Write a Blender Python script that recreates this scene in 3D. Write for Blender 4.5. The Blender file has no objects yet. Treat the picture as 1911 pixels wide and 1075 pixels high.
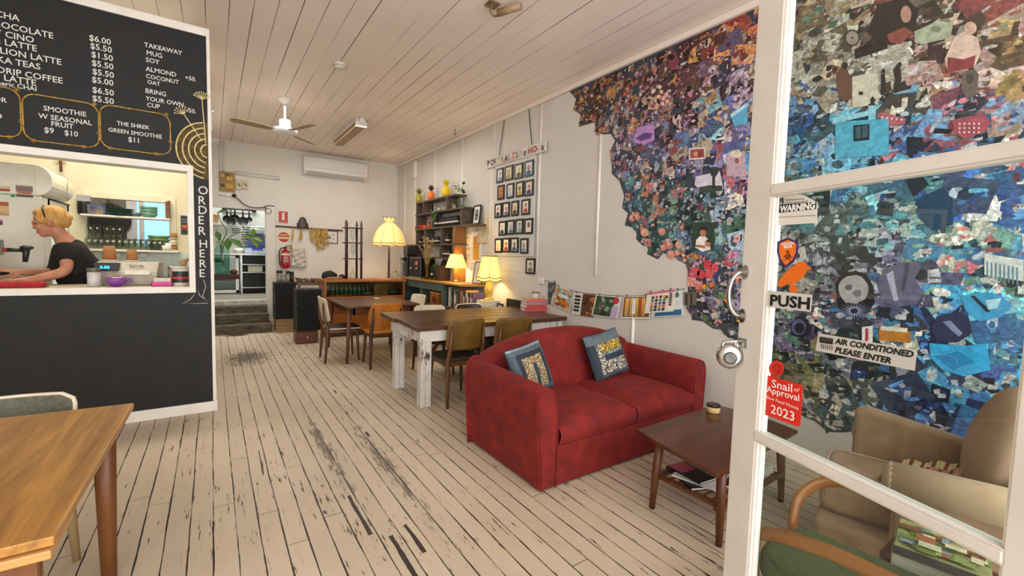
import bpy, bmesh, math, random
from mathutils import Vector, Matrix
random.seed(7)
S = bpy.context.scene
COL = S.collection
PI = math.pi

# ------------------------------------------------------------------ camera
CAM_H = 1.42
CR = (0.8249843584886729, -0.5645109150132094, 0.026985831096739257)
CD = (-0.016028838926916006, -0.07110154444203465, -0.9973402863118547)
CF = (0.5649282118744714, 0.8223575847579362, -0.06770611655829854)
FPX = 814.406
cd = bpy.data.cameras.new('camera')
cd.sensor_fit = 'HORIZONTAL'; cd.sensor_width = 36.0
cd.lens = FPX / 1911.0 * 36.0
cd.clip_start = 0.03; cd.clip_end = 200
cam = bpy.data.objects.new('camera', cd); COL.objects.link(cam)
cam.matrix_world = Matrix(((CR[0], -CD[0], -CF[0], 0), (CR[1], -CD[1], -CF[1], 0),
                           (CR[2], -CD[2], -CF[2], CAM_H), (0, 0, 0, 1)))
S.camera = cam

# ------------------------------------------------------------------ world, light, exposure
S.view_settings.view_transform = 'Standard'
S.view_settings.look = 'None'
S.view_settings.gamma = 1.0
S.view_settings.use_curve_mapping = False
S.view_settings.exposure = 0.32
wd = bpy.data.worlds.new('sky'); S.world = wd; wd.use_nodes = True
wb = wd.node_tree.nodes['Background']
wb.inputs[0].default_value = (0.95, 0.97, 1.0, 1); wb.inputs[1].default_value = 0.7

def area(name, loc, rot, sx, sy, power, col):
    l = bpy.data.lights.new(name, 'AREA'); l.shape = 'RECTANGLE'; l.size = sx; l.size_y = sy
    l.energy = power; l.color = col
    o = bpy.data.objects.new(name, l); COL.objects.link(o); o.location = loc; o.rotation_euler = rot
    return o
def point(name, loc, power, col, r=0.04):
    l = bpy.data.lights.new(name, 'POINT'); l.energy = power; l.color = col; l.shadow_soft_size = r
    o = bpy.data.objects.new(name, l); COL.objects.link(o); o.location = loc
    return o
# daylight through the open shopfront behind the camera
area('shopfront_daylight', (0.6, -1.6, 1.9), (math.radians(90), 0, 0), 6.5, 3.2, 235, (1.0, 0.985, 0.965))
# ceiling fittings of the servery and of the raised kitchen behind it
area('servery_ceiling_light', (-1.0, 5.7, 3.3), (0, 0, 0), 1.6, 0.5, 42, (1.0, 0.91, 0.74))
area('kitchen_ceiling_light', (0.5, 10.6, 3.2), (0, 0, 0), 1.2, 0.4, 40, (0.95, 1.0, 0.97))
area('dining_fill', (1.4, 7.0, 3.3), (0, 0, 0), 2.6, 2.6, 54, (1.0, 0.96, 0.89))  # added fill for the back of the dining room; its ceiling batten is unlit
point('scullery_fill', (-1.2, 8.0, 2.6), 25, (1.0, 0.93, 0.82), 0.1)  # unseen point light added to brighten the scullery behind the pass

# ------------------------------------------------------------------ measured planes of the room
XW, YB, YC, ZC = 3.414, 9.55, 4.612, 3.40
def ray(x, y):
    a, b = (x - 955.5) / FPX, (y - 537.5) / FPX
    return tuple(CF[i] + a * CR[i] + b * CD[i] for i in range(3))
def on(ax, val, x, y):                       # the point of an axis plane seen at a photo position
    d = ray(x, y); t = (val - (CAM_H if ax == 2 else 0)) / d[ax]
    return Vector((t * d[0], t * d[1], CAM_H + t * d[2]))
def F(x, y): return on(2, 0, x, y)
def W(x, y, off=0.0): return on(0, XW - off, x, y)
def B(x, y, off=0.0): return on(1, YB - off, x, y)
def K(x, y, off=0.0): return on(1, YC - off, x, y)

# ------------------------------------------------------------------ helpers
def lin(h):
    if isinstance(h, str):
        h = h.lstrip('#'); c = [int(h[i:i + 2], 16) / 255 for i in (0, 2, 4)]
        return tuple(x / 12.92 if x <= 0.04045 else ((x + 0.055) / 1.055) ** 2.4 for x in c)
    return tuple(h[:3])

def newmat(name):
    m = bpy.data.materials.new(name); m.use_nodes = True
    nt = m.node_tree; b = nt.nodes['Principled BSDF']
    return m, nt, b
def N(nt, t, **kw):
    n = nt.nodes.new(t)
    for k, v in kw.items(): setattr(n, k, v)
    return n
def math_n(nt, op, a, b=None, clamp=False):
    n = N(nt, 'ShaderNodeMath', operation=op); n.use_clamp = clamp
    for i, v in enumerate((a, b)):
        if v is None: continue
        if isinstance(v, (int, float)): n.inputs[i].default_value = v
        else: nt.links.new(v, n.inputs[i])
    return n.outputs[0]
def mixc(nt, f, a, b, mode='MIX'):
    n = N(nt, 'ShaderNodeMix', data_type='RGBA', blend_type=mode)
    for s, v in ((n.inputs[0], f), (n.inputs[6], a), (n.inputs[7], b)):
        if isinstance(v, (int, float)): s.default_value = v
        elif isinstance(v, (tuple, list)): s.default_value = (*v[:3], 1)
        else: nt.links.new(v, s)
    return n.outputs[2]
def ramp(nt, f, *stops):
    n = N(nt, 'ShaderNodeValToRGB'); e = n.color_ramp.elements
    while len(e) < len(stops): e.new(0.5)
    for i, (p, c) in enumerate(stops):
        e[i].position = p; e[i].color = (*((c, c, c) if isinstance(c, (int, float)) else c[:3]), 1)
    nt.links.new(f, n.inputs[0]); return n.outputs[0]
def noise(nt, vec, scale, detail=3, rough=0.5, dist=0.0):
    n = N(nt, 'ShaderNodeTexNoise'); n.inputs['Scale'].default_value = scale
    n.inputs['Detail'].default_value = detail; n.inputs['Roughness'].default_value = rough
    n.inputs['Distortion'].default_value = dist
    if vec is not None: nt.links.new(vec, n.inputs['Vector'])
    return n.outputs['Fac']
def objco(nt, scale=(1, 1, 1), loc=(0, 0, 0), kind='Object'):
    t = N(nt, 'ShaderNodeTexCoord'); m = N(nt, 'ShaderNodeMapping')
    m.inputs['Scale'].default_value = scale; m.inputs['Location'].default_value = loc
    nt.links.new(t.outputs[kind], m.inputs['Vector']); return m.outputs[0]
def bump(nt, b, h, strength=0.3, dist=0.01):
    n = N(nt, 'ShaderNodeBump'); n.inputs['Strength'].default_value = strength
    n.inputs['Distance'].default_value = dist
    nt.links.new(h, n.inputs['Height']); nt.links.new(n.outputs[0], b.inputs['Normal'])

MATS = {}
def mat(name, col, col2=None, rough=0.55, metal=0.0, scale=18, stretch=(1, 1, 1), bmp=0.0, emit=None, estr=0.0,
        trans=0.0, ior=1.45, alpha=1.0, lo=0.35, hi=0.65, sheen=0.0, coat=0.0):
    if name in MATS: return MATS[name]
    m, nt, b = newmat(name)
    c = lin(col); c2 = lin(col2) if col2 else tuple(min(1, x * 0.86) for x in c)
    v = objco(nt, stretch); f = noise(nt, v, scale, 4)
    r = ramp(nt, f, (lo, c), (hi, c2)); nt.links.new(r, b.inputs['Base Color'])
    b.inputs['Roughness'].default_value = rough; b.inputs['Metallic'].default_value = metal
    b.inputs['IOR'].default_value = ior
    if trans: b.inputs['Transmission Weight'].default_value = trans
    if sheen: b.inputs['Sheen Weight'].default_value = sheen
    if coat: b.inputs['Coat Weight'].default_value = coat
    if alpha < 1: b.inputs['Alpha'].default_value = alpha
    if emit:
        b.inputs['Emission Color'].default_value = (*lin(emit), 1); b.inputs['Emission Strength'].default_value = estr
    if bmp: bump(nt, b, f, bmp, 0.01)
    MATS[name] = m; return m
def wood(name, dark, light, axis=0, rough=0.42, scale=14, bmp=0.08, lo=0.3, hi=0.72):
    if name in MATS: return MATS[name]
    m, nt, b = newmat(name)
    st = [1.0, 1.0, 1.0]; st[axis] = 0.07
    v = objco(nt, tuple(st)); f = noise(nt, v, scale, 6, 0.62, 0.6)
    f2 = noise(nt, v, scale * 5, 3, 0.6)
    ff = math_n(nt, 'ADD', math_n(nt, 'MULTIPLY', f, 0.75), math_n(nt, 'MULTIPLY', f2, 0.25))
    r = ramp(nt, ff, (lo, lin(dark)), (hi, lin(light))); nt.links.new(r, b.inputs['Base Color'])
    b.inputs['Roughness'].default_value = rough
    bump(nt, b, ff, bmp, 0.004)
    MATS[name] = m; return m
def attrmat(name, rough=0.5, detail=0.0, scale=40, coat=0.0):
    """colour comes from the print itself (face colours), broken up by a fine printed texture"""
    if name in MATS: return MATS[name]
    m, nt, b = newmat(name)
    a = N(nt, 'ShaderNodeAttribute', attribute_name='Col'); c = a.outputs['Color']
    if detail:
        v = objco(nt)
        f = noise(nt, v, scale, 5, 0.65, 0.8)
        g = ramp(nt, f, (0.30, 1 - detail), (0.5, 1.0), (0.68, 1 + detail * 0.9))
        c = mixc(nt, 1.0, c, g, 'MULTIPLY')
    nt.links.new(c, b.inputs['Base Color']); b.inputs['Roughness'].default_value = rough
    if coat: b.inputs['Coat Weight'].default_value = coat
    MATS[name] = m; return m
def glassmat(name, tint='#ffffff', rough=0.0, alpha=None, refl=1.0):
    if name in MATS: return MATS[name]
    m, nt, b = newmat(name); nt.nodes.remove(b)
    out = nt.nodes['Material Output']
    tr = N(nt, 'ShaderNodeBsdfTransparent'); tr.inputs[0].default_value = (*lin(tint), 1)
    gl = N(nt, 'ShaderNodeBsdfGlossy'); gl.inputs['Roughness'].default_value = max(rough, 0.01)
    gl.inputs[0].default_value = (refl, refl, refl, 1)
    lw = N(nt, 'ShaderNodeLayerWeight'); lw.inputs[0].default_value = 0.5
    sch = math_n(nt, 'ADD', math_n(nt, 'MULTIPLY', math_n(nt, 'POWER', lw.outputs['Facing'], 5.0), 0.9), 0.035)
    mx = N(nt, 'ShaderNodeMixShader')
    nt.links.new(sch, mx.inputs[0]); nt.links.new(tr.outputs[0], mx.inputs[1]); nt.links.new(gl.outputs[0], mx.inputs[2])
    nt.links.new(mx.outputs[0], out.inputs[0])
    MATS[name] = m; return m

class MB:
    """collects shapes; build() links them as one mesh object"""
    def __init__(s): s.v = []; s.f = []; s.c = []; s.sm = []; s.col = None
    def add(s, vs, fs, smooth=False, col=None):
        o = len(s.v); s.v += [Vector(p) for p in vs]
        c = col if col is not None else s.col
        for f in fs: s.f.append([i + o for i in f]); s.c.append(c); s.sm.append(smooth)
        return s
    def box(s, c, d, rz=0.0, m=None, col=None):
        x, y, z = d[0] / 2, d[1] / 2, d[2] / 2
        R = m if m is not None else Matrix.Rotation(rz, 3, 'Z')
        vs = [Vector(c) + R @ Vector((sx * x, sy * y, sz * z)) for sx in (-1, 1) for sy in (-1, 1) for sz in (-1, 1)]
        return s.add(vs, [(0, 1, 3, 2), (4, 6, 7, 5), (0, 4, 5, 1), (2, 3, 7, 6), (0, 2, 6, 4), (1, 5, 7, 3)], False, col)
    def bb(s, a, b, col=None):
        a, b = Vector(a), Vector(b)
        return s.box((a + b) / 2, [abs(q) for q in (b - a)], col=col)
    def lathe(s, prof, c=(0, 0, 0), seg=24, col=None, m=None, smooth=True, cap=True, wave=None):
        vs = []; fs = []; n = len(prof); R = m if m is not None else Matrix.Identity(3)
        for i, (r, z) in enumerate(prof):
            for k in range(seg):
                a = 2 * PI * k / seg; rr, zz = r, z
                if wave: rr, zz = wave(i, a, r, z)
                vs.append(Vector(c) + R @ Vector((rr * math.cos(a), rr * math.sin(a), zz)))
        for i in range(n - 1):
            for k in range(seg):
                k2 = (k + 1) % seg
                fs.append((i * seg + k, i * seg + k2, (i + 1) * seg + k2, (i + 1) * seg + k))
        s.add(vs, fs, smooth, col)
        if cap:
            o = len(s.v) - len(vs)
            for i, rev in ((0, True), (n - 1, False)):
                if prof[i][0] > 1e-4:
                    idx = [o + i * seg + k for k in range(seg)]
                    s.f.append(idx[::-1] if rev else idx); s.c.append(col if col is not None else s.col); s.sm.append(False)
        return s
    def tube(s, pts, r, seg=8, closed=False, col=None, flat=1.0, up=None, cap=True):
        pts = [Vector(p) for p in pts]; n = len(pts)
        rs = r if isinstance(r, (list, tuple)) else [r] * n
        t0 = (pts[1] - pts[0]).normalized()
        u = Vector(up) if up else (Vector((0, 0, 1)) if abs(t0.z) < 0.9 else Vector((1, 0, 0)))
        u = (u - t0 * u.dot(t0)).normalized(); vs = []; fs = []
        for i in range(n):
            if closed: t = pts[(i + 1) % n] - pts[i - 1]
            else: t = pts[min(i + 1, n - 1)] - pts[max(i - 1, 0)]
            t = t.normalized() if t.length > 1e-9 else t0
            u = (u - t * u.dot(t)); u = u.normalized() if u.length > 1e-6 else t.orthogonal().normalized(); w = t.cross(u)
            for k in range(seg):
                a = 2 * PI * k / seg
                vs.append(pts[i] + (u * math.cos(a) * flat + w * math.sin(a)) * rs[i])
        m = n if closed else n - 1
        for i in range(m):
            for k in range(seg):
                a, b = i * seg, ((i + 1) % n) * seg; k2 = (k + 1) % seg
                fs.append((a + k, a + k2, b + k2, b + k))
        o = len(s.v); s.add(vs, fs, seg > 4, col)
        if not closed and cap:
            for idx in ([o + k for k in range(seg)][::-1], [o + (n - 1) * seg + k for k in range(seg)]):
                s.f.append(idx); s.c.append(col if col is not None else s.col); s.sm.append(False)
        return s
    def cyl(s, a, b, r0, r1=None, seg=16, col=None): return s.tube([a, b], [r0, r0 if r1 is None else r1], seg, col=col)
    def prism(s, poly, o, U, V, d, col=None, smooth=False):
        """outline poly in the (U,V) plane at o, given thickness d along U x V"""
        o, U, V = Vector(o), Vector(U), Vector(V); Nn = U.cross(V).normalized() * d; n = len(poly)
        a = [o + U * p[0] + V * p[1] for p in poly]
        vs = a + [p + Nn for p in a]
        fs = [list(range(n))[::-1], list(range(n, 2 * n))]
        base = len(s.v); s.add(vs, fs, False, col)
        for i in range(n):
            j = (i + 1) % n
            s.f.append([base + i, base + j, base + n + j, base + n + i]); s.c.append(col if col is not None else s.col); s.sm.append(smooth)
        return s
    def poly(s, pts, col=None): return s.add(pts, [list(range(len(pts)))], False, col)
    def ball(s, c, r, seg=16, rings=10, col=None, m=None):
        r = r if isinstance(r, (tuple, list)) else (r, r, r); R = m if m is not None else Matrix.Identity(3)
        vs = [Vector(c) + R @ Vector((0, 0, -r[2]))]; fs = []
        for i in range(1, rings):
            t = -PI / 2 + PI * i / rings
            for k in range(seg):
                a = 2 * PI * k / seg
                vs.append(Vector(c) + R @ Vector((r[0] * math.cos(t) * math.cos(a), r[1] * math.cos(t) * math.sin(a), r[2] * math.sin(t))))
        vs.append(Vector(c) + R @ Vector((0, 0, r[2])))
        for k in range(seg): fs.append((0, 1 + (k + 1) % seg, 1 + k))
        for i in range(rings - 2):
            for k in range(seg):
                a, b = 1 + i * seg, 1 + (i + 1) * seg; k2 = (k + 1) % seg
                fs.append((a + k, a + k2, b + k2, b + k))
        e = len(vs) - 1; l = 1 + (rings - 2) * seg
        for k in range(seg): fs.append((l + k, l + (k + 1) % seg, e))
        return s.add(vs, fs, True, col)
    def grid(s, fn, nu, nv, col=None, smooth=True):
        vs = [Vector(fn(i / nu, j / nv)) for i in range(nu + 1) for j in range(nv + 1)]
        fs = [(i * (nv + 1) + j, (i + 1) * (nv + 1) + j, (i + 1) * (nv + 1) + j + 1, i * (nv + 1) + j + 1) for i in range(nu) for j in range(nv)]
        return s.add(vs, fs, smooth, col)
    def shift(s, M4):
        s.v = [M4 @ p for p in s.v]; return s
    def build(s, name, m, parent=None, w=False, bevel=0.0, sub=0, seg=2, recalc=True, solid=0.0, origin=None):
        vs = [p.copy() for p in s.v]; o = bpy.data.objects.new(name, None) if False else None
        off = Vector((0, 0, 0))
        if parent is not None:
            if w:
                inv = parent.matrix_basis.inverted(); vs = [inv @ p for p in vs]
                if parent.parent is not None:
                    inv2 = (parent.parent.matrix_basis @ parent.matrix_basis).inverted(); vs = [inv2 @ p for p in s.v]
        else:
            if origin is not None: off = Vector(origin)
            else:
                off = Vector(((min(p.x for p in vs) + max(p.x for p in vs)) / 2, (min(p.y for p in vs) + max(p.y for p in vs)) / 2, min(p.z for p in vs)))
            vs = [p - off for p in vs]
        me = bpy.data.meshes.new(name); me.from_pydata(vs, [], s.f)
        me.polygons.foreach_set('use_smooth', s.sm)
        if any(c is not None for c in s.c):
            at = me.color_attributes.new('Col', 'FLOAT_COLOR', 'CORNER')
            for p, c in zip(me.polygons, s.c):
                q = (*lin(c), 1) if c is not None else (0.5, 0.5, 0.5, 1)
                for li in p.loop_indices: at.data[li].color = q
        if recalc:
            b = bmesh.new(); b.from_mesh(me); bmesh.ops.recalc_face_normals(b, faces=b.faces); b.to_mesh(me); b.free()
        me.materials.append(m)
        ob = bpy.data.objects.new(name, me); COL.objects.link(ob); ob.location = off
        if parent is not None: ob.parent = parent
        if solid:
            q = ob.modifiers.new('thick', 'SOLIDIFY'); q.thickness = solid; q.offset = 0
        if bevel:
            q = ob.modifiers.new('bevel', 'BEVEL'); q.width = bevel; q.segments = seg; q.limit_method = 'ANGLE'; q.angle_limit = math.radians(40)
        if sub:
            q = ob.modifiers.new('sub', 'SUBSURF'); q.levels = sub; q.render_levels = sub
        return ob

def tag(o, label=None, cat=None, group=None, kind=None):
    if label: o['label'] = label
    if cat: o['category'] = cat
    if group: o['group'] = group
    if kind: o['kind'] = kind
    return o
def thing(name, label, cat, loc=(0, 0, 0), rz=0.0, group=None):
    o = bpy.data.objects.new(name, None); COL.objects.link(o); o.empty_display_size = 0.1
    o.location = loc; o.rotation_euler = (0, 0, rz)
    o.matrix_basis = Matrix.Translation(Vector(loc)) @ Matrix.Rotation(rz, 4, 'Z')
    return tag(o, label, cat, group)
def struct(mb, name, m, **kw):
    return tag(mb.build(name, m, **kw), kind='structure')
def dup(root, loc, rz=None, label=None, group=None):
    r = root.copy(); COL.objects.link(r); r.location = loc
    if rz is not None: r.rotation_euler = (0, 0, rz)
    if label: r['label'] = label
    if group: r['group'] = group
    for ch in list(root.children):
        c = ch.copy(); COL.objects.link(c); c.parent = r
        for g in list(ch.children):
            d = g.copy(); COL.objects.link(d); d.parent = c
    return r
def rrect(w, h, r, n=5, cx=0, cy=0):
    p = []
    for (sx, sy, a0) in ((1, 1, 0), (-1, 1, 90), (-1, -1, 180), (1, -1, 270)):
        for i in range(n + 1):
            a = math.radians(a0 + 90 * i / n)
            p.append((cx + sx * (w / 2 - r) + r * math.cos(a), cy + sy * (h / 2 - r) + r * math.sin(a)))
    return p
def ell(a, b, n=16, cx=0, cy=0, t0=0, t1=2 * PI):
    full = abs(t1 - t0 - 2 * PI) < 1e-6
    return [(cx + a * math.cos(t0 + (t1 - t0) * i / (n if full else n - 1)), cy + b * math.sin(t0 + (t1 - t0) * i / (n if full else n - 1))) for i in range(n)]
def text(name, s, size, m, parent, o, U, V, align='LEFT', bold=0.0, sx=1.0, depth=0.0015, shear=0.0, world=True, space=1.0, line=1.0):
    cu = bpy.data.curves.new('t', 'FONT'); cu.body = s; cu.size = size; cu.align_x = align
    cu.offset = bold; cu.extrude = 0; cu.resolution_u = 2; cu.shear = shear; cu.space_character = space; cu.space_line = line
    t = bpy.data.objects.new('t', cu); COL.objects.link(t)
    me = bpy.data.meshes.new_from_object(t.evaluated_get(bpy.context.evaluated_depsgraph_get()))
    U, V, o = Vector(U).normalized(), Vector(V).normalized(), Vector(o)
    Nn = U.cross(V).normalized() * depth
    mb = MB()
    mb.add([o + U * (v.co.x * sx) + V * v.co.y + Nn for v in me.vertices], [list(p.vertices) for p in me.polygons])
    bpy.data.objects.remove(t); bpy.data.curves.remove(cu); bpy.data.meshes.remove(me)
    return mb.build(name, m, parent, w=world, recalc=False)
def smoothpath(pts, n=6):
    """Catmull-Rom through the given points"""
    P = [Vector(p) for p in pts]; out = []
    for i in range(len(P) - 1):
        p0, p1, p2, p3 = P[max(i - 1, 0)], P[i], P[i + 1], P[min(i + 2, len(P) - 1)]
        for k in range(n):
            t = k / n
            out.append(0.5 * ((2 * p1) + (p2 - p0) * t + (2 * p0 - 5 * p1 + 4 * p2 - p3) * t * t + (3 * p1 - p0 - 3 * p2 + p3) * t ** 3))
    out.append(P[-1]); return out

# ================================================================== SETTING
def plank_floor():
    m, nt, b = newmat('painted_floor_planks')
    t = N(nt, 'ShaderNodeTexCoord'); sp = N(nt, 'ShaderNodeSeparateXYZ'); nt.links.new(t.outputs['Object'], sp.inputs[0])
    x, y = sp.outputs[0], sp.outputs[1]
    wv = objco(nt, (2.0, 0.9, 1)); wob = noise(nt, wv, 2.0, 3)
    xw = math_n(nt, 'ADD', x, math_n(nt, 'MULTIPLY', math_n(nt, 'SUBTRACT', wob, 0.5), 0.012))
    u = math_n(nt, 'DIVIDE', math_n(nt, 'ADD', xw, 10 + 0.33), 0.0982)
    row = math_n(nt, 'FLOOR', u); fr = math_n(nt, 'FRACT', u)
    ed = math_n(nt, 'MINIMUM', fr, math_n(nt, 'SUBTRACT', 1.0, fr))          # 0 at a seam
    wn = N(nt, 'ShaderNodeTexWhiteNoise', noise_dimensions='1D'); nt.links.new(row, wn.inputs['W']); rv = wn.outputs['Value']
    # seam width varies along the boards
    sv = objco(nt, (9.0, 1.3, 1)); sn = noise(nt, sv, 2.2, 4, 0.7)
    wid = math_n(nt, 'ADD', math_n(nt, 'MULTIPLY', sn, 0.13), -0.037)
    wid = math_n(nt, 'MINIMUM', math_n(nt, 'MAXIMUM', wid, 0.008), 0.044)
    seam = math_n(nt, 'LESS_THAN', ed, wid)
    soft = ramp(nt, ed, (0.0, 1.0), (0.07, 0.0))
    # end joints
    yj = math_n(nt, 'FRACT', math_n(nt, 'DIVIDE', math_n(nt, 'ADD', y, math_n(nt, 'MULTIPLY', rv, 37.0)), 2.9))
    joint = math_n(nt, 'LESS_THAN', yj, 0.0016)
    # worn paint: streaks along the grain
    v1 = objco(nt, (30.0, 3.2, 1)); w1 = noise(nt, v1, 1.6, 7, 0.72)
    v2 = objco(nt, (1.1, 0.7, 1), (3.1, 7.7, 0)); w2 = noise(nt, v2, 1.5, 3, 0.6)
    w1b = math_n(nt, 'ADD', w1, math_n(nt, 'MULTIPLY', w2, 0.28))
    w1c = math_n(nt, 'ADD', w1b, math_n(nt, 'MULTIPLY', soft, 0.06))
    wear = ramp(nt, w1c, (0.755, 0.0), (0.80, 1.0))
    v3 = objco(nt, (1, 0.6, 1)); spk = noise(nt, v3, 60, 4, 0.75)
    spots = ramp(nt, spk, (0.66, 0.0), (0.685, 1.0))
    # a worn dark patch in the walkway before the steps, and one beside it
    def patch(cx, cy, rx, ry, s):
        mp = N(nt, 'ShaderNodeMapping'); mp.inputs['Location'].default_value = (-cx / rx, -cy / ry, 0); mp.inputs['Scale'].default_value = (1 / rx, 1 / ry, 0)
        nt.links.new(t.outputs['Object'], mp.inputs[0])
        ln = N(nt, 'ShaderNodeVectorMath', operation='LENGTH'); nt.links.new(mp.outputs[0], ln.inputs[0])
        d = math_n(nt, 'ADD', ln.outputs['Value'], math_n(nt, 'MULTIPLY', math_n(nt, 'SUBTRACT', w1, 0.5), s))
        return ramp(nt, d, (0.35, 1.0), (0.95, 0.0))
    p1 = patch(0.36, 6.75, 0.30, 0.60, 4.0); p2 = patch(0.32, 8.62, 0.22, 0.16, 1.5)
    p3 = patch(0.655, 3.35, 0.05, 0.75, 6.0); p4 = patch(0.95, 2.9, 0.045, 0.8, 6.5)
    pp = math_n(nt, 'MAXIMUM', math_n(nt, 'MULTIPLY', p1, 0.8), math_n(nt, 'MAXIMUM', p2, math_n(nt, 'MULTIPLY', math_n(nt, 'MAXIMUM', p3, p4), 0.7)))
    # places where a strip of board edge has broken away
    rag = math_n(nt, 'MULTIPLY', math_n(nt, 'SUBTRACT', sn, 0.5), 0.02)
    for bx, ya, yb_, hw in ((0.639, 2.14, 2.57, 0.010), (0.722, 1.70, 2.08, 0.012), (0.818, 1.87, 2.13, 0.010), (0.99, 3.36, 3.46, 0.010), (0.249, 3.1, 3.5, 0.004), (1.02, 4.6, 4.72, 0.007)):
        dx = math_n(nt, 'ABSOLUTE', math_n(nt, 'SUBTRACT', xw, bx)); dy = math_n(nt, 'ABSOLUTE', math_n(nt, 'SUBTRACT', y, (ya + yb_) / 2))
        g = math_n(nt, 'MULTIPLY', math_n(nt, 'LESS_THAN', math_n(nt, 'ADD', dx, rag), hw), math_n(nt, 'LESS_THAN', dy, (yb_ - ya) / 2))
        pp = math_n(nt, 'MAXIMUM', pp, g)
    # trodden boards: more paint gone along the main walkway
    dxw = math_n(nt, 'ABSOLUTE', math_n(nt, 'SUBTRACT', x, 0.42)); walk = ramp(nt, dxw, (0.10, 1.0), (0.75, 0.0))
    tone = noise(nt, objco(nt, (1, 1, 1)), 0.9, 3)
    base = ramp(nt, tone, (0.3, lin('#bfad95')), (0.7, lin('#d0bfa8')))
    brd = math_n(nt, 'ADD', 0.93, math_n(nt, 'MULTIPLY', rv, 0.10))
    bc = N(nt, 'ShaderNodeCombineColor');
    for i in range(3): nt.links.new(brd, bc.inputs[i])
    base = mixc(nt, 1.0, base, bc.outputs[0], 'MULTIPLY')
    dirt = noise(nt, objco(nt, (6, 1.0, 1)), 3.0, 5, 0.65)
    base = mixc(nt, ramp(nt, dirt, (0.5, 0.0), (0.8, 0.45)), base, lin('#ac9b86'))
    c = mixc(nt, math_n(nt, 'MAXIMUM', wear, math_n(nt, 'MULTIPLY', spots, 0.85)), base, lin('#3a2c20'))
    c = mixc(nt, pp, c, lin('#2c241c'))
    dark = math_n(nt, 'MAXIMUM', seam, math_n(nt, 'MULTIPLY', joint, 0.8))
    c = mixc(nt, dark, c, lin('#150e09'))
    nt.links.new(c, b.inputs['Base Color'])
    b.inputs['Roughness'].default_value = 0.55
    h = math_n(nt, 'SUBTRACT', 1.0, math_n(nt, 'MAXIMUM', dark, math_n(nt, 'MULTIPLY', wear, 0.35)))
    bump(nt, b, h, 0.5, 0.004)
    return m
def board_ceiling():
    m, nt, b = newmat('painted_ceiling_boards')
    t = N(nt, 'ShaderNodeTexCoord'); sp = N(nt, 'ShaderNodeSeparateXYZ'); nt.links.new(t.outputs['Object'], sp.inputs[0])
    u = math_n(nt, 'DIVIDE', math_n(nt, 'ADD', sp.outputs[0], 16 - 0.0583), 0.1625)
    fr = math_n(nt, 'FRACT', u); row = math_n(nt, 'FLOOR', u)
    ed = math_n(nt, 'MINIMUM', fr, math_n(nt, 'SUBTRACT', 1.0, fr))
    sn = noise(nt, objco(nt, (6.0, 0.35, 1)), 1.3, 2, 0.6)
    wid = math_n(nt, 'MULTIPLY', math_n(nt, 'SUBTRACT', sn, 0.38), 0.10)
    wid = math_n(nt, 'MINIMUM', math_n(nt, 'MAXIMUM', wid, 0.0015), 0.022)
    seam = math_n(nt, 'LESS_THAN', ed, wid)
    shallow = math_n(nt, 'MULTIPLY', math_n(nt, 'LESS_THAN', ed, 0.012), 0.12)
    tone = noise(nt, objco(nt), 1.2, 3)
    base = ramp(nt, tone, (0.3, lin('#e4d6cb')), (0.7, lin('#ecdfd5')))
    c = mixc(nt, math_n(nt, 'MAXIMUM', seam, shallow), base, lin('#4a3526'))
    nt.links.new(c, b.inputs['Base Color']); b.inputs['Roughness'].default_value = 0.45
    bump(nt, b, math_n(nt, 'SUBTRACT', 1.0, seam), 0.4, 0.004)
    return m
M_FLOOR = plank_floor(); M_CEIL = board_ceiling()
M_WALL = mat('wall_paint', '#d6d1ca', '#cdc7be', rough=0.6, scale=2.2, bmp=0.03, lo=.25, hi=.8)
M_WALLB = mat('back_wall_paint', '#dbd7ce', '#d2ccc2', rough=0.6, scale=2.5, bmp=0.05, lo=.25, hi=.8)
M_CREAM = mat('servery_cream_paint', '#e6dfc4', '#ddd5b6', rough=0.6, scale=3)
M_TRIM = mat('white_gloss_trim', '#e9e4db', '#e0dacf', rough=0.4, scale=8)
M_BLACK = mat('chalkboard_paint', '#101112', '#171818', rough=0.62, scale=9, stretch=(1, 1, 1), bmp=0.05)
M_DOORW = mat('door_paint', '#d3cec6', '#c9c3ba', rough=0.42, scale=5)
M_CONC = mat('step_timber', '#6f6350', '#3a3226', rough=0.85, scale=22, stretch=(0.25, 1, 1), bmp=0.5)
M_STEEL = mat('brushed_steel', '#b8b8b4', '#9a9a96', rough=0.3, metal=0.9, scale=30, stretch=(0.05, 1, 1))
M_CHROME = mat('chrome', '#b4b2ae', '#a4a29e', rough=0.16, metal=1.0)
M_DARK = mat('dark_plastic', '#141312', '#1d1b1a', rough=0.4)
M_BLUEW = mat('daylit_window', '#86b8f0', '#a8cff6', rough=0.5, emit='#7fb4f4', estr=1.3)

struct(MB().bb((-3.2, -1.6, -0.06), (XW, YB, 0)), 'floor', M_FLOOR, origin=(0, 0, 0))
struct(MB().bb((-3.2, YB, 0.38), (1.7, 12.0, 0.50)), 'floor_kitchen', mat('kitchen_vinyl', '#9b958a', '#86806f', rough=0.6), origin=(0, 0, 0))
struct(MB().bb((-3.3, -1.6, ZC), (XW + 0.1, YB + 0.1, ZC + 0.06)), 'ceiling', M_CEIL, origin=(0, 0, 0))
struct(MB().bb((XW, -1.6, -0.06), (XW + 0.12, YB + 0.12, ZC)), 'wall_right', M_WALL, origin=(0, 0, 0))
struct(MB().bb((-3.32, -1.6, -0.06), (-3.2, YB, ZC)), 'wall_left', M_WALL, origin=(0, 0, 0))
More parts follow.
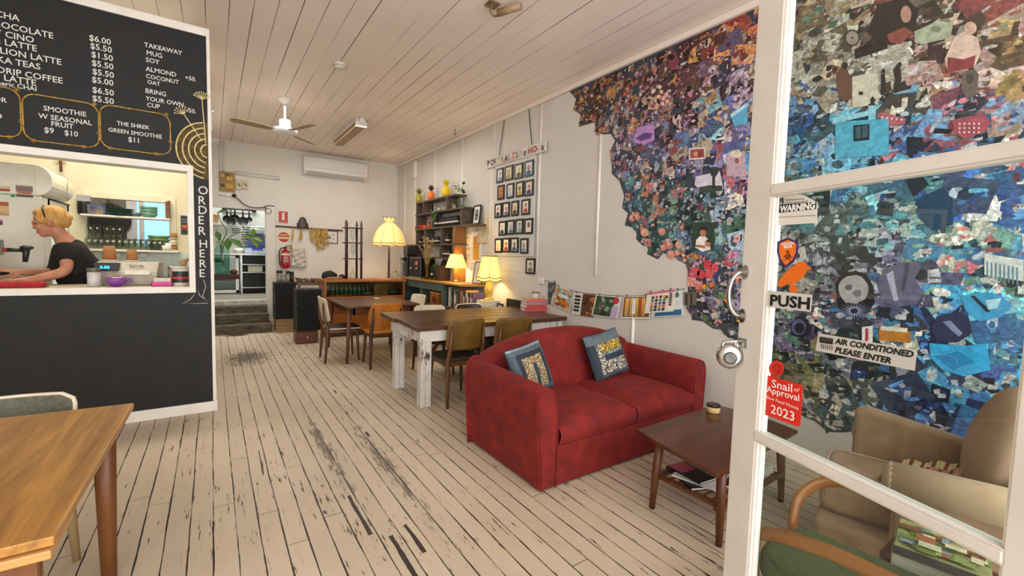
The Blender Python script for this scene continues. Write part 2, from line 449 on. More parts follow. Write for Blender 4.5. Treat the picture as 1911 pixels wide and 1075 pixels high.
# back wall with the doorway to the raised kitchen
bw = MB(); bw.bb((-3.2, YB, 0), (0.0, YB + 0.12, ZC)); bw.bb((0.0, YB, 2.2), (0.84, YB + 0.12, ZC)); bw.bb((0.84, YB, 0), (XW, YB + 0.12, ZC))
struct(bw, 'wall_back', M_WALLB, origin=(0, 0, 0))
# raised kitchen beyond
kw = MB(); kw.bb((-3.2, 11.6, 0.5), (1.7, 11.7, 3.4)); kw.bb((1.58, YB + 0.12, 0.5), (1.7, 11.6, 3.4)); kw.bb((-0.6, YB + 0.12, 0.5), (-0.5, 11.6, 3.4))
struct(kw, 'wall_kitchen', mat('kitchen_whiteboard_wall', '#c9c7c0', '#bfbdb5', rough=0.4, scale=4), origin=(0, 0, 0))
struct(MB().bb((-3.2, YB, 3.4), (1.7, 11.7, 3.5)), 'ceiling_kitchen', M_WALLB, origin=(0, 0, 0))
# servery partition: black painted counter front with the serving window
HX0, HX1, HZ0, HZ1, PT = -2.5, -0.165, 1.085, 2.075, 3.225
pw = MB(); y0, y1 = YC, YC + 0.10
pw.bb((-3.2, y0, 0), (0.0, y1, HZ0)); pw.bb((-3.2, y0, HZ1), (0.0, y1, PT)); pw.bb((HX1, y0, HZ0), (0.0, y1, HZ1)); pw.bb((-3.2, y0, HZ0), (HX0, y1, HZ1))
struct(pw, 'wall_counter', M_BLACK, origin=(0, 0, 0))
struct(MB().bb((-0.10, y1, 0), (-0.002, YB, PT)), 'wall_servery_side', M_WALLB, origin=(0, 0, 0))
t1 = MB(); t1.bb((-3.2, YC - 0.014, 3.205), (0.008, YC + 0.11, 3.268)); struct(t1, 'trim_1', M_TRIM, bevel=0.003)
t2 = MB(); t2.bb((-3.2, YC - 0.018, 0.0), (0.016, YC, 0.088)); t2.bb((-0.002, YC, 0), (0.014, YC + 0.6, 0.088)); struct(t2, 'baseboard_counter', M_TRIM, bevel=0.003)
t3 = MB(); t3.bb((-0.016, YC - 0.006, 0.088), (0.008, YC, 3.205)); t3.bb((-0.002, YC, 0.088), (0.008, YC + 0.10, 3.205)); struct(t3, 'trim_2', M_TRIM, bevel=0.002)
# frame of the serving window
t4 = MB(); d0, d1 = YC - 0.02, YC + 0.14
t4.bb((HX0 - 0.05, d0, 1.055), (-0.122, d1, 1.10)); t4.bb((HX0 - 0.05, d0, 2.07), (-0.122, d1, 2.124)); t4.bb((-0.165, d0, 1.10), (-0.122, d1, 2.07)); t4.bb((HX0 - 0.05, d0, 1.10), (HX0, d1, 2.07))
struct(t4, 'trim_3', M_TRIM, bevel=0.003)
# servery back wall with its pass-through
YK = 6.9
pa = on(1, YK, 157, 366); pb = on(1, YK, 317, 462); pc = on(1, YK, 160, 462)
PX0, PX1, PZ0, PZ1 = pa.x, pb.x, pb.z, 1.985
sw = MB(); sw.bb((-3.2, YK, 0), (-0.1, YK + 0.09, PZ0)); sw.bb((-3.2, YK, PZ1), (-0.1, YK + 0.09, PT)); sw.bb((-3.2, YK, PZ0), (PX0, YK + 0.09, PZ1)); sw.bb((PX1, YK, PZ0), (-0.1, YK + 0.09, PZ1))
struct(sw, 'wall_servery', M_CREAM, origin=(0, 0, 0))
t5 = MB(); e0 = YK - 0.02
t5.bb((PX0 - 0.01, e0, PZ1), (PX1 + 0.07, YK, PZ1 + 0.07)); t5.bb((PX1, e0, PZ0), (PX1 + 0.07, YK, PZ1)); struct(t5, 'trim_4', M_CREAM, bevel=0.003)
# scullery room seen through the pass: grey wall and a window
struct(MB().bb((-3.2, 9.3, 0), (-0.1, 9.4, PT)), 'wall_scullery', mat('scullery_grey', '#8a8478', '#777064', rough=0.7), origin=(0, 0, 0))
wa = on(1, 9.28, 243, 372); wb2 = on(1, 9.28, 318, 452)
wp = MB(); wp.bb((wa.x, 9.26, wb2.z - 0.25), (wb2.x + 0.15, 9.27, wa.z + 0.1)); struct(wp, 'window_1', M_BLUEW)
wf = MB()
for px in (241, 251, 264): q = on(1, 9.25, px, 400).x; wf.bb((q - 0.03, 9.22, wb2.z - 0.25), (q + 0.03, 9.255, wa.z + 0.12))
struct(wf, 'window_2', mat('window_sash', '#e6e0dc', rough=0.4))

# right wall: cover battens, cornice, dado line, skirting
cb = MB()
for y in (9.08, 7.56, 6.50, 5.585, 5.515, 4.42): cb.cyl((XW - 0.002, y, 1.255), (XW - 0.002, y, 3.35), 0.016, seg=10)
cb.cyl((XW - 0.002, 3.38, 1.255), (XW - 0.002, 3.38, W(1125, 250).z), 0.016, seg=10)
for y, zt in ((8.54, 1.245), (7.2, 1.245), (2.84, W(1183, 578).z)): cb.cyl((XW - 0.002, y, 0.10), (XW - 0.002, y, zt), 0.016, seg=10)
struct(cb, 'trim_5', M_TRIM)
struct(MB().bb((XW - 0.05, -1.6, 3.345), (XW, YB, 3.40)), 'trim_6', M_CEIL, bevel=0.01, origin=(0, 0, 3.4))
struct(MB().bb((XW - 0.004, 4.43, 1.24), (XW, YB, 1.25)), 'trim_7', M_WALL, bevel=0.001)
struct(MB().bb((XW - 0.016, -1.6, 0), (XW, YB, 0.12)), 'baseboard_right', M_TRIM, bevel=0.004)
bt = MB(); bt.bb((0.84, YB - 0.05, 0), (1.0, YB, 2.30)); bt.bb((0.835, YB - 0.05, 2.2), (0.86, YB + 0.1, 2.3))
struct(bt, 'trim_8', M_WALLB, bevel=0.006)
struct(MB().bb((0.99, YB - 0.02, 0), (XW, YB, 0.10)), 'baseboard_back', M_WALLB, bevel=0.004)
gl = MB()
for z in (0.45, 0.75, 1.05, 1.35, 1.65, 1.95, 2.25, 2.55): gl.bb((1.0, YB - 0.0008, z), (XW, YB, z + 0.292))
struct(gl, 'trim_9', M_WALLB, bevel=0.004)
# timber steps up to the kitchen
for i, (yy, z0, z1) in enumerate(((8.72, 0, 0.15), (9.0, 0.15, 0.30), (9.27, 0.30, 0.42))):
    struct(MB().bb((0.004, yy, z0 if i == 0 else 0), (0.86 if i == 0 else 0.835, YB, z1)), 'trim_%d' % (10 + i), M_CONC, bevel=0.012)
struct(MB().bb((0.004, 9.46, 0.42), (0.835, YB + 0.12, 0.505)), 'trim_13', mat('white_sill', '#cfccc4', '#a9a498', rough=0.6, scale=14), bevel=0.006)

# ================================================================== FURNITURE
M_RED = None
def velvet():
    m, nt, b = newmat('red_velvet')
    v = objco(nt); f = noise(nt, v, 9, 5, 0.6); f2 = noise(nt, v, 150, 2)
    g = math_n(nt, 'ADD', math_n(nt, 'MULTIPLY', f, 0.8), math_n(nt, 'MULTIPLY', f2, 0.2))
    c = ramp(nt, g, (0.3, lin('#560908')), (0.52, lin('#74110d')), (0.75, lin('#8c1c12')))
    nt.links.new(c, b.inputs['Base Color']); b.inputs['Roughness'].default_value = 0.85
    b.inputs['Sheen Weight'].default_value = 0.12; b.inputs['Sheen Roughness'].default_value = 0.4
    b.inputs['Sheen Tint'].default_value = (*lin('#e05040'), 1)
    bump(nt, b, g, 0.25, 0.004)
    return m
M_RED = velvet()
M_DKWOOD = wood('dark_brown_wood', '#2e1a10', '#5d3a22', axis=2, scale=16)
M_DKWOODX = wood('dark_brown_tabletop', '#3a2013', '#6b4429', axis=0, scale=10, rough=0.3)
M_TEAK = wood('teak_top', '#36190d', '#5f3218', axis=0, scale=9, rough=0.28)
M_TEAKL = wood('teak_leg', '#4a2511', '#70421c', axis=2, scale=12)
M_OAK = wood('oak_veneer', '#6f4518', '#b8853f', axis=1, scale=15, rough=0.35, bmp=0.05, lo=.36, hi=.64)
M_OAKL = wood('oak_leg', '#5a3216', '#7d4c22', axis=2, scale=12)
M_PLANK = wood('old_plank_top', '#24140c', '#6a4527', axis=0, scale=12, rough=0.3, bmp=0.3)
M_ORANGE = wood('honey_ply', '#9a5312', '#c27a22', axis=2, scale=10, rough=0.3)
M_CREAMP = mat('cream_vinyl', '#d9cfb8', '#cbbf a5'.replace(' ', ''), rough=0.45)
M_OLIVE = mat('olive_vinyl', '#5d4418', '#7a5a22', rough=0.5, scale=6)
M_GREYG = mat('greygreen_vinyl', '#4e4e40', '#5d5d4d', rough=0.6, scale=60)
M_SEATD = mat('dark_seat_vinyl', '#2e2720', '#3d342b', rough=0.45)
def chipped():
    m, nt, b = newmat('chipped_white_paint')
    v = objco(nt, (1, 1, 0.25)); f = noise(nt, v, 26, 8, 0.75); f2 = noise(nt, objco(nt), 5, 3)
    g = math_n(nt, 'ADD', f, math_n(nt, 'MULTIPLY', f2, 0.3))
    k = ramp(nt, g, (0.74, 0.0), (0.77, 1.0))
    c = mixc(nt, k, ramp(nt, f2, (0.3, lin('#d8d4cc')), (0.7, lin('#c2bcb2'))), lin('#46301f'))
    nt.links.new(c, b.inputs['Base Color']); b.inputs['Roughness'].default_value = 0.6
    bump(nt, b, k, -0.4, 0.004); return m
M_CHIP = chipped()

# ---- red two-seater sofa
sx0, sx1, sy0, sy1 = 1.61, 3.29, 1.985, 2.92
sofa = thing('sofa', 'red velvet two-seater sofa with an arched back beside the coffee table', 'sofa', ((sx0 + sx1) / 2, (sy0 + sy1) / 2, 0))
mb = MB(); mb.bb((sx0 + 0.08, sy0 + 0.006, 0.012), (sx1 - 0.08, sy1 - 0.03, 0.27)); mb.build('base', M_RED, sofa, w=True, bevel=0.012)
def sofa_arm(x0, x1, lean):
    w = x1 - x0; pr = [(0.0, 0.0), (w, 0.0), (w, 0.50)]
    def flare(u): return max(0.0, min(1.0, 1 - u / w if lean < 0 else u / w))
    n = 9
    for i in range(n + 1):
        a = PI * i / n
        pr.append((w / 2 + w / 2 * math.cos(a), 0.50 + 0.135 * math.sin(a)))
    m = MB(); L = 10; vs = []; fs = []; k = len(pr)
    for j in range(L + 1):
        t = j / L; y = sy0 + (sy1 - 0.05 - sy0) * t; h = 1.0 + 0.02 * t
        for (u, z) in pr:
            vs.append((x0 + u + lean * (z / 0.6) * flare(u), y, 0.012 + z * h))
    for j in range(L):
        for i in range(k):
            i2 = (i + 1) % k
            fs.append((j * k + i, j * k + i2, (j + 1) * k + i2, (j + 1) * k + i))
    m.add(vs, fs, True); m.add([vs[i] for i in range(k)], [list(range(k))]); m.add([vs[L * k + i] for i in range(k)], [list(range(k))])
    a = m.build('arm', M_RED, sofa, w=True)
    q = a.modifiers.new('weld', 'WELD'); q.merge_threshold = 0.001
    bv = a.modifiers.new('bevel', 'BEVEL'); bv.width = 0.018; bv.segments = 3; bv.limit_method = 'ANGLE'; bv.angle_limit = math.radians(60)
    pts = [(x0 + w / 2 + (u - w / 2) * 0.86 + lean * (z / 0.6) * flare(u) * 0.9, sy0 - 0.001, 0.016 + z * 0.985) for (u, z) in pr]
    pm = MB(); pm.tube([Vector(p) - Vector(sofa.location) for p in pts[1:] + [pts[0]]], 0.0055, 6)
    pm.build('piping', M_RED, a)
sofa_arm(sx0, sx0 + 0.128, -0.042)
sofa_arm(sx1 - 0.15, sx1 - 0.012, 0.035)
# arched backrest
def arch(t):                       # t 0..1 across the back
    return 0.655 + 0.20 * math.sin(PI * min(1, max(0, t))) ** 0.62
bk = MB(); n = 28; xa, xb = sx0 + 0.03, sx1 - 0.04
vs = []; fs = []; K_ = 14
for i in range(n + 1):
    u = i / n; x = xa + (xb - xa) * u; top = arch(u); th = 0.105
    ring = [(sy1 - 0.05, 0.2), (sy1 - 0.012, 0.45), (sy1 - 0.01, top - 0.10)]
    for k in range(7):
        a = PI * k / 6; ring.append((sy1 - 0.01 - th + th * math.cos(a), top - 0.085 + 0.085 * math.sin(a)))
    ring += [(sy1 - 0.225, top - 0.12), (sy1 - 0.27, 0.52), (sy1 - 0.29, 0.40), (sy1 - 0.29, 0.2)]
    K_ = len(ring); vs += [(x, y, z) for y, z in ring]
for i in range(n):
    for k in range(K_):
        k2 = (k + 1) % K_; fs.append((i * K_ + k, i * K_ + k2, (i + 1) * K_ + k2, (i + 1) * K_ + k))
bk.add(vs, fs, True); bk.add(vs[:K_], [list(range(K_))]); bk.add(vs[-K_:], [list(range(K_))])
bk.build('backrest', M_RED, sofa, w=True)
def cushion_block(x0, x1, y0, y1, z0, z1, puff):
    m = MB(); nx, ny = 14, 14; r = 0.03
    def h(u, v):
        e = (1 - (2 * u - 1) ** 6) * (1 - (2 * v - 1) ** 6)
        return e
    top = lambda u, v: (x0 + (x1 - x0) * u, y0 + (y1 - y0) * v, z1 - 0.035 + (0.035 + puff * (1 - (2 * u - 1) ** 2) * (1 - (1.5 * v - 0.6) ** 2)) * h(u, v) ** 0.5)
    bot = lambda u, v: (x0 + (x1 - x0) * u, y0 + (y1 - y0) * v, z0 + 0.02 * (1 - h(u, v)))
    m.grid(top, nx, ny); m.grid(bot, nx, ny)
    # sides
    def side(f1, f2, cnt, out):
        g = lambda u, v: tuple(Vector(f1(u)).lerp(Vector(f2(u)), v) + Vector(out) * 0.018 * math.sin(PI * v))
        m.grid(g, cnt, 5)
    side(lambda u: top(u, 0), lambda u: bot(u, 0), nx, (0, -1, 0)); side(lambda u: top(u, 1), lambda u: bot(u, 1), nx, (0, 1, 0))
    side(lambda v: top(0, v), lambda v: bot(0, v), ny, (0, 0, 0)); side(lambda v: top(1, v), lambda v: bot(1, v), ny, (0, 0, 0))
    o = m.build('seat_cushion', M_RED, sofa, w=True)
    q = o.modifiers.new('weld', 'WELD'); q.merge_threshold = 0.0008
    q = o.modifiers.new('sub', 'SUBSURF'); q.levels = 1; q.render_levels = 1
cushion_block(sx0 + 0.133, 2.446, sy0 - 0.004, 2.66, 0.262, 0.425, 0.028)
cushion_block(2.454, sx1 - 0.155, sy0 - 0.004, 2.66, 0.262, 0.425, 0.028)

# ---- denim patchwork cushions
M_PATCH = attrmat('denim_patchwork', 0.8, 0.45, 55)
DEN = ['#46535c', '#5b686f', '#2f3a44', '#3a454e', '#6a757a']
def pillow(label, c, w, h, ry, rz, rx, pattern):
    o = thing('cushion', label, 'cushion', c); R = Matrix.Rotation(rz, 3, 'Z') @ Matrix.Rotation(rx, 3, 'X') @ Matrix.Rotation(ry, 3, 'Y')
    m = MB(); n = 40
    for sgn in (-1, 1):
        vs = []; fs = []; cs = []
        for i in range(n + 1):
            for j in range(n + 1):
                u, v = 2 * i / n - 1, 2 * j / n - 1
                th = 0.065 * (max(0, (1 - u ** 2)) * max(0, (1 - v ** 2))) ** 0.42 + 0.004
                pin = 1 - 0.05 * (1 - abs(u)) * abs(v) ** 3; pin2 = 1 - 0.05 * (1 - abs(v)) * abs(u) ** 3
                vs.append(R @ Vector((u * w / 2 * pin2, sgn * th, h / 2 + v * h / 2 * pin)))
        base = len(m.v); m.v += vs
        for i in range(n):
            for j in range(n):
                m.f.append([base + q for q in (i * (n + 1) + j, (i + 1) * (n + 1) + j, (i + 1) * (n + 1) + j + 1, i * (n + 1) + j + 1)])
                m.c.append(pattern(2 * (i + .5) / n - 1, 2 * (j + .5) / n - 1) if sgn < 0 else DEN[3]); m.sm.append(True)
    m.build('cover', M_PATCH, o)
    pp = [R @ Vector((u * w / 2, 0, h / 2 + v * h / 2)) for u, v in [(-1, -1), (-.5, -.97), (0.0, -.95), (.5, -.97), (1, -1), (.97, -.5), (.95, 0), (.97, .5), (1, 1), (.5, .97), (0, .95), (-.5, .97), (-1, 1), (-.97, .5), (-.95, 0), (-.97, -.5)]]
    MB().tube(pp, 0.006, 6, closed=True).build('seam', mat('denim_seam', '#2f3f4f', '#22303e', rough=0.9), o)
    return o
rp = random.Random(3)
def patA(u, v):
    if v > 0.72: return '#8a97a0' if v > 0.9 else '#4d5a62'
    if abs(u) > 0.74 or v < -0.8: return DEN[0]
    if abs(u) > 0.56 or v > 0.5: return '#222b35'
    if -0.1 < u < 0.12 and v < 0.2: return '#26333f'
    return rp.choice(['#a89c7a', '#7a6034', '#957240', '#5a613c', '#b0a690', '#8c7c6c', '#6a4530'])
def patB(u, v):
    if v > 0.55: return '#5b676e'
    if u < -0.72: return '#2a3542'
    if v < -0.78 or u > 0.82: return '#4c5860'
    if u < -0.45: return rp.choice(['#c8c2b4', '#3b3a36', '#7c7a70'])
    if -0.25 < v < 0.0 and u > -0.4: return '#28323d'
    if v > 0.1: return rp.choice(['#b8912a', '#6f7a2c', '#2d3b22', '#d2b65c', '#8a5a28'])
    if v < -0.25: return rp.choice(['#d9d4c8', '#4a4a4a', '#8d7f5a', '#2c3440', '#b0a890'])
    return rp.choice(['#8a98a0', '#46555f'])
pillow('denim patchwork cushion leaning on the left arm of the red sofa', (1.93, 2.44, 0.452), 0.36, 0.36, math.radians(-8), math.radians(8), math.radians(-22), patA)
pillow('denim patchwork cushion with a grey-blue top band at the right of the red sofa', (2.78, 2.50, 0.452), 0.40, 0.38, math.radians(-9), math.radians(-2), math.radians(-20), patB)

# ---- coffee table
ct = thing('coffee_table', 'low dark teak coffee table in front of the red sofa', 'coffee table', (2.45, 1.36, 0))
top = MB(); top.prism([(-0.40, 0.285), (-0.46, 0.05), (-0.515, -0.285), (0.44, -0.235), (0.50, 0.0), (0.46, 0.30)], (0, 0, 0.412), (1, 0, 0), (0, 1, 0), 0.022)
top.build('tabletop', M_TEAK, ct, bevel=0.006)
for lx, ly in ((2.075, 1.53), (2.085, 1.13), (2.81, 1.16), (2.80, 1.56)):
    dx, dy = (0.02 if lx < 2.4 else -0.02), (-0.02 if ly > 1.3 else 0.02)
    m = MB(); m.tube([(lx, ly, 0), (lx + dx * .4, ly + dy * .4, 0.2), (lx + dx, ly + dy, 0.413)], [0.016, 0.022, 0.026], 14); m.build('leg', M_TEAKL, ct, w=True)
ap = MB(); ap.bb((2.10, 1.50, 0.37), (2.79, 1.52, 0.412)); ap.bb((2.10, 1.15, 0.37), (2.79, 1.17, 0.412)); ap.build('apron', M_TEAKL, ct, w=True)
sh = MB()
for y in (1.16, 1.54): sh.bb((2.085, y - 0.012, 0.165), (2.80, y + 0.012, 0.19))
for x in (2.13, 2.75): sh.bb((x - 0.012, 1.16, 0.165), (x + 0.012, 1.54, 0.19))
for i in range(7): sh.bb((2.10, 1.20 + i * 0.05, 0.186), (2.79, 1.212 + i * 0.05, 0.194))
sh.build('magazine_shelf', M_TEAKL, ct, w=True)
# magazines on its shelf
M_PRINT = attrmat('printed_cover', 0.35, 0.25, 60)
M_PRINTP = attrmat('printed_paper', 0.6, 0.15, 40)
M_PAGE = mat('page_edges', '#e6e0d2', '#cfc8b8', rough=0.8, scale=120, stretch=(0.02, 0.02, 1))
def book(name, label, cat, c, w, d, h, rz, cover, group=None, pages=None, art=None):
    """a book or magazine lying flat: w across, d deep, h thick, spine on the -x side"""
    o = thing(name, label, cat, c, rz, group)
    MB().bb((-w / 2 + 0.002, -d / 2 + 0.003, 0.002), (w / 2 - 0.003, d / 2 - 0.003, h - 0.002)).build('pages', pages or M_PAGE, o)
    m = MB(); m.col = cover
    m.bb((-w / 2, -d / 2, 0), (w / 2, d / 2, 0.002)); m.bb((-w / 2, -d / 2, h - 0.002), (w / 2, d / 2, h)); m.bb((-w / 2 - 0.001, -d / 2, 0), (-w / 2 + 0.002, d / 2, h))
    if art: art(m, w, d, h)
    m.build('cover', M_PRINT, o); return o
def art_band(cols):
    def f(m, w, d, h):
        for i, (x0, y0, x1, y1, c) in enumerate(cols):
            z = h + 0.0004 + i * 0.0003
            m.poly([(-w / 2 + w * x0, -d / 2 + d * y0, z), (-w / 2 + w * x1, -d / 2 + d * y0, z), (-w / 2 + w * x1, -d / 2 + d * y1, z), (-w / 2 + w * x0, -d / 2 + d * y1, z)], c)
    return f
book('magazine', 'black covered magazine with a yellow photo, lowest on the coffee table shelf', 'magazine', (2.30, 1.37, 0.195), 0.30, 0.26, 0.014, math.radians(-24), '#15161a', art=art_band([(0.3, 0.06, 0.62, 0.3, '#a88a1e')]))
book('magazine', 'white magazine lying askew on the coffee table shelf', 'magazine', (2.30, 1.37, 0.2105), 0.28, 0.24, 0.008, math.radians(14), '#d8d4cc')
book('magazine', 'pink and black spiral bound magazine on top of the coffee table shelf pile', 'magazine', (2.32, 1.39, 0.2195), 0.29, 0.22, 0.012, math.radians(-6), '#201d22', art=art_band([(0.0, 0.55, 0.4, 1, '#b23a52'), (0.4, 0.0, 0.46, 1, '#3b3a3d')]))
for k in range(3):
    book('newspaper', ['bottom', 'middle', 'top'][k] + ' folded newspaper of the pile at the right of the coffee table shelf', 'newspaper', (2.61, 1.36, 0.195 + 0.0125 * k), 0.26, 0.36, 0.0115, math.radians(-3 + 4 * k), '#cfcac0',
         art=art_band([(0.1, 0.1, 0.45, 0.5, '#8f8b86'), (0.55, 0.15, 0.9, 0.3, '#6f6c68'), (0.5, 0.5, 0.9, 0.8, '#a8a39b')]))
def jar(name, label, c, r, h, body, lid, lidh=0.016, group=None, cat='jar', lidname='lid'):
    o = thing(name, label, cat, c, 0, group)
    m = MB(); m.lathe([(r * .92, 0), (r, 0.004), (r, h - lidh - 0.004), (r * .9, h - lidh)], seg=24); m.build('body', body, o)
    m = MB(); m.lathe([(r * 1.0, h - lidh), (r * 1.03, h - lidh + 0.002), (r * 1.03, h - 0.003), (r * .97, h)], seg=24); m.build(lidname, lid, o)
    return o
M_SUGAR = mat('raw_sugar_in_glass', '#d8bd88', '#c8a76a', rough=0.25, scale=90)
M_LIDB = mat('black_lid', '#151412', '#1f1d1b', rough=0.35)
jar('sugar_jar', 'round glass jar of cream sugar with a black lid on the coffee table', on(2, 0.4345, 1331, 769), 0.042, 0.056, M_SUGAR, M_LIDB)

# ---- long plank table
bt_ = thing('plank_table', 'long plank table with a dark top and chipped white legs', 'table', (2.44, 4.2, 0))
tp = MB(); ys = [3.70, 3.90, 4.12, 4.33, 4.52, 4.70, 4.86]
for i in range(6):
    e = 0.012 * ((i * 7) % 3 - 1)
    tp.prism([(1.53 + e, ys[i] + 0.006), (3.31 - e, ys[i] + 0.006), (3.31 - e, ys[i + 1] - 0.006), (1.53 + e, ys[i + 1] - 0.006)], (0, 0, 0.732), (1, 0, 0), (0, 1, 0), 0.042)
tp.build('tabletop', M_PLANK, bt_, w=True, bevel=0.006)
for lx, ly in ((1.63, 3.80), (1.63, 4.49), (3.22, 3.80), (3.22, 4.49)):
    m = MB(); m.bb((lx - 0.052, ly - 0.05, 0), (lx - 0.004, ly + 0.05, 0.735)); m.bb((lx - 0.002, ly - 0.05, 0), (lx + 0.052, ly + 0.05, 0.735)); m.build('leg', M_CHIP, bt_, w=True, bevel=0.006)
a = MB(); a.bb((1.565, 3.745, 0.622), (3.285, 3.775, 0.734)); a.bb((1.565, 3.775, 0.622), (1.60, 4.56, 0.734)); a.bb((3.25, 3.775, 0.622), (3.285, 4.56, 0.734)); a.bb((1.565, 4.53, 0.622), (3.285, 4.56, 0.734))
a.build('apron', M_CHIP, bt_, w=True, bevel=0.004)
b_ = MB(); b_.tube([(1.67, 3.83, 0.44), (1.98, 4.0, 0.70)], 0.028, 4); b_.build('brace', M_DKWOOD, bt_, w=True)

# ---- cafe chairs
def make_chair(label, loc, rz, backm, seatm, woodm, top=0.84, bw=0.41, bh=0.27, style='round', edge=None, group='cafe chairs', lean=0.07):
    o = thing('cafe_chair', label, 'chair', loc, rz, group)
    sz = 0.455
    m = MB(); m.prism(rrect(0.42, 0.41, 0.07 if style != 'round' else 0.12, 6, 0, 0.01), (0, 0, sz - 0.028), (1, 0, 0), (0, 1, 0), 0.03); m.build('seat', seatm, o, bevel=0.01)
    if edge:
        MB().tube([(x, y, sz - 0.014) for x, y in rrect(0.424, 0.414, 0.07, 5, 0, 0.01)], 0.008, 6, closed=True).build('seat_edging', edge, o)
    # backrest: a bent panel
    def P(u, v, off):
        x = u * bw / 2; z = top - bh + bh * v; y = -0.215 - lean * (z - sz) / 0.4 + 0.055 * u * u * -1 * -1
        return Vector((x, y + off, z))
    n = 10; pan = rrect(2, 1, 0.36 if style == 'round' else 0.2, 6, 0, 0.5)
    if style == 'round': pan = [(u * (0.80 + 0.2 * min(1, v * 1.6)), v) for u, v in rrect(2, 1, 0.42, 7, 0, 0.5)]
    # dense polygonal panel: rows across
    vs = []; fs = []; rows = 12; cols = 12
    def half(v):
        if style == 'round':
            e = 0.62 + 0.38 * math.sin(PI * min(1.0, (v + 0.12) / 1.24)) ** 0.7
        else:
            r = 0.16; e = 1.0
            for q in (v, 1 - v):
                if q < r: e = min(e, 1 - 0.10 * (1 - math.sqrt(max(0, 1 - (1 - q / r) ** 2))) * 2)
        return e
    for off in (-0.008, 0.008):
        for i in range(rows + 1):
            v = i / rows
            for j in range(cols + 1):
                u = (2 * j / cols - 1) * half(v); vs.append(P(u, v, off))
    C1 = cols + 1; L = (rows + 1) * C1
    for i in range(rows):
        for j in range(cols):
            q = (i * C1 + j, i * C1 + j + 1, (i + 1) * C1 + j + 1, (i + 1) * C1 + j)
            fs.append(q); fs.append(tuple(L + k for k in q[::-1]))
    rim = [j for j in range(C1)] + [i * C1 + cols for i in range(1, rows + 1)] + [rows * C1 + j for j in range(cols - 1, -1, -1)] + [i * C1 for i in range(rows - 1, 0, -1)]
    for k in range(len(rim)):
        a_, b2 = rim[k], rim[(k + 1) % len(rim)]; fs.append((a_, b2, L + b2, L + a_))
    m = MB(); m.add(vs, fs, True); bo = m.build('backrest', backm, o, bevel=0.004)
    if edge:
        MB().tube([(vs[k] + vs[L + k]) / 2 for k in rim], 0.009, 6, closed=True).build('back_edging', edge, o)
    for s in (-1, 1):
        zt = top - 0.06; yt = -0.215 - lean * (zt - sz) / 0.4 - 0.022 + 0.055 * 0.7
        m = MB(); m.tube([(s * 0.20, -0.235, 0), (s * 0.19, -0.215, 0.25), (s * 0.185, -0.20, 0.44), (s * 0.178, -0.222 - lean * 0.3, 0.58), (s * 0.172, yt, zt)], [0.014, 0.020, 0.025, 0.02, 0.010], 8); m.build('leg', woodm, o)
        m = MB(); m.tube([(s * 0.19, 0.19, 0), (s * 0.175, 0.175, 0.25), (s * 0.165, 0.165, 0.43)], [0.012, 0.018, 0.023], 10); m.build('leg', woodm, o)
        m = MB(); m.bb((s * 0.175 - 0.011, -0.19, 0.385), (s * 0.175 + 0.011, 0.16, 0.428)); m.build('side_rail', woodm, o)
    m = MB(); m.bb((-0.165, 0.15, 0.385), (0.165, 0.172, 0.428)); m.build('front_rail', woodm, o); m = MB(); m.bb((-0.18, -0.205, 0.385), (0.18, -0.183, 0.428)); m.build('back_rail', woodm, o)
    return o
ch = make_chair
ch('olive vinyl backed chair at the near side of the plank table, left of the two', (1.98, 3.86, 0), math.radians(2), M_OLIVE, M_SEATD, wood('mid_brown_wood', '#4a3015', '#6e4a22', axis=2, scale=14), 0.84, 0.40, 0.30, 'square')
ch('olive vinyl backed chair at the near side of the plank table behind the red sofa', (2.47, 3.74, 0), math.radians(-3), M_OLIVE, M_SEATD, MATS['mid_brown_wood'], 0.845, 0.42, 0.30, 'square')
ch('cream backed chair at the far side of the plank table', (2.22, 4.88, 0), math.radians(172), M_CREAMP, M_CREAMP, M_DKWOOD, 0.80, 0.40, 0.28, 'square')
ch('dark olive backed chair with pale edging at the far side of the plank table', (2.81, 4.86, 0), math.radians(182), M_SEATD, M_SEATD, M_DKWOOD, 0.795, 0.40, 0.26, 'square', edge=M_CREAMP)
ch('cream backed chair at the left end of the square brown table', (1.42, 6.12, 0), math.radians(-92), M_CREAMP, M_SEATD, wood('chair_brown', '#4a2c16', '#6f4726', axis=2, scale=14), 0.84, 0.42, 0.30, 'square', edge=M_CREAMP)
ch('honey coloured bent plywood chair at the near side of the square brown table', (1.80, 5.58, 0), math.radians(-3), M_ORANGE, M_ORANGE, M_DKWOOD, 0.82, 0.44, 0.33, 'round')
ch('cream backed chair at the right end of the square brown table', (2.52, 6.60, 0), math.radians(100), M_CREAMP, M_CREAMP, MATS['chair_brown'], 0.80, 0.40, 0.27, 'square')
ch('grey-green backed chair with cream piping behind the oak table', (-0.73, 2.42, 0), math.radians(180), M_GREYG, M_DARK, wood('pale_beech', '#8f7650', '#b0966c', axis=2, scale=14), 0.775, 0.44, 0.24, 'square', edge=M_CREAMP)

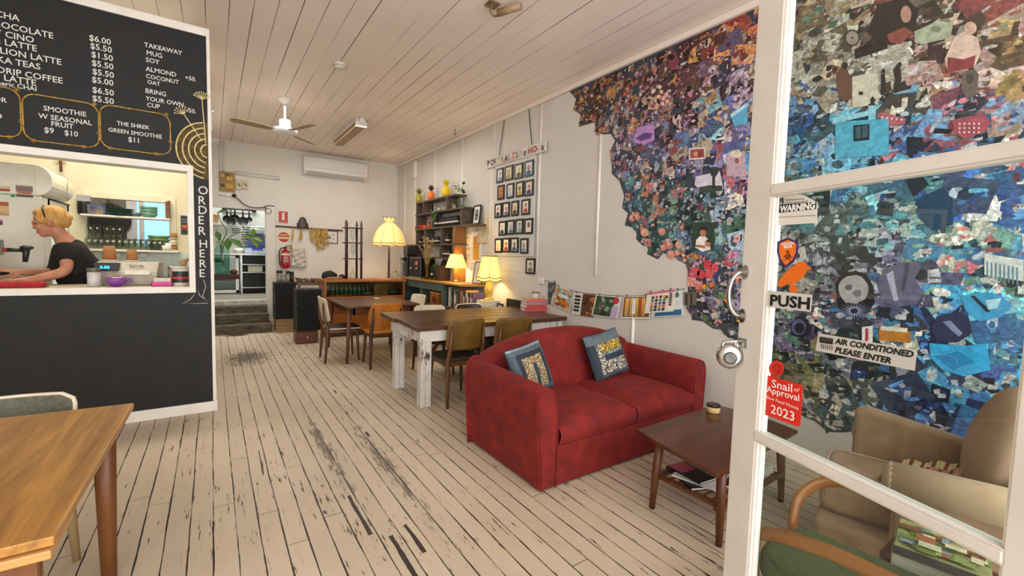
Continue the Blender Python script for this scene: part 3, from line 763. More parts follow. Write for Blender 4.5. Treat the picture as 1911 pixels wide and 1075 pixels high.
# ---- square brown table by the glass cabinet
t2 = thing('dining_table', 'square dark brown table with tapered round legs before the glass cabinet', 'table', (1.92, 6.4, 0))
m = MB(); m.prism(rrect(1.02, 1.20, 0.07, 5, 1.915, 6.39), (0, 0, 0.715), (1, 0, 0), (0, 1, 0), 0.028); m.build('tabletop', M_DKWOODX, t2, w=True, bevel=0.005)
m = MB(); m.bb((1.52, 5.87, 0.62), (2.32, 5.89, 0.714)); m.bb((1.52, 6.90, 0.62), (2.32, 6.92, 0.714)); m.bb((1.52, 5.87, 0.62), (1.54, 6.92, 0.714)); m.bb((2.30, 5.87, 0.62), (2.32, 6.92, 0.714)); m.build('apron', M_DKWOODX, t2, w=True)
for lx, ly, ex, ey in ((1.46, 5.85, -0.05, -0.08), (2.34, 5.85, 0.02, -0.08), (1.48, 6.92, -0.05, 0.05), (2.34, 6.92, 0.04, 0.05)):
    m = MB(); m.tube([(lx + ex, ly + ey, 0), (lx, ly, 0.714)], [0.016, 0.030], 14); m.build('leg', wood('red_brown_leg', '#4d2a17', '#6d4226', axis=2, scale=14), t2, w=True)
jar('sugar_jar', 'small glass jar with a dark lid on the square brown table', on(2, 0.7435, 703, 559), 0.045, 0.06, M_SUGAR, M_LIDB)

# ---- oak table in the left foreground
ft = thing('draw_leaf_table', 'pale oak draw-leaf table at the left front', 'table', (-0.85, 1.95, 0))
m = MB(); m.prism([(-1.55, 1.41), (-0.318, 1.41), (-0.296, 2.487), (-1.55, 2.56)], (0, 0, 0.716), (1, 0, 0), (0, 1, 0), 0.024); m.build('tabletop', M_OAK, ft, w=True, bevel=0.003)
m = MB(); m.prism([(-1.5, 1.40), (-0.322, 1.40), (-0.322, 1.60), (-1.5, 1.60)], (0, 0, 0.690), (1, 0, 0), (0, 1, 0), 0.022); m.build('leaf', wood('leaf_edge_oak', '#a8703a', '#c99458', axis=0, scale=10), ft, w=True, bevel=0.004)
m = MB(); m.bb((-1.45, 1.46, 0.60), (-0.36, 1.48, 0.69)); m.bb((-1.45, 2.41, 0.60), (-0.40, 2.43, 0.712)); m.bb((-0.40, 1.48, 0.61), (-0.38, 2.41, 0.712)); m.build('apron', M_OAKL, ft, w=True)
for lx, ly in ((-0.385, 2.41), (-0.40, 1.50), (-1.42, 2.41), (-1.42, 1.50)):
    m = MB(); m.tube([(lx, ly, 0), (lx, ly, 0.35), (lx, ly, 0.712)], [0.026, 0.033, 0.040], 20); m.build('leg', M_OAKL, ft, w=True)

# ================================================================== GLAZED ENTRANCE DOOR (open, hinged at the right)
DA = math.radians(18.5); dd = Vector((math.sin(DA), math.cos(DA), 0))     # from hinge side to free edge
DP = Vector((1.503, 0.793, 0)); dn = Vector((-dd.y, dd.x, 0))              # outer free edge, normal towards the street
DU = -dd                                                                  # reading direction across the face
def D(s, z, off=0.0): return DP + DU * s + Vector((0, 0, z)) + dn * off    # s along the face from the free edge
def door_px(x, y, off=0.0):
    d = Vector(ray(x, y)); o = Vector((0, 0, CAM_H)); P0 = DP + dn * off
    t = (P0 - o).dot(dn) / d.dot(dn); p = o + d * t
    return (p - P0).dot(DU), p.z
def dbox(m, s0, s1, z0, z1, t0, t1):
    ps = [D(s, z, t) for s in (s0, s1) for t in (t0, t1) for z in (z0, z1)]
    m.add(ps, [(0, 1, 3, 2), (4, 6, 7, 5), (0, 4, 5, 1), (2, 3, 7, 6), (0, 2, 6, 4), (1, 5, 7, 3)])
door = bpy.data.objects.new('door_1', None); COL.objects.link(door); door.location = DP; tag(door, kind='structure')
door.matrix_basis = Matrix.Translation(DP)
DW, ST, T0, T1 = 0.81, 0.100, -0.036, 0.0
m = MB(); dbox(m, 0, ST, 0.01, 2.75, T0, T1); dbox(m, DW - 0.105, DW, 0.01, 2.75, T0, T1); m.build('stile', M_DOORW, door, w=True, bevel=0.002)
s1, zlo = door_px(1412, 815); s2, zhi = door_px(1432, 357)
m = MB()
for za, zb in ((zlo - 0.018, zlo + 0.018), (zhi - 0.020, zhi + 0.020), (2.62, 2.75), (0.01, 0.16)):
    dbox(m, ST - 0.004, DW - 0.1, za, zb, T0, T1)
    dbox(m, ST, DW - 0.105, za + 0.006, zb - 0.006, T1, T1 + 0.004)
m.build('glazing_bar', M_DOORW, door, w=True, bevel=0.003)
m = MB()
for za, zb in ((0.16, zlo - 0.018), (zlo + 0.018, zhi - 0.02), (zhi + 0.02, 2.62)):
    for sa, sb in ((ST, ST + 0.009), (ST + 0.009, ST + 0.017)):
        dep = -0.004 if sa == ST else -0.011
        dbox(m, sa, sb, za, zb, -0.03, dep)
    dbox(m, DW - 0.111, DW - 0.105, za, zb, -0.03, -0.006)
m.build('glazing_bead', mat('bright_bead_paint', '#efece6', '#e3dfd6', rough=0.35), door, w=True, bevel=0.002)
m = MB()
for za, zb in ((0.165, zlo - 0.018), (zlo + 0.018, zhi - 0.02), (zhi + 0.02, 2.615)): dbox(m, ST + 0.012, DW - 0.108, za, zb, -0.022, -0.018)
M_PANE = glassmat('door_glass', '#eef4f2', 0.0, refl=0.9)
m.build('glass', M_PANE, door, w=True)
# pull handle
hs, hz1 = door_px(1392, 508); hs2, hz2 = door_px(1390, 590)
m = MB(); pth = [D(hs, hz1, 0.004), D(hs - 0.004, hz1 - 0.004, 0.028), D(hs - 0.012, hz1 - 0.03, 0.045), D(hs - 0.014, (hz1 + hz2) / 2, 0.052), D(hs - 0.012, hz2 + 0.03, 0.045), D(hs - 0.004, hz2 + 0.004, 0.028), D(hs, hz2, 0.004)]
m.tube(smoothpath(pth, 5), 0.0075, 10)
for z in (hz1, hz2): m.prism(ell(0.013, 0.024, 18, hs, z), D(0, 0, 0), DU, (0, 0, 1), 0.006); m.prism(ell(0.008, 0.012, 14, hs, z), D(0, 0, 0.005), DU, (0, 0, 1), 0.012)
m.build('pull_handle', M_CHROME, door, w=True)
# hasp staple and round padlock
ps, pz = door_px(1379, 658)
m = MB(); dbox(m, ps - 0.004, ps + 0.032, pz + 0.022, pz + 0.052, 0, 0.004); m.tube(smoothpath([D(ps + 0.006, pz + 0.04, 0.0), D(ps + 0.004, pz + 0.042, 0.02), D(ps + 0.004, pz + 0.024, 0.02), D(ps + 0.006, pz + 0.026, 0.0)], 5), 0.004, 8); m.build('hasp', M_STEEL, door, w=True)
pad = thing('padlock', 'round chrome disc padlock hanging from the hasp on the white door', 'padlock', D(ps - 0.004, pz - 0.04, 0.028))
PF = Vector((-0.80, -0.58, 0.1)).normalized(); PU = Vector((0, 0, 1)).cross(PF).normalized(); PVv = PF.cross(PU)
Rn = Matrix((PU, PVv, PF)).transposed(); PC = D(ps - 0.004, pz - 0.012, 0.034)
m = MB(); m.lathe([(0.0, -0.014), (0.028, -0.014), (0.039, -0.010), (0.043, 0), (0.039, 0.010), (0.028, 0.014), (0.0, 0.014)], PC, 36, m=Rn); m.build('body', M_CHROME, pad, w=True)
m = MB(); m.lathe([(0.022, 0.0138), (0.021, 0.0155), (0.014, 0.0165), (0.007, 0.0150), (0.0, 0.0150)], PC + PVv * -0.006, 24, m=Rn); m.build('keyhole', mat('lock_face', '#5c5a56', '#4a4845', rough=0.4, metal=0.8), pad, w=True)
m = MB(); m.tube(smoothpath([PC - PU * .024 + PVv * .026, PC - PU * .020 + PVv * .046, D(ps + 0.004, pz + 0.040, 0.02), PC + PU * .020 + PVv * .046, PC + PU * .024 + PVv * .026], 6), 0.0055, 10); m.build('shackle', M_CHROME, pad, w=True)
# stickers and signs on the glass and stile
GO = -0.0172
M_STK = attrmat('sticker_print', 0.4)
M_INK = mat('black_ink', '#101010', '#161616', rough=0.5)
M_WHITEI = mat('white_ink', '#f2efe9', '#eae6de', rough=0.5)
def sticker(name, outline_px, col, off, label=None):
    m = MB(); pts = [door_px(x, y, off) for x, y in outline_px]
    m.prism(pts, D(0, 0, off), DU, (0, 0, 1), 0.0006, col=col)
    o = m.build(name, M_STK, door, w=True)
    if label: o['label'] = label
    return o
def st_text(par, name, s, px0, px1, sizepx, m, off, bold=0.0, ital=0):
    """text along a line between two photo points on the door face"""
    a = door_px(*px0, off); b = door_px(*px1, off); dv = Vector((b[0] - a[0], b[1] - a[1])); Ltot = dv.length; dv.normalize()
    U = DU * dv.x + Vector((0, 0, dv.y)); V = (DU * -dv.y + Vector((0, 0, dv.x)))
    c = door_px(px0[0], px0[1] - sizepx, off); size = abs(c[1] - a[1]) * 1.38
    cu = bpy.data.curves.new('t', 'FONT'); cu.body = s; cu.size = size; cu.offset = bold; t = bpy.data.objects.new('t', cu); COL.objects.link(t); bpy.context.view_layer.update()
    wd_ = t.dimensions.x; bpy.data.objects.remove(t); bpy.data.curves.remove(cu)
    return text(name, s, size, m, par, D(a[0], a[1], off + 0.0008), U, V, bold=bold, sx=Ltot / max(wd_, 1e-4), shear=ital, depth=0.0)
w1 = sticker('warning_sticker', [(1449, 365), (1478, 361), (1500, 364), (1526, 378), (1524, 416), (1447, 421)], '#d9d5cc', GO, 'white warning sticker with a dark blue band')
def on_door(par, name, outlines, off, mt=None):
    m = MB(); inv = Matrix.Translation(-DP)
    for pts, col in outlines: m.prism([door_px(x, y, off) for x, y in pts], D(0, 0, off), DU, (0, 0, 1), 0.0003, col=col)
    m.v = [inv @ p for p in m.v]
    return m.build(name, mt or M_STK, par)
def dt(par, name, *a, **k):
    o = st_text(None, name, *a, **k); o.parent = par; o.location = o.location - DP; return o
on_door(w1, 'band', [([(1448, 382), (1524, 377), (1523, 390), (1447, 398)], '#1b2c3e'), ([(1449, 405.5), (1523, 401.5), (1523, 402.3), (1449, 406.3)], '#33404c')], GO + 0.0007)
dt(w1, 'lettering', 'WARNING', (1456, 395.5), (1522, 389), 11, M_WHITEI, GO + 0.0011, bold=0.0012)
dt(w1, 'small_print', 'Neighbourhood', (1464, 375), (1500, 373), 4, M_INK, GO + 0.0008)
dt(w1, 'small_print', 'Watch Queensland', (1464, 380.5), (1507, 377.5), 4, M_INK, GO + 0.0008)
on_door(w1, 'emblem', [([(1452, 371), (1456, 368), (1458, 374), (1455, 382), (1452, 379)], '#22303c'), ([(1458, 370), (1462, 368), (1463, 378), (1459, 382)], '#22303c')], GO + 0.0008)
s1_ = sticker('shield_sticker', [(1451, 451), (1471, 443), (1490, 452), (1489, 472), (1482, 489), (1466, 500), (1454, 486), (1450, 470)], '#3a1f5c', GO, 'purple and orange shield sticker')
on_door(s1_, 'field', [([(1455, 454), (1471, 447.5), (1486, 455), (1485, 471), (1479, 485), (1466, 495), (1457, 483), (1454, 469)], '#e2731c'), ([(1464, 476), (1470, 474), (1476, 475), (1474, 482), (1468, 483)], '#2a1b1a'), ([(1461, 487), (1463, 485), (1479, 478), (1480, 480)], '#2a1b1a'), ([(1462, 479), (1464, 477.5), (1477, 486), (1476, 488)], '#2a1b1a'), ([(1466, 471), (1470, 466), (1475, 471), (1470, 474)], '#2a1b1a')], GO + 0.0007)
dt(s1_, 'lettering', 'GOLDEN', (1459, 458), (1482, 456), 5, M_WHITEI, GO + 0.0011, bold=0.0004)
dt(s1_, 'lettering', 'BEAR', (1463, 463.5), (1479, 462), 5, M_WHITEI, GO + 0.0011, bold=0.0004)
sticker('bird_sticker', [(1451, 534), (1454, 524), (1464, 511), (1474, 501), (1484, 495), (1490, 489), (1498, 488), (1504, 491), (1506, 496), (1515, 501), (1512, 503), (1505, 504), (1502, 513), (1495, 521), (1486, 527), (1482, 530), (1484, 534), (1490, 541), (1486, 546), (1474, 545), (1472, 539), (1478, 533), (1469, 530), (1459, 536)], '#e06a10', GO, 'orange bird silhouette sticker')
p_ = sticker('push_sign', [(1434, 542), (1516, 550), (1513, 582), (1432, 573)], '#c9c5bf', T1 + 0.0003, 'grey push sign with bold black lettering')
dt(p_, 'lettering', 'PUSH', (1436, 569), (1510, 577), 20, M_INK, T1 + 0.0012, bold=0.0016)
a_ = sticker('air_conditioned_sign', [(1528, 622), (1711, 653), (1707, 692), (1522, 654)], '#bdbab2', GO, 'grey air conditioning sign with black lettering')
dt(a_, 'lettering', 'AIR CONDITIONED', (1559, 641), (1705, 667.5), 10.5, M_INK, GO + 0.0009, bold=0.0008, ital=0.2)
dt(a_, 'lettering', 'PLEASE ENTER', (1558, 657), (1663, 679), 10.5, M_INK, GO + 0.0009, bold=0.0008, ital=0.2)
on_door(a_, 'icon', [([(1530, 628), (1555, 632), (1554, 643), (1529, 639)], '#1a1a1a'), ([(1532, 630), (1553, 633.5), (1553, 635), (1532, 631.5)], '#bdbab2'), ([(1533, 634), (1552, 637), (1552, 638.5), (1533, 635.5)], '#bdbab2')]
        + [([(1531 + i * 4, 641 + i * .7), (1532.2 + i * 4, 641.2 + i * .7), (1534.2 + i * 4, 646 + i * .7), (1532.5 + i * 4, 650.5 + i * .7), (1531.2 + i * 4, 650.3 + i * .7), (1532.8 + i * 4, 646 + i * .7)], '#1a1a1a') for i in range(6)], GO + 0.0008)
sn = sticker('snail_sticker', [(1449 + 14 * math.cos(t * PI / 10), 688 + 15 * math.sin(t * PI / 10)) for t in range(20)], '#cf2a1e', GO, 'round red snail spiral sticker')
on_door(sn, 'spiral', [([(1449 + r * math.cos(a), 688 + r * 1.06 * math.sin(a)) for r, a in [(3 + 8 * k / 40, k * 0.36) for k in range(41)]] + [(1449 + r * math.cos(a), 688 + r * 1.06 * math.sin(a)) for r, a in [(1.6 + 8 * k / 40, k * 0.36) for k in range(40, -1, -1)]], '#8f150f')], GO + 0.0008)
ap_ = sticker('approval_sticker', [(1432, 700), (1495, 718), (1498, 722), (1494, 795), (1488, 796), (1428, 774)], '#d3281c', GO, 'square red award sticker with white lettering')
dt(ap_, 'lettering', 'Snail', (1440, 722), (1478, 732), 15, M_WHITEI, GO + 0.0009, bold=0.0003)
dt(ap_, 'lettering', 'of', (1481, 729), (1490, 732), 8, M_WHITEI, GO + 0.0009, ital=0.3)
dt(ap_, 'lettering', 'Approval', (1431, 731), (1492, 749), 12, M_WHITEI, GO + 0.0009, bold=0.0003)
dt(ap_, 'lettering', 'Slow Food Noosa', (1430, 743), (1490, 765), 6, M_WHITEI, GO + 0.0009)
dt(ap_, 'lettering', '2023', (1438, 770), (1482, 786), 17, M_WHITEI, GO + 0.0009, bold=0.0003)

# ================================================================== RIGHT WALL: COLLAGE MURAL
def mural_material():
    m, nt, b = newmat('collage_paper')
    a = N(nt, 'ShaderNodeAttribute', attribute_name='Col'); c = a.outputs['Color']
    v = objco(nt)
    f = noise(nt, v, 26, 8, 0.78, 1.6); g = ramp(nt, f, (0.34, 0.3), (0.46, 0.8), (0.56, 1.1), (0.68, 1.6))
    c = mixc(nt, 0.9, c, g, 'MULTIPLY')
    h = N(nt, 'ShaderNodeHueSaturation'); h.inputs['Saturation'].default_value = 0.92
    nt.links.new(c, h.inputs['Color'])
    n2 = noise(nt, v, 5, 3); nt.links.new(ramp(nt, n2, (0.3, 0.47), (0.7, 0.53)), h.inputs['Hue'])
    vo = N(nt, 'ShaderNodeTexVoronoi', feature='F1'); vo.inputs['Scale'].default_value = 55; nt.links.new(v, vo.inputs['Vector'])
    bw = N(nt, 'ShaderNodeSeparateColor'); nt.links.new(vo.outputs['Color'], bw.inputs[0])
    k = ramp(nt, bw.outputs[0], (0.0, 0.6), (0.5, 0.95), (1.0, 1.4))
    c = mixc(nt, 0.8, h.outputs[0], k, 'MULTIPLY')
    nt.links.new(c, b.inputs['Base Color']); b.inputs['Roughness'].default_value = 0.45
    return m
M_MURAL = mural_material()
CTRL = [(1100,190,'2a1f1c 8a4a22 b5763a 5a3a34'),(1250,120,'7a4a3a 9a5a3a 5b3a44 caa07a 3a2424'),(1370,60,'b4572c 8a3a22 5a2a22 6a5a7a d08a4a'),
(1150,230,'8a7a80 5a4a5a b0a4a8 c07a4a 3a3038'),(1260,190,'7a4a5a b07a8a 5a3444 d0b4bc 2a1a22 9a6a6a'),(1370,150,'a08aa8 7a5a7a c0a8b8 6a4a3a 3a2a34'),
(1200,260,'6a5a7a 8a6a9a b09ac0 9a4a5a 2f2a3a'),(1330,230,'5a6aa0 b08a5a 3a4a8a c8b49a 7a4a6a 88b8c8'),(1200,310,'3a4a6a 6a7aa0 a8b4cc 2a3040 caa090 8a4a50'),
(1340,310,'5a5a90 8a8ab8 c0b8d0 3a3a5a d8ccc0 a05a6a'),(1190,370,'3a7a8a 5aa0a8 2a4a4a 6a8a7a b87a5a'),(1330,380,'3f5f7a 6a8aa8 2f4a4a 8aa0b8 e0dcd8 24343a'),
(1230,430,'2a5a5a d08a7a 1f3a3a 5a9a98 c86a6a 3a6a5a'),(1340,430,'3a5a4a 4a6a8a 2a3a3a 7aa0a0 b0a8b8'),(1330,500,'e08a80 c84a5a 5a8aa0 f0b0a0 3a4a5a 9a7a90'),
(1300,560,'4a4a5a e0a030 6a6a70 8a8a98 2a2a34 c07020'),(1350,590,'3a3a6a 6a8a4a 2a2a3a 8a8098 4a5a5a'),
(1520,40,'9a8468 b49a78 6a5a44 5a7a6a'),(1620,60,'4a3a30 2a1f1c 8a4a44 c0a890 6a5a50'),(1780,60,'6a4a3a c8a898 3a2a28 a04a44 8a8a6a'),(1880,80,'8a6a3a c0a070 5a4030 b08a5a'),
(1550,150,'b0a898 8a8278 c8bcae 5a544e'),(1650,150,'c8b8a8 a89888 3a3432 e0d4c4'),(1800,150,'c89a94 a87a78 e0c0b8 8a4a4a 6a6060'),
(1500,230,'2a5a9a 3a4a6a 4a8ab8 2a2f3a 6a9ac8'),(1600,250,'4aa0c8 2a6a8a 8ac8e0 1f3a4a 6ab8d8'),(1750,240,'8a4a5a b86a7a 3a5a8a 6a9ac8 2a2a3a'),(1880,220,'4a7ab8 b8a090 3a5a9a 8aa0c8'),
(1480,310,'3a7aa8 4a6a7a 8aa8b8 6a6a5a'),(1650,320,'5ab8e0 2a8ab8 8ad0f0 3a5a8a 1f4a6a'),(1780,330,'3a4a6a 2a6ab8 1f2a3a 4aa0d8'),(1880,340,'4a90c8 d8d0c8 2a5a9a c05a6a'),
(1560,400,'4a5a5a 7a8a88 2f3f44 a8b0b0 3a6a7a'),(1700,400,'2a4a5a 3a7a8a 8aa098 1a2a34 5a9aa8'),(1830,420,'c8c8b8 4a90b8 8aa898 c06a6a e0dcd0'),
(1480,480,'8a8a80 5a5a54 b0aca0 3a3a3a'),(1580,500,'3a3f4a 9a98a8 22242c 6a6a7a'),(1700,520,'4a4a68 6a6a90 2a2a3a 8a88a8'),(1830,500,'6a9a8a 3a7aa8 c8c8c0 2a4a5a b05a6a'),
(1480,620,'4a3a5a 6a5a7a 2a2a34 8a7a8a 5a7a6a'),(1600,610,'c8c0b0 5a8a9a 3a3a4a c04a5a 2a6a9a'),(1780,620,'2a3a6a 2a8ac8 1f2a4a 4ab0e0'),(1870,600,'2aa0d8 5ac0e8 2a6a9a 6a9aa8'),
(1490,700,'3a4a34 6a6a44 2a2f2a 8a7a5a'),(1620,710,'2a3a3a 1f2a2a 5a6a5a 7a7a88'),(1780,700,'3aa8d8 2a7ab8 1f4a6a 6ac0e0'),(1880,690,'4a6a6a 3a4a54 8a9a98 2a8ab8'),
(1550,780,'2a4a54 1f3a4a 3a5a5a c8b8a0'),(1700,780,'1f3a6a 2a6aa8 1a2a44 3a90c8'),(1830,790,'1a2f5a 2a4a8a 14203a')]
def WU(x, y): p = W(x, y); return (-p.y, p.z)
CT = [(WU(x, y), ['#' + q for q in s.split()]) for x, y, s in CTRL]
EDGE = [WU(*q) for q in [(1406, 14), (1300, 62), (1200, 108), (1130, 139), (1063, 170), (1075, 185), (1070, 205), (1084, 213), (1080, 237), (1110, 228), (1113, 252), (1140, 250), (1148, 262), (1139, 282), (1141, 302),
    (1143, 325), (1156, 338), (1165, 365), (1161, 388), (1172, 398), (1166, 420), (1190, 428), (1187, 446), (1200, 459), (1213, 459), (1207, 474), (1228, 484), (1238, 472), (1262, 481), (1282, 495), (1284, 510), (1284, 560), (1280, 575), (1291, 577), (1291, 597), (1312, 600), (1330, 613), (1352, 617), (1358, 630), (1368, 632),
    (1400, 668), (1450, 735), (1497, 775), (1520, 785), (1545, 806), (1575, 807), (1640, 800), (1911, 900)]]
uu, vv = EDGE[-1]
EDGE += [(0.4, vv), (0.4, 3.34)]
def inside(p):
    x, y = p; c = False; n = len(EDGE); j = n - 1
    for i in range(n):
        xi, yi = EDGE[i]; xj, yj = EDGE[j]
        if (yi > y) != (yj > y) and x < (xj - xi) * (y - yi) / (yj - yi) + xi: c = not c
        j = i
    return c
mural = thing('collage_mural', 'large collage of magazine cut-outs shading from orange to purple to blue on the right wall', 'mural', (XW, 1.6, 1.8))
rm = random.Random(11)
def wpt(u, v, off): return (XW - off, -u, v)
m = MB(); m.prism([(u, v) for u, v in EDGE], (XW - 0.0005, 0, 0), (0, -1, 0), (0, 0, 1), 0.001, col='#39404c')
m.build('backing', attrmat('collage_backing', 0.6), mural, w=True)
m = MB(); lst = []
minu = min(e[0] for e in EDGE); maxu = 0.4
tries = 0
while len(lst) < 4600 and tries < 60000:
    tries += 1
    u, v = rm.uniform(minu, maxu), rm.uniform(0.3, 3.34)
    if not inside((u, v)): continue
    k = (u - minu) / (maxu - minu)
    sz = rm.choice([0.022, 0.03, 0.042, 0.06]) * (0.85 + 1.35 * max(0, k - .25))
    if len(lst) < 900: sz *= 1.5
    n = rm.choice([4, 4, 4, 5, 6, 7]); a0 = rm.uniform(0, 6.3); asp = rm.uniform(0.5, 1.5)
    if n == 4 and rm.random() < 0.7:
        rot = rm.gauss(0, 0.12 + .25 * k); pts = [(sz * asp, sz), (-sz * asp, sz), (-sz * asp, -sz), (sz * asp, -sz)]
        pts = [(x * math.cos(rot) - y * math.sin(rot), x * math.sin(rot) + y * math.cos(rot)) for x, y in pts]
        pts = [(x + rm.gauss(0, sz * .12), y + rm.gauss(0, sz * .12)) for x, y in pts]
    else:
        pts = [(sz * rm.uniform(0.6, 1.25) * asp * math.cos(a0 + 2 * PI * i / n), sz * rm.uniform(0.6, 1.25) * math.sin(a0 + 2 * PI * i / n)) for i in range(n)]
    pts = [(u + x, v + y) for x, y in pts]
    bad = [p for p in pts if not inside(p)]
    if bad:
        pts = [((p[0] + (u - p[0]) * 0.75, p[1] + (v - p[1]) * 0.75) if not inside(p) else p) for p in pts]
        if any(p[1] > 3.345 for p in pts): continue
    ds = sorted(((u - c[0][0]) ** 2 + (v - c[0][1]) ** 2, i) for i, c in enumerate(CT))[:3]
    w = [1 / (d + 0.004) for d, _ in ds]; r = rm.random() * sum(w); pick = ds[0][1]
    for ww, (_, i) in zip(w, ds):
        if r < ww: pick = i; break
        r -= ww
    col = lin(rm.choice(CT[pick][1])); g = rm.uniform(0.5, 1.25) if k < .4 else rm.uniform(.7, 1.5); col = tuple(min(0.9, q * g) for q in col)
    lst.append((pts, col, CT[pick][1], sz, k))
for i, (pts, col, pal, sz, k) in enumerate(lst):
    off = 0.0012 + 0.000002 * i
    m.poly([wpt(a, b_, off) for a, b_ in pts], col)
    cu_, cv_ = sum(p[0] for p in pts) / len(pts), sum(p[1] for p in pts) / len(pts)
    for j in range(rm.randint(2, 4) if k < .45 else rm.randint(4, 8)):
        t = rm.random(); c2 = lin(rm.choice(pal))
        if t < (.18 if k < .45 else .08): c2 = tuple(q * .25 for q in c2)
        elif t < (.46 if k < .45 else .32): c2 = tuple(.42 + .35 * q for q in c2)
        else: g = rm.uniform(.45, 1.5); c2 = tuple(min(.8, q * g) for q in c2)
        r1, r2 = sz * rm.uniform(.15, .62), sz * rm.uniform(.08, .42); an = rm.choice([0, 0, 1.57, rm.uniform(0, 3.1)]); n2 = rm.choice([4, 4, 5, 6, 7])
        ox, oy = rm.uniform(-.55, .55) * sz, rm.uniform(-.55, .55) * sz; q2 = []
        for q in range(n2):
            w_ = 2 * PI * (q + .5) / n2; rr = rm.uniform(.75, 1.25); x, y = r1 * rr * math.cos(w_), r2 * rr * math.sin(w_)
            q2.append((cu_ + ox + x * math.cos(an) - y * math.sin(an), cv_ + oy + x * math.sin(an) + y * math.cos(an)))
        if all(inside(p) for p in q2[::2]) and max(p[1] for p in q2) < 3.345: m.poly([wpt(a, b_, off + .00003 * (j + 1)) for a, b_ in q2], c2)
m.build('cuttings', M_MURAL, mural, w=True, recalc=False)
# larger pictures pasted on top
M_PIC = attrmat('pasted_picture', 0.45, 0.3, 30)
def feature(name, shapes, o0=0.0135):
    m = MB()
    for i, (pts, c) in enumerate(shapes):
        q = [W(x, y, 0.0) for x, y in pts]
        m.poly([(XW - o0 - 0.0003 * i, p.y, p.z) for p in q], c)
    m.build(name, M_PIC, mural, w=True, recalc=False)
def el(cx, cy, a, b, n=16, j=0.0): return [(cx + a * math.cos(2 * PI * i / n) * (1 + rm.uniform(-j, j)), cy + b * math.sin(2 * PI * i / n) * (1 + rm.uniform(-j, j))) for i in range(n)]
def rg(x0, y0, x1, y1, s=0): return [(x0, y0 + s), (x1, y0), (x1, y1), (x0, y1 + s)]
feature('pasted_photo', [(rg(1293, 415, 1335, 468), '#2c3f34'), ([(1299, 462), (1301, 448), (1308, 441), (1318, 441), (1325, 449), (1328, 466), (1312, 470)], '#e6e0da'), (el(1314, 434, 6, 8), '#b0755a'), ([(1307, 433), (1308, 426), (1314, 423), (1320, 427), (1321, 433), (1317, 429), (1311, 429)], '#1d1714'), (el(1323, 455, 5, 6), '#b57a60'), ([(1318, 452), (1322, 447), (1328, 450), (1328, 453), (1322, 451)], '#1d1714'), ([(1300, 456), (1318, 459), (1318, 463), (1300, 461)], '#a86f55')])
for cx, cy, r in [(1251, 458, 7), (1237, 432, 7), (1205, 434, 8), (1254, 475, 8), (1268, 458, 6), (1181, 408, 6), (1190, 405, 6), (1265, 472, 5), (1240, 462, 6)]:
    feature('pasted_fruit', [(el(cx, cy, r, r), rm.choice(['#cf8a78', '#d79a82', '#c77a70'])), (el(cx - 2, cy - 2, r * .5, r * .5), '#dba692')], 0.0138)
for cx, cy in [(1322, 494), (1310, 512), (1300, 508), (1325, 512), (1335, 500)]:
    feature('pasted_fruit', [(el(cx, cy, 8, 9, 10, .1), rm.choice(['#d4525a', '#e07a78', '#c8404c']))], 0.0138)
feature('pasted_flower', [([(1316 + (7 if k % 2 else 3) * math.cos(k * PI / 6), 535 + (7 if k % 2 else 3) * math.sin(k * PI / 6)) for k in range(12)], '#e8a020'), ([(1330 + (6 if k % 2 else 3) * math.cos(k * PI / 6), 532 + (6 if k % 2 else 3) * math.sin(k * PI / 6)) for k in range(12)], '#d9761a'), (rg(1278, 545, 1302, 570), '#6b6258'), (rg(1281, 548, 1285, 569), '#3c3630'), (rg(1290, 548, 1294, 569), '#3c3630')])
for k in range(5):
    for j in range(5):
        cx, cy = 1266 + k * 8 + (j % 2) * 4, 137 + j * 7 - k * 3
        feature('pasted_pattern', [(el(cx, cy, 3.4, 3.4, 8), '#7a4a54'), (el(cx, cy, 1.6, 1.6, 8), '#2a1a20')], 0.0138)
for cx, cy in [(1233, 163), (1236, 172), (1231, 181), (1240, 184), (1246, 177), (1247, 190), (1238, 194)]:
    feature('pasted_pattern', [(el(cx, cy, 4, 4, 10), '#e2b8a2')], 0.0139)
feature('pasted_photo', [([(1184, 266), (1190, 238), (1222, 232), (1224, 262), (1205, 270)], '#b286c4'), ([(1188, 258), (1205, 248), (1220, 250), (1216, 258), (1196, 264)], '#5b3a78')])
feature('pasted_photo', [([(1300, 330), (1345, 320), (1352, 352), (1310, 358), (1298, 345)], '#cfc9d8'), ([(1305, 350), (1325, 346), (1350, 347), (1350, 356), (1308, 359)], '#3a4240'), (rg(1331, 312, 1336, 352), '#2b2a2c'), (el(1334, 322, 8, 9, 10, .3), '#2f3a38')])
feature('pasted_photo', [([(1365, 214), (1396, 192), (1397, 230), (1372, 238)], '#5aa6c8'), ([(1365, 214), (1396, 192), (1396, 199), (1366, 221)], '#a9d4e4')])
feature('pasted_photo', [(rg(1287, 275, 1318, 297, 2), '#d8d2cc'), (rg(1290, 278, 1316, 294, 2), '#a0434a'), (el(1300, 288, 4, 5), '#c89a7a'), (el(1309, 288, 4, 5), '#7a4030')])
feature('pasted_photo', [([(1248, 105), (1262, 98), (1270, 115), (1262, 132), (1250, 128)], '#7d3f4b'), (el(1254, 107, 6, 6), '#1d1416')])
feature('pasted_photo', [([(1357, 290), (1392, 282), (1394, 330), (1358, 330)], '#b9a2b0'), (el(1376, 288, 10, 7), '#d9ceb8'), (el(1377, 300, 4, 5), '#8a5a48')])
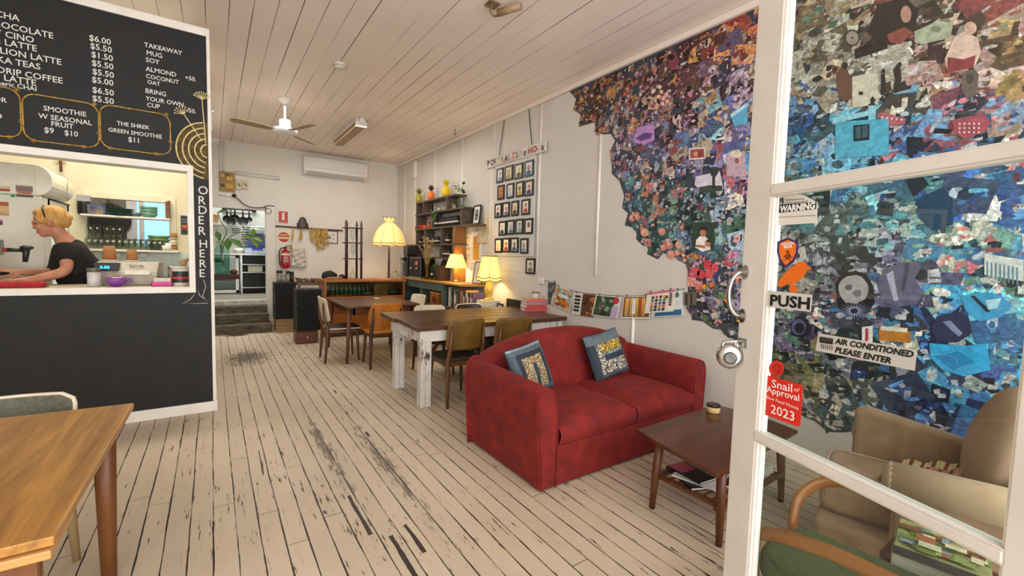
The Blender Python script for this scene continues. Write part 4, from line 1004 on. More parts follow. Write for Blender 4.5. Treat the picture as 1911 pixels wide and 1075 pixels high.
# pictures seen through the door glass
feature('pasted_photo', [([(1560, 530), (1572, 512), (1598, 505), (1618, 512), (1632, 535), (1634, 565), (1620, 585), (1590, 588), (1566, 575)], '#17161b'), (el(1594, 540, 28, 27, 18, .06), '#a8a0a4'), (el(1586, 536, 7, 6, 10, .2), '#5d5a60'), (el(1602, 548, 8, 7, 10, .2), '#6a666c')])
feature('pasted_starburst', [([(1596 + (34 if k % 2 else 9) * math.cos(k * PI / 22), 580 + (20 if k % 2 else 6) * math.sin(k * PI / 22)) for k in range(44)], '#9090b0'), (el(1596, 580, 7, 5), '#20202c')], 0.0155)
feature('pasted_photo', [([(1642, 545), (1640, 520), (1655, 500), (1685, 490), (1712, 488), (1720, 500), (1708, 520), (1725, 545), (1712, 568), (1680, 572), (1652, 565)], '#5c5a76'), ([(1655, 512), (1668, 505), (1672, 530), (1678, 560), (1670, 562), (1662, 535)], '#a8a6bc'), ([(1690, 492), (1700, 490), (1695, 520), (1688, 545), (1682, 540), (1688, 515)], '#3d3b52')])
feature('pasted_photo', [([(1794, 552), (1845, 545), (1872, 552), (1890, 572), (1868, 592), (1830, 600), (1803, 580)], '#3d94c4'), ([(1812, 552), (1820, 552), (1850, 580), (1842, 583)], '#1e2a34'), ([(1840, 560), (1870, 556), (1862, 575), (1845, 578)], '#a9cfe0')])
feature('pasted_photo', [([(1738, 610), (1752, 590), (1790, 580), (1810, 595), (1815, 622), (1790, 638), (1750, 640)], '#2a2c4c'), ([(1760, 600), (1775, 598), (1798, 622), (1790, 628)], '#7f83a8')])
feature('pasted_photo', [([(1735, 640), (1800, 645), (1842, 640), (1850, 690), (1800, 702), (1760, 690), (1738, 668)], '#2f9cd0'), ([(1745, 665), (1790, 655), (1820, 675), (1780, 690)], '#1f7db4')])
feature('pasted_photo', [(rg(1622, 195, 1636, 245), '#8ecbe0'), (rg(1560, 222, 1660, 290, 6), '#5ab0d0'), (rg(1594, 232, 1624, 262, 3), '#1e2e38'), (rg(1598, 236, 1608, 258, 2), '#46606c'), (rg(1611, 234, 1621, 256, 2), '#46606c'), ([(1555, 222), (1632, 205), (1634, 214), (1556, 232)], '#9ad2e6')])
feature('pasted_photo', [(rg(1592, 138, 1640, 196, 6), '#d5cbbb'), (rg(1604, 172, 1612, 178), '#24221f'), ([(1626, 186), (1630, 180), (1634, 186), (1638, 184), (1633, 192), (1634, 199), (1628, 196), (1624, 199), (1626, 192)], '#1f1d1b')])
feature('pasted_figure', [([(1668, 130), (1676, 122), (1682, 130), (1684, 148), (1680, 172), (1668, 172), (1672, 150)], '#2b2724'), (el(1680, 122, 4, 5), '#2b2724'), ([(1646, 140), (1652, 138), (1655, 158), (1653, 178), (1645, 178)], '#2b2724'), (el(1650, 134, 3.5, 4.5), '#2b2724')])
feature('pasted_figure', [([(1562, 140), (1568, 128), (1580, 126), (1592, 150), (1592, 185), (1574, 190), (1564, 172)], '#6f4a3e'), (el(1578, 124, 6, 7), '#2a1f1c')])
feature('pasted_photo', [([(1620, 60), (1640, 10), (1690, -5), (1715, 20), (1710, 50), (1672, 85), (1640, 82)], '#2b201d'), (el(1692, 28, 10, 16), '#b98a78'), ([(1656, 66), (1690, 52), (1706, 62), (1682, 84), (1662, 80)], '#8f4a44')])
feature('pasted_photo', [([(1708, 60), (1752, 40), (1780, 45), (1775, 72), (1722, 84), (1708, 80)], '#a9ad96'), (el(1748, 56, 10, 6), '#7d8270')])
feature('pasted_figure', [([(1782, 70), (1800, 60), (1826, 72), (1832, 100), (1818, 130), (1770, 138), (1764, 112)], '#d9b8ac'), ([(1770, 108), (1800, 112), (1822, 104), (1818, 128), (1768, 138)], '#8a3a40'), ([(1800, 40), (1830, 20), (1842, 35), (1830, 60), (1806, 58)], '#4a382f'), (el(1812, 54, 12, 12), '#d0a898')])
feature('pasted_figure', [([(1796, 140), (1815, 125), (1828, 140), (1824, 178), (1806, 186), (1795, 168)], '#6a5a56'), (el(1811, 148, 7, 10), '#4a3f3c')])
feature('pasted_photo', [(el(1592, 72, 14, 16, 18), '#3a332f'), (el(1592, 72, 11.5, 13, 18), '#9b8f86'), (el(1592, 72, 2, 2.5, 8), '#3a332f'), ([(1576, 50), (1640, 40), (1632, 85), (1590, 90)], '#8a8078')][:3])
feature('pasted_photo', [([(1838, 215), (1778, 228), (1782, 248), (1800, 260), (1838, 248), (1850, 230)], '#a8505c')] + [(el(1792 + 9 * (k % 5), 232 + 8 * (k // 5), 2.5, 2.5, 8), '#e0b0b0') for k in range(15)])
feature('pasted_photo', [([(1636, 215), (1648, 210), (1692, 222), (1690, 232), (1660, 236)], '#b0606e')] + [(el(1648 + 9 * k, 220 + k, 2.4, 2.2, 8), '#e6c0c4') for k in range(5)])
feature('pasted_photo', [(rg(1838, 485, 1911, 525, -12), '#c9ccc8')] + [(rg(1842 + 8 * k, 488 + 1.6 * k, 1845 + 8 * k, 518 + 2 * k), '#5a7f92') for k in range(8)])
feature('pasted_photo', [([(1712, 372), (1760, 350), (1778, 372), (1780, 420), (1740, 430), (1715, 405)], '#1f3f5c'), ([(1690, 330), (1720, 325), (1735, 345), (1706, 368)], '#222a32')])
feature('pasted_photo', [([(1475, 605), (1490, 590), (1510, 596), (1515, 620), (1500, 632), (1480, 625)], '#22202c'), (el(1492, 610, 14, 15), '#5d5a80'), (el(1494, 612, 9, 10), '#1a1a22')])
feature('pasted_photo', [(rg(1610, 608, 1630, 638, 2), '#e2ded8'), (rg(1616, 612, 1622, 636, 1), '#b83a4a'), (rg(1642, 618, 1700, 640, -6), '#b8742a'), (rg(1645, 612, 1695, 620, -4), '#d9d2c2')])

# ---- portraits: pegboard, sign, frames
M_PEG, nt_, b_ = newmat('pegboard')
v_ = objco(nt_, (1, 1, 1)); sp_ = N(nt_, 'ShaderNodeSeparateXYZ'); nt_.links.new(v_, sp_.inputs[0])
def fr_(s): return math_n(nt_, 'SUBTRACT', math_n(nt_, 'FRACT', math_n(nt_, 'DIVIDE', s, 0.025)), 0.5)
d_ = math_n(nt_, 'ADD', math_n(nt_, 'POWER', fr_(sp_.outputs[1]), 2.0), math_n(nt_, 'POWER', fr_(sp_.outputs[2]), 2.0))
nt_.links.new(mixc(nt_, math_n(nt_, 'LESS_THAN', d_, 0.03), lin('#d9d6d2'), lin('#6d6a66')), b_.inputs['Base Color']); b_.inputs['Roughness'].default_value = 0.6
m = MB(); m.bb((XW - 0.022, 4.48, 1.455), (XW - 0.012, 5.44, 2.76)); tag(m.build('pegboard', M_PEG), 'white perforated pegboard holding the black framed portraits', 'pegboard')
sg = thing('portrait_sign', 'white plank sign with dotted coloured letters hanging above the portraits', 'sign', (3.385, 4.98, 2.8))
sa, sb_, sc = Vector((3.39, 5.695, 2.74)), Vector((3.39, 4.268, 2.735)), 0.128
m = MB(); m.bb((3.372, 4.268, 2.738), (3.390, 5.695, 2.866)); m.build('plank', mat('worn_white_plank', '#dcd8d0', '#b9b2a6', rough=0.6, scale=14, stretch=(1, 0.1, 1)), sg, w=True, bevel=0.002)
LT = [('P', '#2b2b2b'), ('O', '#33332f'), ('R', '#b25058'), ('T', '#8fae98'), ('R', '#b86a62'), ('A', '#1f2326'), ('I', '#a83a3a'), ('T', '#c0655c'), ('S', '#7a7f82'), ("'", '#8a8a8a'), ('s', '#3a3a3a'), ('H', '#b04038'), ('O', '#a84850'), ('-', '#c08070'), ('a', '#3a4a3f')]
yy = 5.64
LM = {}
for chx, cc in LT:
    LM.setdefault(cc, mat('letter_' + cc[1:], cc, cc, rough=0.6))
    text('letter', chx, 0.115, LM[cc], sg, (3.372, yy, 2.762), (0, -1, 0), (0, 0, 1), bold=0.004, sx=1.05, depth=0.0012)
    yy -= 0.092
m = MB()
for (px0, px1) in (((943, 222), (934, 291)), ((988, 200), (995, 270))):
    p, q = W(*px0), W(*px1); m.tube([(XW - 0.012, p.y, p.z), (3.392, q.y, q.z)], 0.006, 6)
o = m.build('rope', mat('hanging_rope', '#4a4238', '#2f2a24', rough=0.9), sg, w=True)
M_FRAME = mat('black_frame', '#100f10', '#191718', rough=0.35)
M_PORT = attrmat('painted_portrait', 0.5)
rows = [[(88, 126, 421, 513), (136, 183, 404, 500), (193, 242, 391, 492), (253, 305, 373, 478)], [(93, 132, 521, 613), (148, 189, 510, 605), (203, 246, 498, 597), (254, 304, 489, 592)],
        [(77, 117, 630, 719), (123, 163, 621, 714), (175, 217, 614, 708), (235, 283, 603, 703)], [(101, 143, 735, 823), (148, 192, 728, 818), (200, 244, 722, 815), (252, 301, 717, 815)],
        [(78, 118, 840, 921), (123, 164, 835, 921), (170, 215, 832, 922), (228, 273, 835, 930)], [(252, 306, 952, 1051)]]
looks = [[('#e8e4dc', '#2a2422', '#d8b49c', '#8a8f98'), ('#d9cfae', '#c8a860', '#c8a060', '#a89868'), ('#e6e0c8', '#d8c040', '#d8b090', '#4a5a40'), ('#d8e0e4', '#7a3a2a', '#d09a80', '#2f4a8a')],
         [('#c8803a', '#8a4a20', '#b06a30', '#a05a28'), ('#e4e4de', '#a8a098', '#d8b8a8', '#a8c0c4'), ('#e8dcae', '#2f6a4a', '#7a4a3a', '#c8a030'), ('#e4dcd4', '#b83a3a', '#c88a78', '#1f2a44')],
         [('#e8e6e0', '#1f1c1c', '#d8b8a0', '#3a3a40'), ('#e0dccc', '#2a2624', '#c89a80', '#6a5a8a'), ('#d8c8a8', '#e0d8c8', '#c0987a', '#2f3030'), ('#e8e2d8', '#2a1f1c', '#d8a890', '#c8402a')],
         [('#e0dcd0', '#d8b830', '#d8b090', '#1f3a5a'), ('#b8c8cc', '#c88a60', '#d8a890', '#3f6a84'), ('#dcdcd8', '#3a3a3a', '#b8b4ac', '#8aa09c'), ('#e0dcd4', '#141414', '#a87a64', '#e0dcd4')],
         [('#ece4c8', '#c8a050', '#e0c8a8', '#d8c8a0'), ('#e8dcb8', '#1f1a1a', '#d09a80', '#a83030'), ('#e0e0dc', '#1c1c20', '#d0a08c', '#3a4a84'), ('#e0dcd8', '#8a5a3a', '#d8ac98', '#7a94a8')], [('#dcd8cc', '#2a2a28', '#b8a898', '#6a6a68')]]
rn = ['top', 'second', 'third', 'fourth', 'fifth']; cn = ['first', 'second', 'third', 'fourth']
def framed(name, label, cat, y0, y1, z0, z1, depth, bw, fm, paint, group=None, x0=XW - 0.024, tilt=0.0):
    o = thing(name, label, cat, (x0 - depth / 2, (y0 + y1) / 2, z0), 0, group)
    w, h = abs(y1 - y0), z1 - z0
    m = MB(); X0, X1 = -depth / 2, depth / 2
    m.bb((X0, -w / 2, 0), (X1, w / 2, bw)); m.bb((X0, -w / 2, h - bw), (X1, w / 2, h)); m.bb((X0, -w / 2, bw), (X1, -w / 2 + bw, h - bw)); m.bb((X0, w / 2 - bw, bw), (X1, w / 2, h - bw))
    m.build('frame', fm, o, bevel=0.0015)
    m = MB(); m.bb((X0 + depth * .35, -w / 2 + bw - .002, bw - .002), (X1 - 0.002, w / 2 - bw + .002, h - bw + .002), col=paint[0])
    iw, ih = w - 2 * bw, h - 2 * bw
    for i, (pts, c) in enumerate(paint[1]):
        m.poly([(X0 + depth * .35 - 0.0005 - 0.0003 * i, -u * iw / 2, bw + ih / 2 + v * ih / 2) for u, v in pts], c)
    m.build('picture', M_PORT, o, recalc=False)
    if tilt: o.rotation_euler = (0, tilt, 0)
    return o
def face(pal, i):
    bg, hair, skin, cl = pal; r = random.Random(i); dx = r.uniform(-.12, .12); dy = r.uniform(-.1, .1)
    s = [([(-.75 + dx, -.95), (-.65 + dx, -.45 + dy), (-.2 + dx, -.25 + dy), (.25 + dx, -.25 + dy), (.65 + dx, -.5 + dy), (.72 + dx, -.95)], cl), (ell(.46, .36, 14, dx, .22 + dy), hair), (ell(.33, .30, 14, dx, .14 + dy), skin), (rrect(.3, .25, .05, 2, dx, -.2 + dy), skin),
         (ell(.05, .03, 8, dx - .13, .18 + dy), '#2a2020'), (ell(.05, .03, 8, dx + .13, .18 + dy), '#2a2020'), (ell(.1, .025, 8, dx, .0 + dy), '#9a4a44')]
    if r.random() < .4: s.append((ell(.34, .13, 12, dx, -.06 + dy), hair)); 
    return (bg, s)
for r_, row in enumerate(rows):
    for c_, (x0, x1, y0, y1) in enumerate(row):
        cy = 180 + (y0 + y1) / 2 / 3.163; a = on(0, XW - .024, 900 + x0 / 3.163, cy); b = on(0, XW - .024, 900 + x1 / 3.163, cy)
        zc = (a.z + b.z) / 2; hh = 0.205
        lab = ('black framed small portrait hanging alone below the pegboard' if r_ == 5 else 'black framed small portrait on the pegboard, %s row from the top, %s from the left' % (rn[r_] if r_ else 'first', cn[c_]))
        framed('portrait', lab, 'picture', b.y, a.y, zc - hh / 2, zc + hh / 2, 0.016, 0.026, M_FRAME, face(looks[r_][c_], r_ * 7 + c_), 'framed portraits', x0=(XW if r_ == 5 else XW - 0.0225))

# ---- power outlet and string of clipped magazines
po = thing('power_outlet', 'white double power outlet on the right wall at the end of the magazine string', 'outlet', (XW - 0.01, W(1010, 524).y, W(1010, 524).z - 0.04))
m = MB(); m.bb((-0.008, -0.065, 0), (0.008, 0.065, 0.075)); m.build('plate', M_TRIM, po, bevel=0.004)
for y in (-0.03, 0.03): MB().bb((-0.011, y - 0.012, 0.05), (-0.006, y + 0.012, 0.066)).build('switch', M_TRIM, po)
for y in (-0.03, 0.03):
    m = MB()
    for dy, dz in ((-0.006, 0.03), (0.006, 0.03), (0, 0.018)): m.bb((-0.0095, y + dy - 0.0015, dz - 0.004), (-0.007, y + dy + 0.0015, dz + 0.004))
    m.build('socket_slots', M_DARK, po)
st = [W(x, y, 0.012) for x, y in [(1006, 520), (1030, 527), (1050, 538), (1080, 545), (1112, 549), (1160, 552.5), (1210, 551), (1245, 545), (1278, 539)]]
m = MB(); m.tube(smoothpath(st, 4), 0.0025, 6); tag(m.build('string', mat('dark_string', '#3a332c', '#2a2520', rough=0.9)), 'dark string slung along the right wall for magazines', 'string')
def hung(label, quad, col, shapes, off, name='magazine'):
    ps = [W(x, y, off) for x, y in quad]
    o = thing(name, label, 'magazine', ps[2], 0, 'magazines clipped on the wall string')
    n = Vector((-1, 0, 0)); th = 0.004
    m = MB(); m.add([p for p in ps] + [p + n * th for p in ps], [(0, 1, 2, 3), (4, 5, 6, 7), (0, 1, 5, 4), (1, 2, 6, 5), (2, 3, 7, 6), (3, 0, 4, 7)], col=col); 
    def bil(u, v): return ps[0].lerp(ps[1], u).lerp(ps[3].lerp(ps[2], u), v)
    for i, (pts, c) in enumerate(shapes): m.poly([bil(u, v) + n * (th + 0.0006 + 0.0003 * i) for u, v in pts], c)
    m.build('cover', M_PRINTP, o, w=True, recalc=False)
    for f in (0.15, 0.85): m = MB(); m.box(ps[0].lerp(ps[1], f) + Vector((-0.006, 0, 0.004)), (0.01, 0.012, 0.03)); m.build('clip', M_STEEL, o, w=True)
    return o
def R_(x0, y0, x1, y1): return [(x0, y0), (x1, y0), (x1, y1), (x0, y1)]
rq = random.Random(5)
def blobs(n, x0, y0, x1, y1, cols, s): return [([(cx + s * rq.uniform(.5, 1.2) * math.cos(k * PI / 3.5), cy + s * rq.uniform(.5, 1.2) * math.sin(k * PI / 3.5)) for k in range(7)], rq.choice(cols)) for cx, cy in [(rq.uniform(x0, x1), rq.uniform(y0, y1)) for _ in range(n)]]
hung('small dark photo clipped at the left end of the string', [(1023, 529), (1037, 526), (1034, 566), (1023, 568)], '#4a4a50', blobs(10, .2, .2, .8, .8, ['#2a2a30', '#8a8a90', '#6a6a74'], .15), 0.014, 'photo_card')
hung('food magazine with an orange dish photo clipped on the string', [(1039, 533), (1073, 545), (1063, 583), (1028, 566)], '#d8d2c4', [(R_(.04, .04, .96, .96), '#a8b0a8')] + blobs(26, .1, .5, .9, .92, ['#c8742a', '#e0a050', '#8a4a1a', '#e8c890'], .1) + blobs(12, .1, .06, .9, .3, ['#d88a2a', '#8a5a1a', '#c8c0b0'], .08) + [(R_(.3, .3, .8, .46), '#cfe0e4')], 0.016)
hung('magazine with large black letters and a brown drink photo on the string', [(1072, 546), (1113, 551), (1107, 592), (1067, 586)], '#dad6cc', [(R_(.42, .0, 1, 1), '#5a3418')] + blobs(12, .5, .1, .95, .9, ['#8a4a1f', '#2f1a0e', '#a86a3a'], .1) + [(R_(.08, .1 + .16 * k, .34, .2 + .16 * k), '#1c1a18') for k in range(5)], 0.012)
hung('green covered magazine with a round red badge on the string', [(1113, 550), (1161, 554), (1152, 595), (1104, 588)], '#e0dcd4', [(R_(.05, .04, .78, .96), '#2f4a30')] + blobs(22, .1, .1, .72, .9, ['#4a6a40', '#1f3220', '#6a4a5a', '#8aa080'], .09) + [(R_(.74, .45, .96, .96), '#b8a4c8'), (ell(.11, .15, 16, .84, .2), '#c03038')], 0.018)
hung('magazine with a cover of orange carrots on the string', [(1164, 553), (1214, 552), (1213, 595), (1159, 594)], '#e2ddd2', [(R_(.04, .04, .97, .93), '#4a4a34')] + [([(x, .08), (x + .06, .08), (x + .04, .9), (x + .01, .9)], rq.choice(['#d8702a', '#e8a040', '#c86a5a', '#b8542a', '#d8c060'])) for x in [.06 + .06 * k for k in range(15)]] + [(R_(.38, .1, .5, .8), '#e8e4d8')], 0.012)
hung('blue and green covered magazine at the right end of the string, hanging behind', [(1232, 545), (1272, 541), (1276, 589), (1215, 592)], '#d8dcdc', [(R_(.1, .75, .95, .97), '#2a6a8a'), (R_(.2, .55, .6, .7), '#3a4a44'), (ell(.1, .1, 12, .8, .18), '#3f6a7a')], 0.012)
hung('cream magazine with a pink band and stacked colourful letters at the right of the string', [(1208, 547), (1261, 540), (1257, 581), (1203, 585)], '#e6dece', [(R_(0, 0, 1, .1), '#cf6f86'), (ell(.06, .07, 10, .72, .3), '#2a2a2a')] + [(R_(.2 + .14 * (k % 4), .2 + .15 * (k // 4), .29 + .14 * (k % 4), .32 + .15 * (k // 4)), rq.choice(['#2a2a2a', '#b84a5a', '#4a7a6a', '#c88a2a', '#4a5a8a'])) for k in range(20)] + [(R_(.84, .14 + .1 * k, .93, .21 + .1 * k), '#2f2f2f') for k in range(6)], 0.022)

# ================================================================== BACK RIGHT CORNER: WALL SHELVES AND LOW CUPBOARD
M_SHELF = wood('weathered_shelf_board', '#3f342a', '#6b5a48', axis=1, scale=14, rough=0.6)
M_POST = wood('warm_shelf_post', '#7a4c1e', '#a3702f', axis=2, scale=12)
XS = 3.20
def sy(px, py): return on(0, XS, px, py).y
ws = thing('wall_shelf', 'stepped wall shelf of weathered boards in the back right corner', 'shelf', (3.31, 7.0, 1.0))
ZS = [2.425, 2.20, 1.925, 1.635, 1.41]
for (ya, yb_), z in zip([(6.33, 7.98), (6.02, 7.98), (5.69, 7.98), (6.28, 8.45), (6.28, 7.2)], ZS):
    m = MB(); m.bb((XS, ya, z - 0.028), (XW - 0.005, yb_, z)); m.build('shelf_board', M_SHELF, ws, w=True, bevel=0.003)
def upright(px, py, z0, z1, mt=M_SHELF, t=0.028, name='upright'):
    y = sy(px, py); m = MB(); m.bb((XS + 0.004, y - t / 2, z0), (XW - 0.006, y + t / 2, z1)); m.build(name, mt, ws, w=True)
upright(776.5, 400, 1.635, 2.397, t=0.03); upright(789, 370, 2.20, 2.397); upright(833, 365, 2.20, 2.397, t=0.05)
upright(805, 415, 1.925, 2.172); upright(860, 400, 1.925, 2.172, t=0.05); upright(791, 445, 1.635, 1.897); upright(822, 440, 1.635, 1.897); upright(820, 470, 1.41, 1.607)
upright(846, 480, 1.03, 1.897, M_POST, 0.07, 'post')
upright(770, 480, 1.03, 1.607, t=0.05)
# painted pineapples
def pineapple(label, c, h, body, crown, g='painted pineapples on the top shelf'):
    h *= 1.32
    o = thing('pineapple_ornament', label, 'ornament', c, 0, g); bh = h * 0.62; r = h * 0.235
    m = MB(); m.lathe([(r * .55, 0), (r * .85, bh * .12), (r, bh * .4), (r * .92, bh * .7), (r * .55, bh * .95), (r * .25, bh)], seg=20, wave=lambda i, a, rr, z: (rr * (1 + .03 * math.sin(10 * a + i * 1.5)), z)); m.build('body', body, o)
    m = MB()
    for ring, (n, tilt, L) in enumerate(((7, 0.75, .30), (6, 0.42, .38), (4, 0.15, .42))):
        for k in range(n):
            a = 2 * PI * k / n + ring * .4; d = Vector((math.cos(a) * math.sin(tilt), math.sin(a) * math.sin(tilt), math.cos(tilt))); b0 = Vector((0, 0, bh * .96))
            e = b0 + d * h * L; s = Vector((-math.sin(a), math.cos(a), 0)) * h * .05; mid = b0 + d * h * L * .45 + Vector((0, 0, h * .02))
            m.add([b0 - s * .6, b0 + s * .6, mid + s, e + d * .01 + Vector((math.cos(a), math.sin(a), -.2)) * h * .04, mid - s], [(0, 1, 2, 3, 4)])
    m.build('crown', crown, o, solid=0.003); return o
def shelf_at(px, z, x=3.29):
    # a spot on a shelf board whose middle lies in line with px
    y = on(0, x, px, 480 - (z - 1.41) * 105).y; return Vector((x, y, z))
pineapple('green and gold painted pineapple, leftmost on the top shelf', shelf_at(782, ZS[0]), 0.215, mat('pineapple_green', '#8f8a1e', '#b8a23a', rough=.35, scale=60), mat('pineapple_leaf_gold', '#7f7a1c', '#5f611a', rough=.4))
pineapple('orange-red painted pineapple in the middle of the top shelf', shelf_at(804.5, ZS[0]), 0.215, mat('pineapple_orange', '#d9521c', '#e88a2a', rough=.3, scale=50), mat('pineapple_leaf_dark', '#4a1f14', '#3a2a14', rough=.4))
pineapple('plain yellow painted pineapple at the right of the top shelf', shelf_at(832, ZS[0]), 0.235, mat('pineapple_yellow', '#e0c400', '#d9b800', rough=.35), mat('pineapple_leaf_yellow', '#dcc100', '#cbb000', rough=.4))
# plants in bottles
M_LEAF = mat('pothos_leaf', '#2f5a1c', '#4d7a2a', rough=0.4, scale=30)
M_STEM = mat('plant_stem', '#4a6a2a', '#5c4a24', rough=0.6)
M_CLEAR = glassmat('clear_glass', '#eef3f0', 0.02, refl=0.8)
M_GREENG = glassmat('green_glass', '#b8d8c8', 0.03, refl=0.8)
def leaf(m, base, tip, w, up=(0, 0, 1)):
    b0, e = Vector(base), Vector(tip); d = e - b0; s = d.cross(Vector(up)); s = s.normalized() * w if s.length > 1e-6 else Vector((w, 0, 0)); u = Vector(up) * d.length * .08
    m.add([b0, b0 + d * .25 + s * .8, b0 + d * .5 + s + u, b0 + d * .8 + s * .5, e, b0 + d * .8 - s * .5, b0 + d * .5 - s + u, b0 + d * .25 - s * .8, b0 + d * .5 - u * .5], [(0, 1, 2, 8), (8, 2, 3, 4), (4, 5, 6, 8), (8, 6, 7, 0)], True)
def bottle_plant(name, label, c, r, h, stems, leaves, gm=None, lw=0.03):
    o = thing(name, label, 'plant', c)
    m = MB(); m.lathe([(r * .9, 0), (r, .006), (r, h * .6), (r * .4, h * .78), (r * .38, h)], seg=18, cap=False); m.build('bottle', gm or M_CLEAR, o)
    m = MB(); m.lathe([(r * .86, .006), (r * .9, .01), (r * .9, h * .4), (0.001, h * .4)], seg=16); m.build('water', glassmat('water', '#d8e6dc', .02, refl=.5), o)
    m = MB()
    for s in stems: m.tube(smoothpath([(0, 0, h * .25)] + list(s), 5), 0.0035, 6)
    m.build('stem', M_STEM, o)
    for b0, e in leaves:
        m = MB(); leaf(m, b0, e, lw); m.build('leaf', M_LEAF, o, recalc=False)
    return o
bottle_plant('bottle_plant', 'pothos cuttings in a clear bottle on the second shelf right', shelf_at(859, ZS[1]), .04, .22, [[(0, 0, .22), (0.0, .03, .32), (-.02, .07, .40)], [(0, 0, .22), (-.02, -.07, .31), (-.01, -.10, .36)]],
             [((-.02, .07, .40), (-.05, .13, .42)), ((0, .04, .33), (-.06, .12, .30)), ((0, .03, .32), (-.05, .02, .24)), ((-.02, -.07, .31), (-.06, -.15, .30)), ((-.01, -.10, .36), (-.03, -.17, .40)), ((0, .05, .36), (-.05, .15, .35))])
bottle_plant('bottle_plant', 'short leafy cutting in a small bottle at the right end of the second shelf', shelf_at(871, ZS[1] - 0.0, 3.3) + Vector((0, 0.12, 0)), .03, .10, [[(0, 0, .12), (-.01, -.02, .24)], [(0, 0, .12), (0, -.05, .2)]],
             [((-.01, -.02, .24), (-.05, -.05, .29)), ((0, -.05, .2), (-.05, -.13, .19)), ((-.005, -.01, .2), (-.06, .04, .19)), ((-.01, -.02, .22), (-.05, -.10, .25))])
iv = thing('trailing_plant', 'small trailing ivy hanging over the edge of the second shelf', 'plant', shelf_at(820, ZS[1], 3.26))
m = MB(); m.lathe([(.028, 0), (.036, .05), (.036, .06), (.03, .06)], seg=16); m.build('pot', mat('small_white_pot', '#cfcabf', rough=.4), iv)
m = MB(); m.tube(smoothpath([(0, 0, .05), (-.05, .0, .09), (-.085, .02, .0), (-.085, .03, -.15)], 5), .003, 5); m.tube(smoothpath([(0, 0, .05), (-.05, -.04, .10), (-.085, -.06, .02), (-.085, -.04, -.1)], 5), .003, 5); m.build('stem', M_STEM, iv)
for k, (b0, e) in enumerate([((-.08, .02, .0), (-.11, .07, -.04)), ((-.085, .03, -.06), (-.10, -.03, -.10)), ((-.085, .03, -.12), (-.1, .08, -.17)), ((-.085, -.06, .02), (-.11, -.11, .03)), ((-.085, -.05, -.04), (-.1, -.1, -.08)), ((-.06, 0, .09), (-.08, .05, .14)), ((-.085, -.04, -.1), (-.1, -.01, -.15))]):
    m = MB(); leaf(m, b0, e, .025, up=(-1, 0, 0.2)); m.build('leaf', M_LEAF, iv, recalc=False)
# jars and bottles
M_JARB = mat('dark_spread_jar', '#120c09', '#1c130e', rough=0.5); M_JARR = mat('brown_preserve_jar', '#341a10', '#4a2614', rough=0.45)
M_LABEL = mat('paper_label', '#d8d2c6', '#c8c0b0', rough=.7); M_BLID = mat('jar_lid_black', '#121110', rough=.3)
def shelf_jar(label, c, r, h, body, group, lab=True, lid=None, first={}):
    key = (r, h, body.name, lab, (lid or M_BLID).name)
    if key in first: return dup(first[key], c, None, label, group)
    o = thing('preserve_jar', label, 'jar', c, 0, group)
    m = MB(); m.lathe([(r * .93, 0), (r, .004), (r, h * .78), (r * .85, h * .84)], seg=16); m.build('body', body, o)
    m = MB(); m.lathe([(r * .9, h * .84), (r * .92, h * .85), (r * .92, h * .99), (r * .88, h)], seg=16); m.build('lid', lid or M_BLID, o)
    if lab: m = MB(); m.lathe([(r * 1.01, h * .34), (r * 1.01, h * .50)], seg=16, cap=False); m.build('label_band', M_LABEL, o)
    first[key] = o; return o
g3 = 'black jars on the third shelf'
for px in (809.5, 814.5): shelf_jar('tall dark jar with a pale label band beside the left divider of the third shelf', shelf_at(px, ZS[2]), .038, .185, M_JARB, g3)
for i in range(8): shelf_jar('dark jar with a pale label band in the row of eight on the third shelf', shelf_at(822 + 4.45 * i, ZS[2]), .041, .168, M_JARB, g3)
for px in (865, 869): shelf_jar('dark unlabelled jar right of the thick divider on the third shelf', shelf_at(px, ZS[2], 3.32), .036, .15, mat('smoky_glass_jar', '#2e2f2c', '#3a3a36', rough=.15), g3, lab=False)
g4 = 'jars on the fourth shelf'
for i in range(7): shelf_jar('small dark jar with a white label in the row on the fourth shelf', shelf_at(793.5 + 4.1 * i, ZS[3]), .037, .135, M_JARB, g4)
shelf_jar('tall brown jar with a pale lid on the fourth shelf', shelf_at(826.5, ZS[3]), .048, .175, M_JARR, g4, lab=False, lid=M_LABEL)
shelf_jar('wide brown jar at the right end of the fourth shelf', shelf_at(836, ZS[3]), .048, .15, M_JARR, g4)
for px in (779.5, 785): shelf_jar('small dark bottle with a white label at the left end of the fourth shelf', shelf_at(px, ZS[3]), .03, .12, M_JARB, g4)
for i in range(4): shelf_jar('brown preserve jar in the row on the lowest shelf', shelf_at(825.5 + 4.2 * i, ZS[4]), .036, .14 if i else .165, M_JARR, 'jars on the lowest shelf', lab=True, lid=M_BLID if i else M_LABEL)
for i, px in enumerate((778.5, 784.5, 789.5, 793.5)):
    o = thing('red_pot', ['small bright red lidded pot, first from the left on the third shelf', 'small bright red lidded pot, second from the left on the third shelf', 'small bright red lidded pot, third from the left on the third shelf', 'pale red lidded pot, fourth from the left on the third shelf'][i], 'pot', shelf_at(px, ZS[2]), 0, 'red pots on the third shelf')
    h = (.075, .095, .085, .075)[i]
    m = MB(); m.lathe([(.03, 0), (.042, .01), (.042, h * .7), (.035, h * .8)], seg=18); m.build('body', mat('red_enamel', '#c3140f', '#d8261a', rough=.2) if i < 3 else mat('pale_red', '#c8604a', rough=.3), o)
    m = MB(); m.lathe([(.038, h * .8), (.03, h * .9), (.008, h * .92), (.008, h)], seg=18); m.build('lid', MATS['red_enamel'], o)
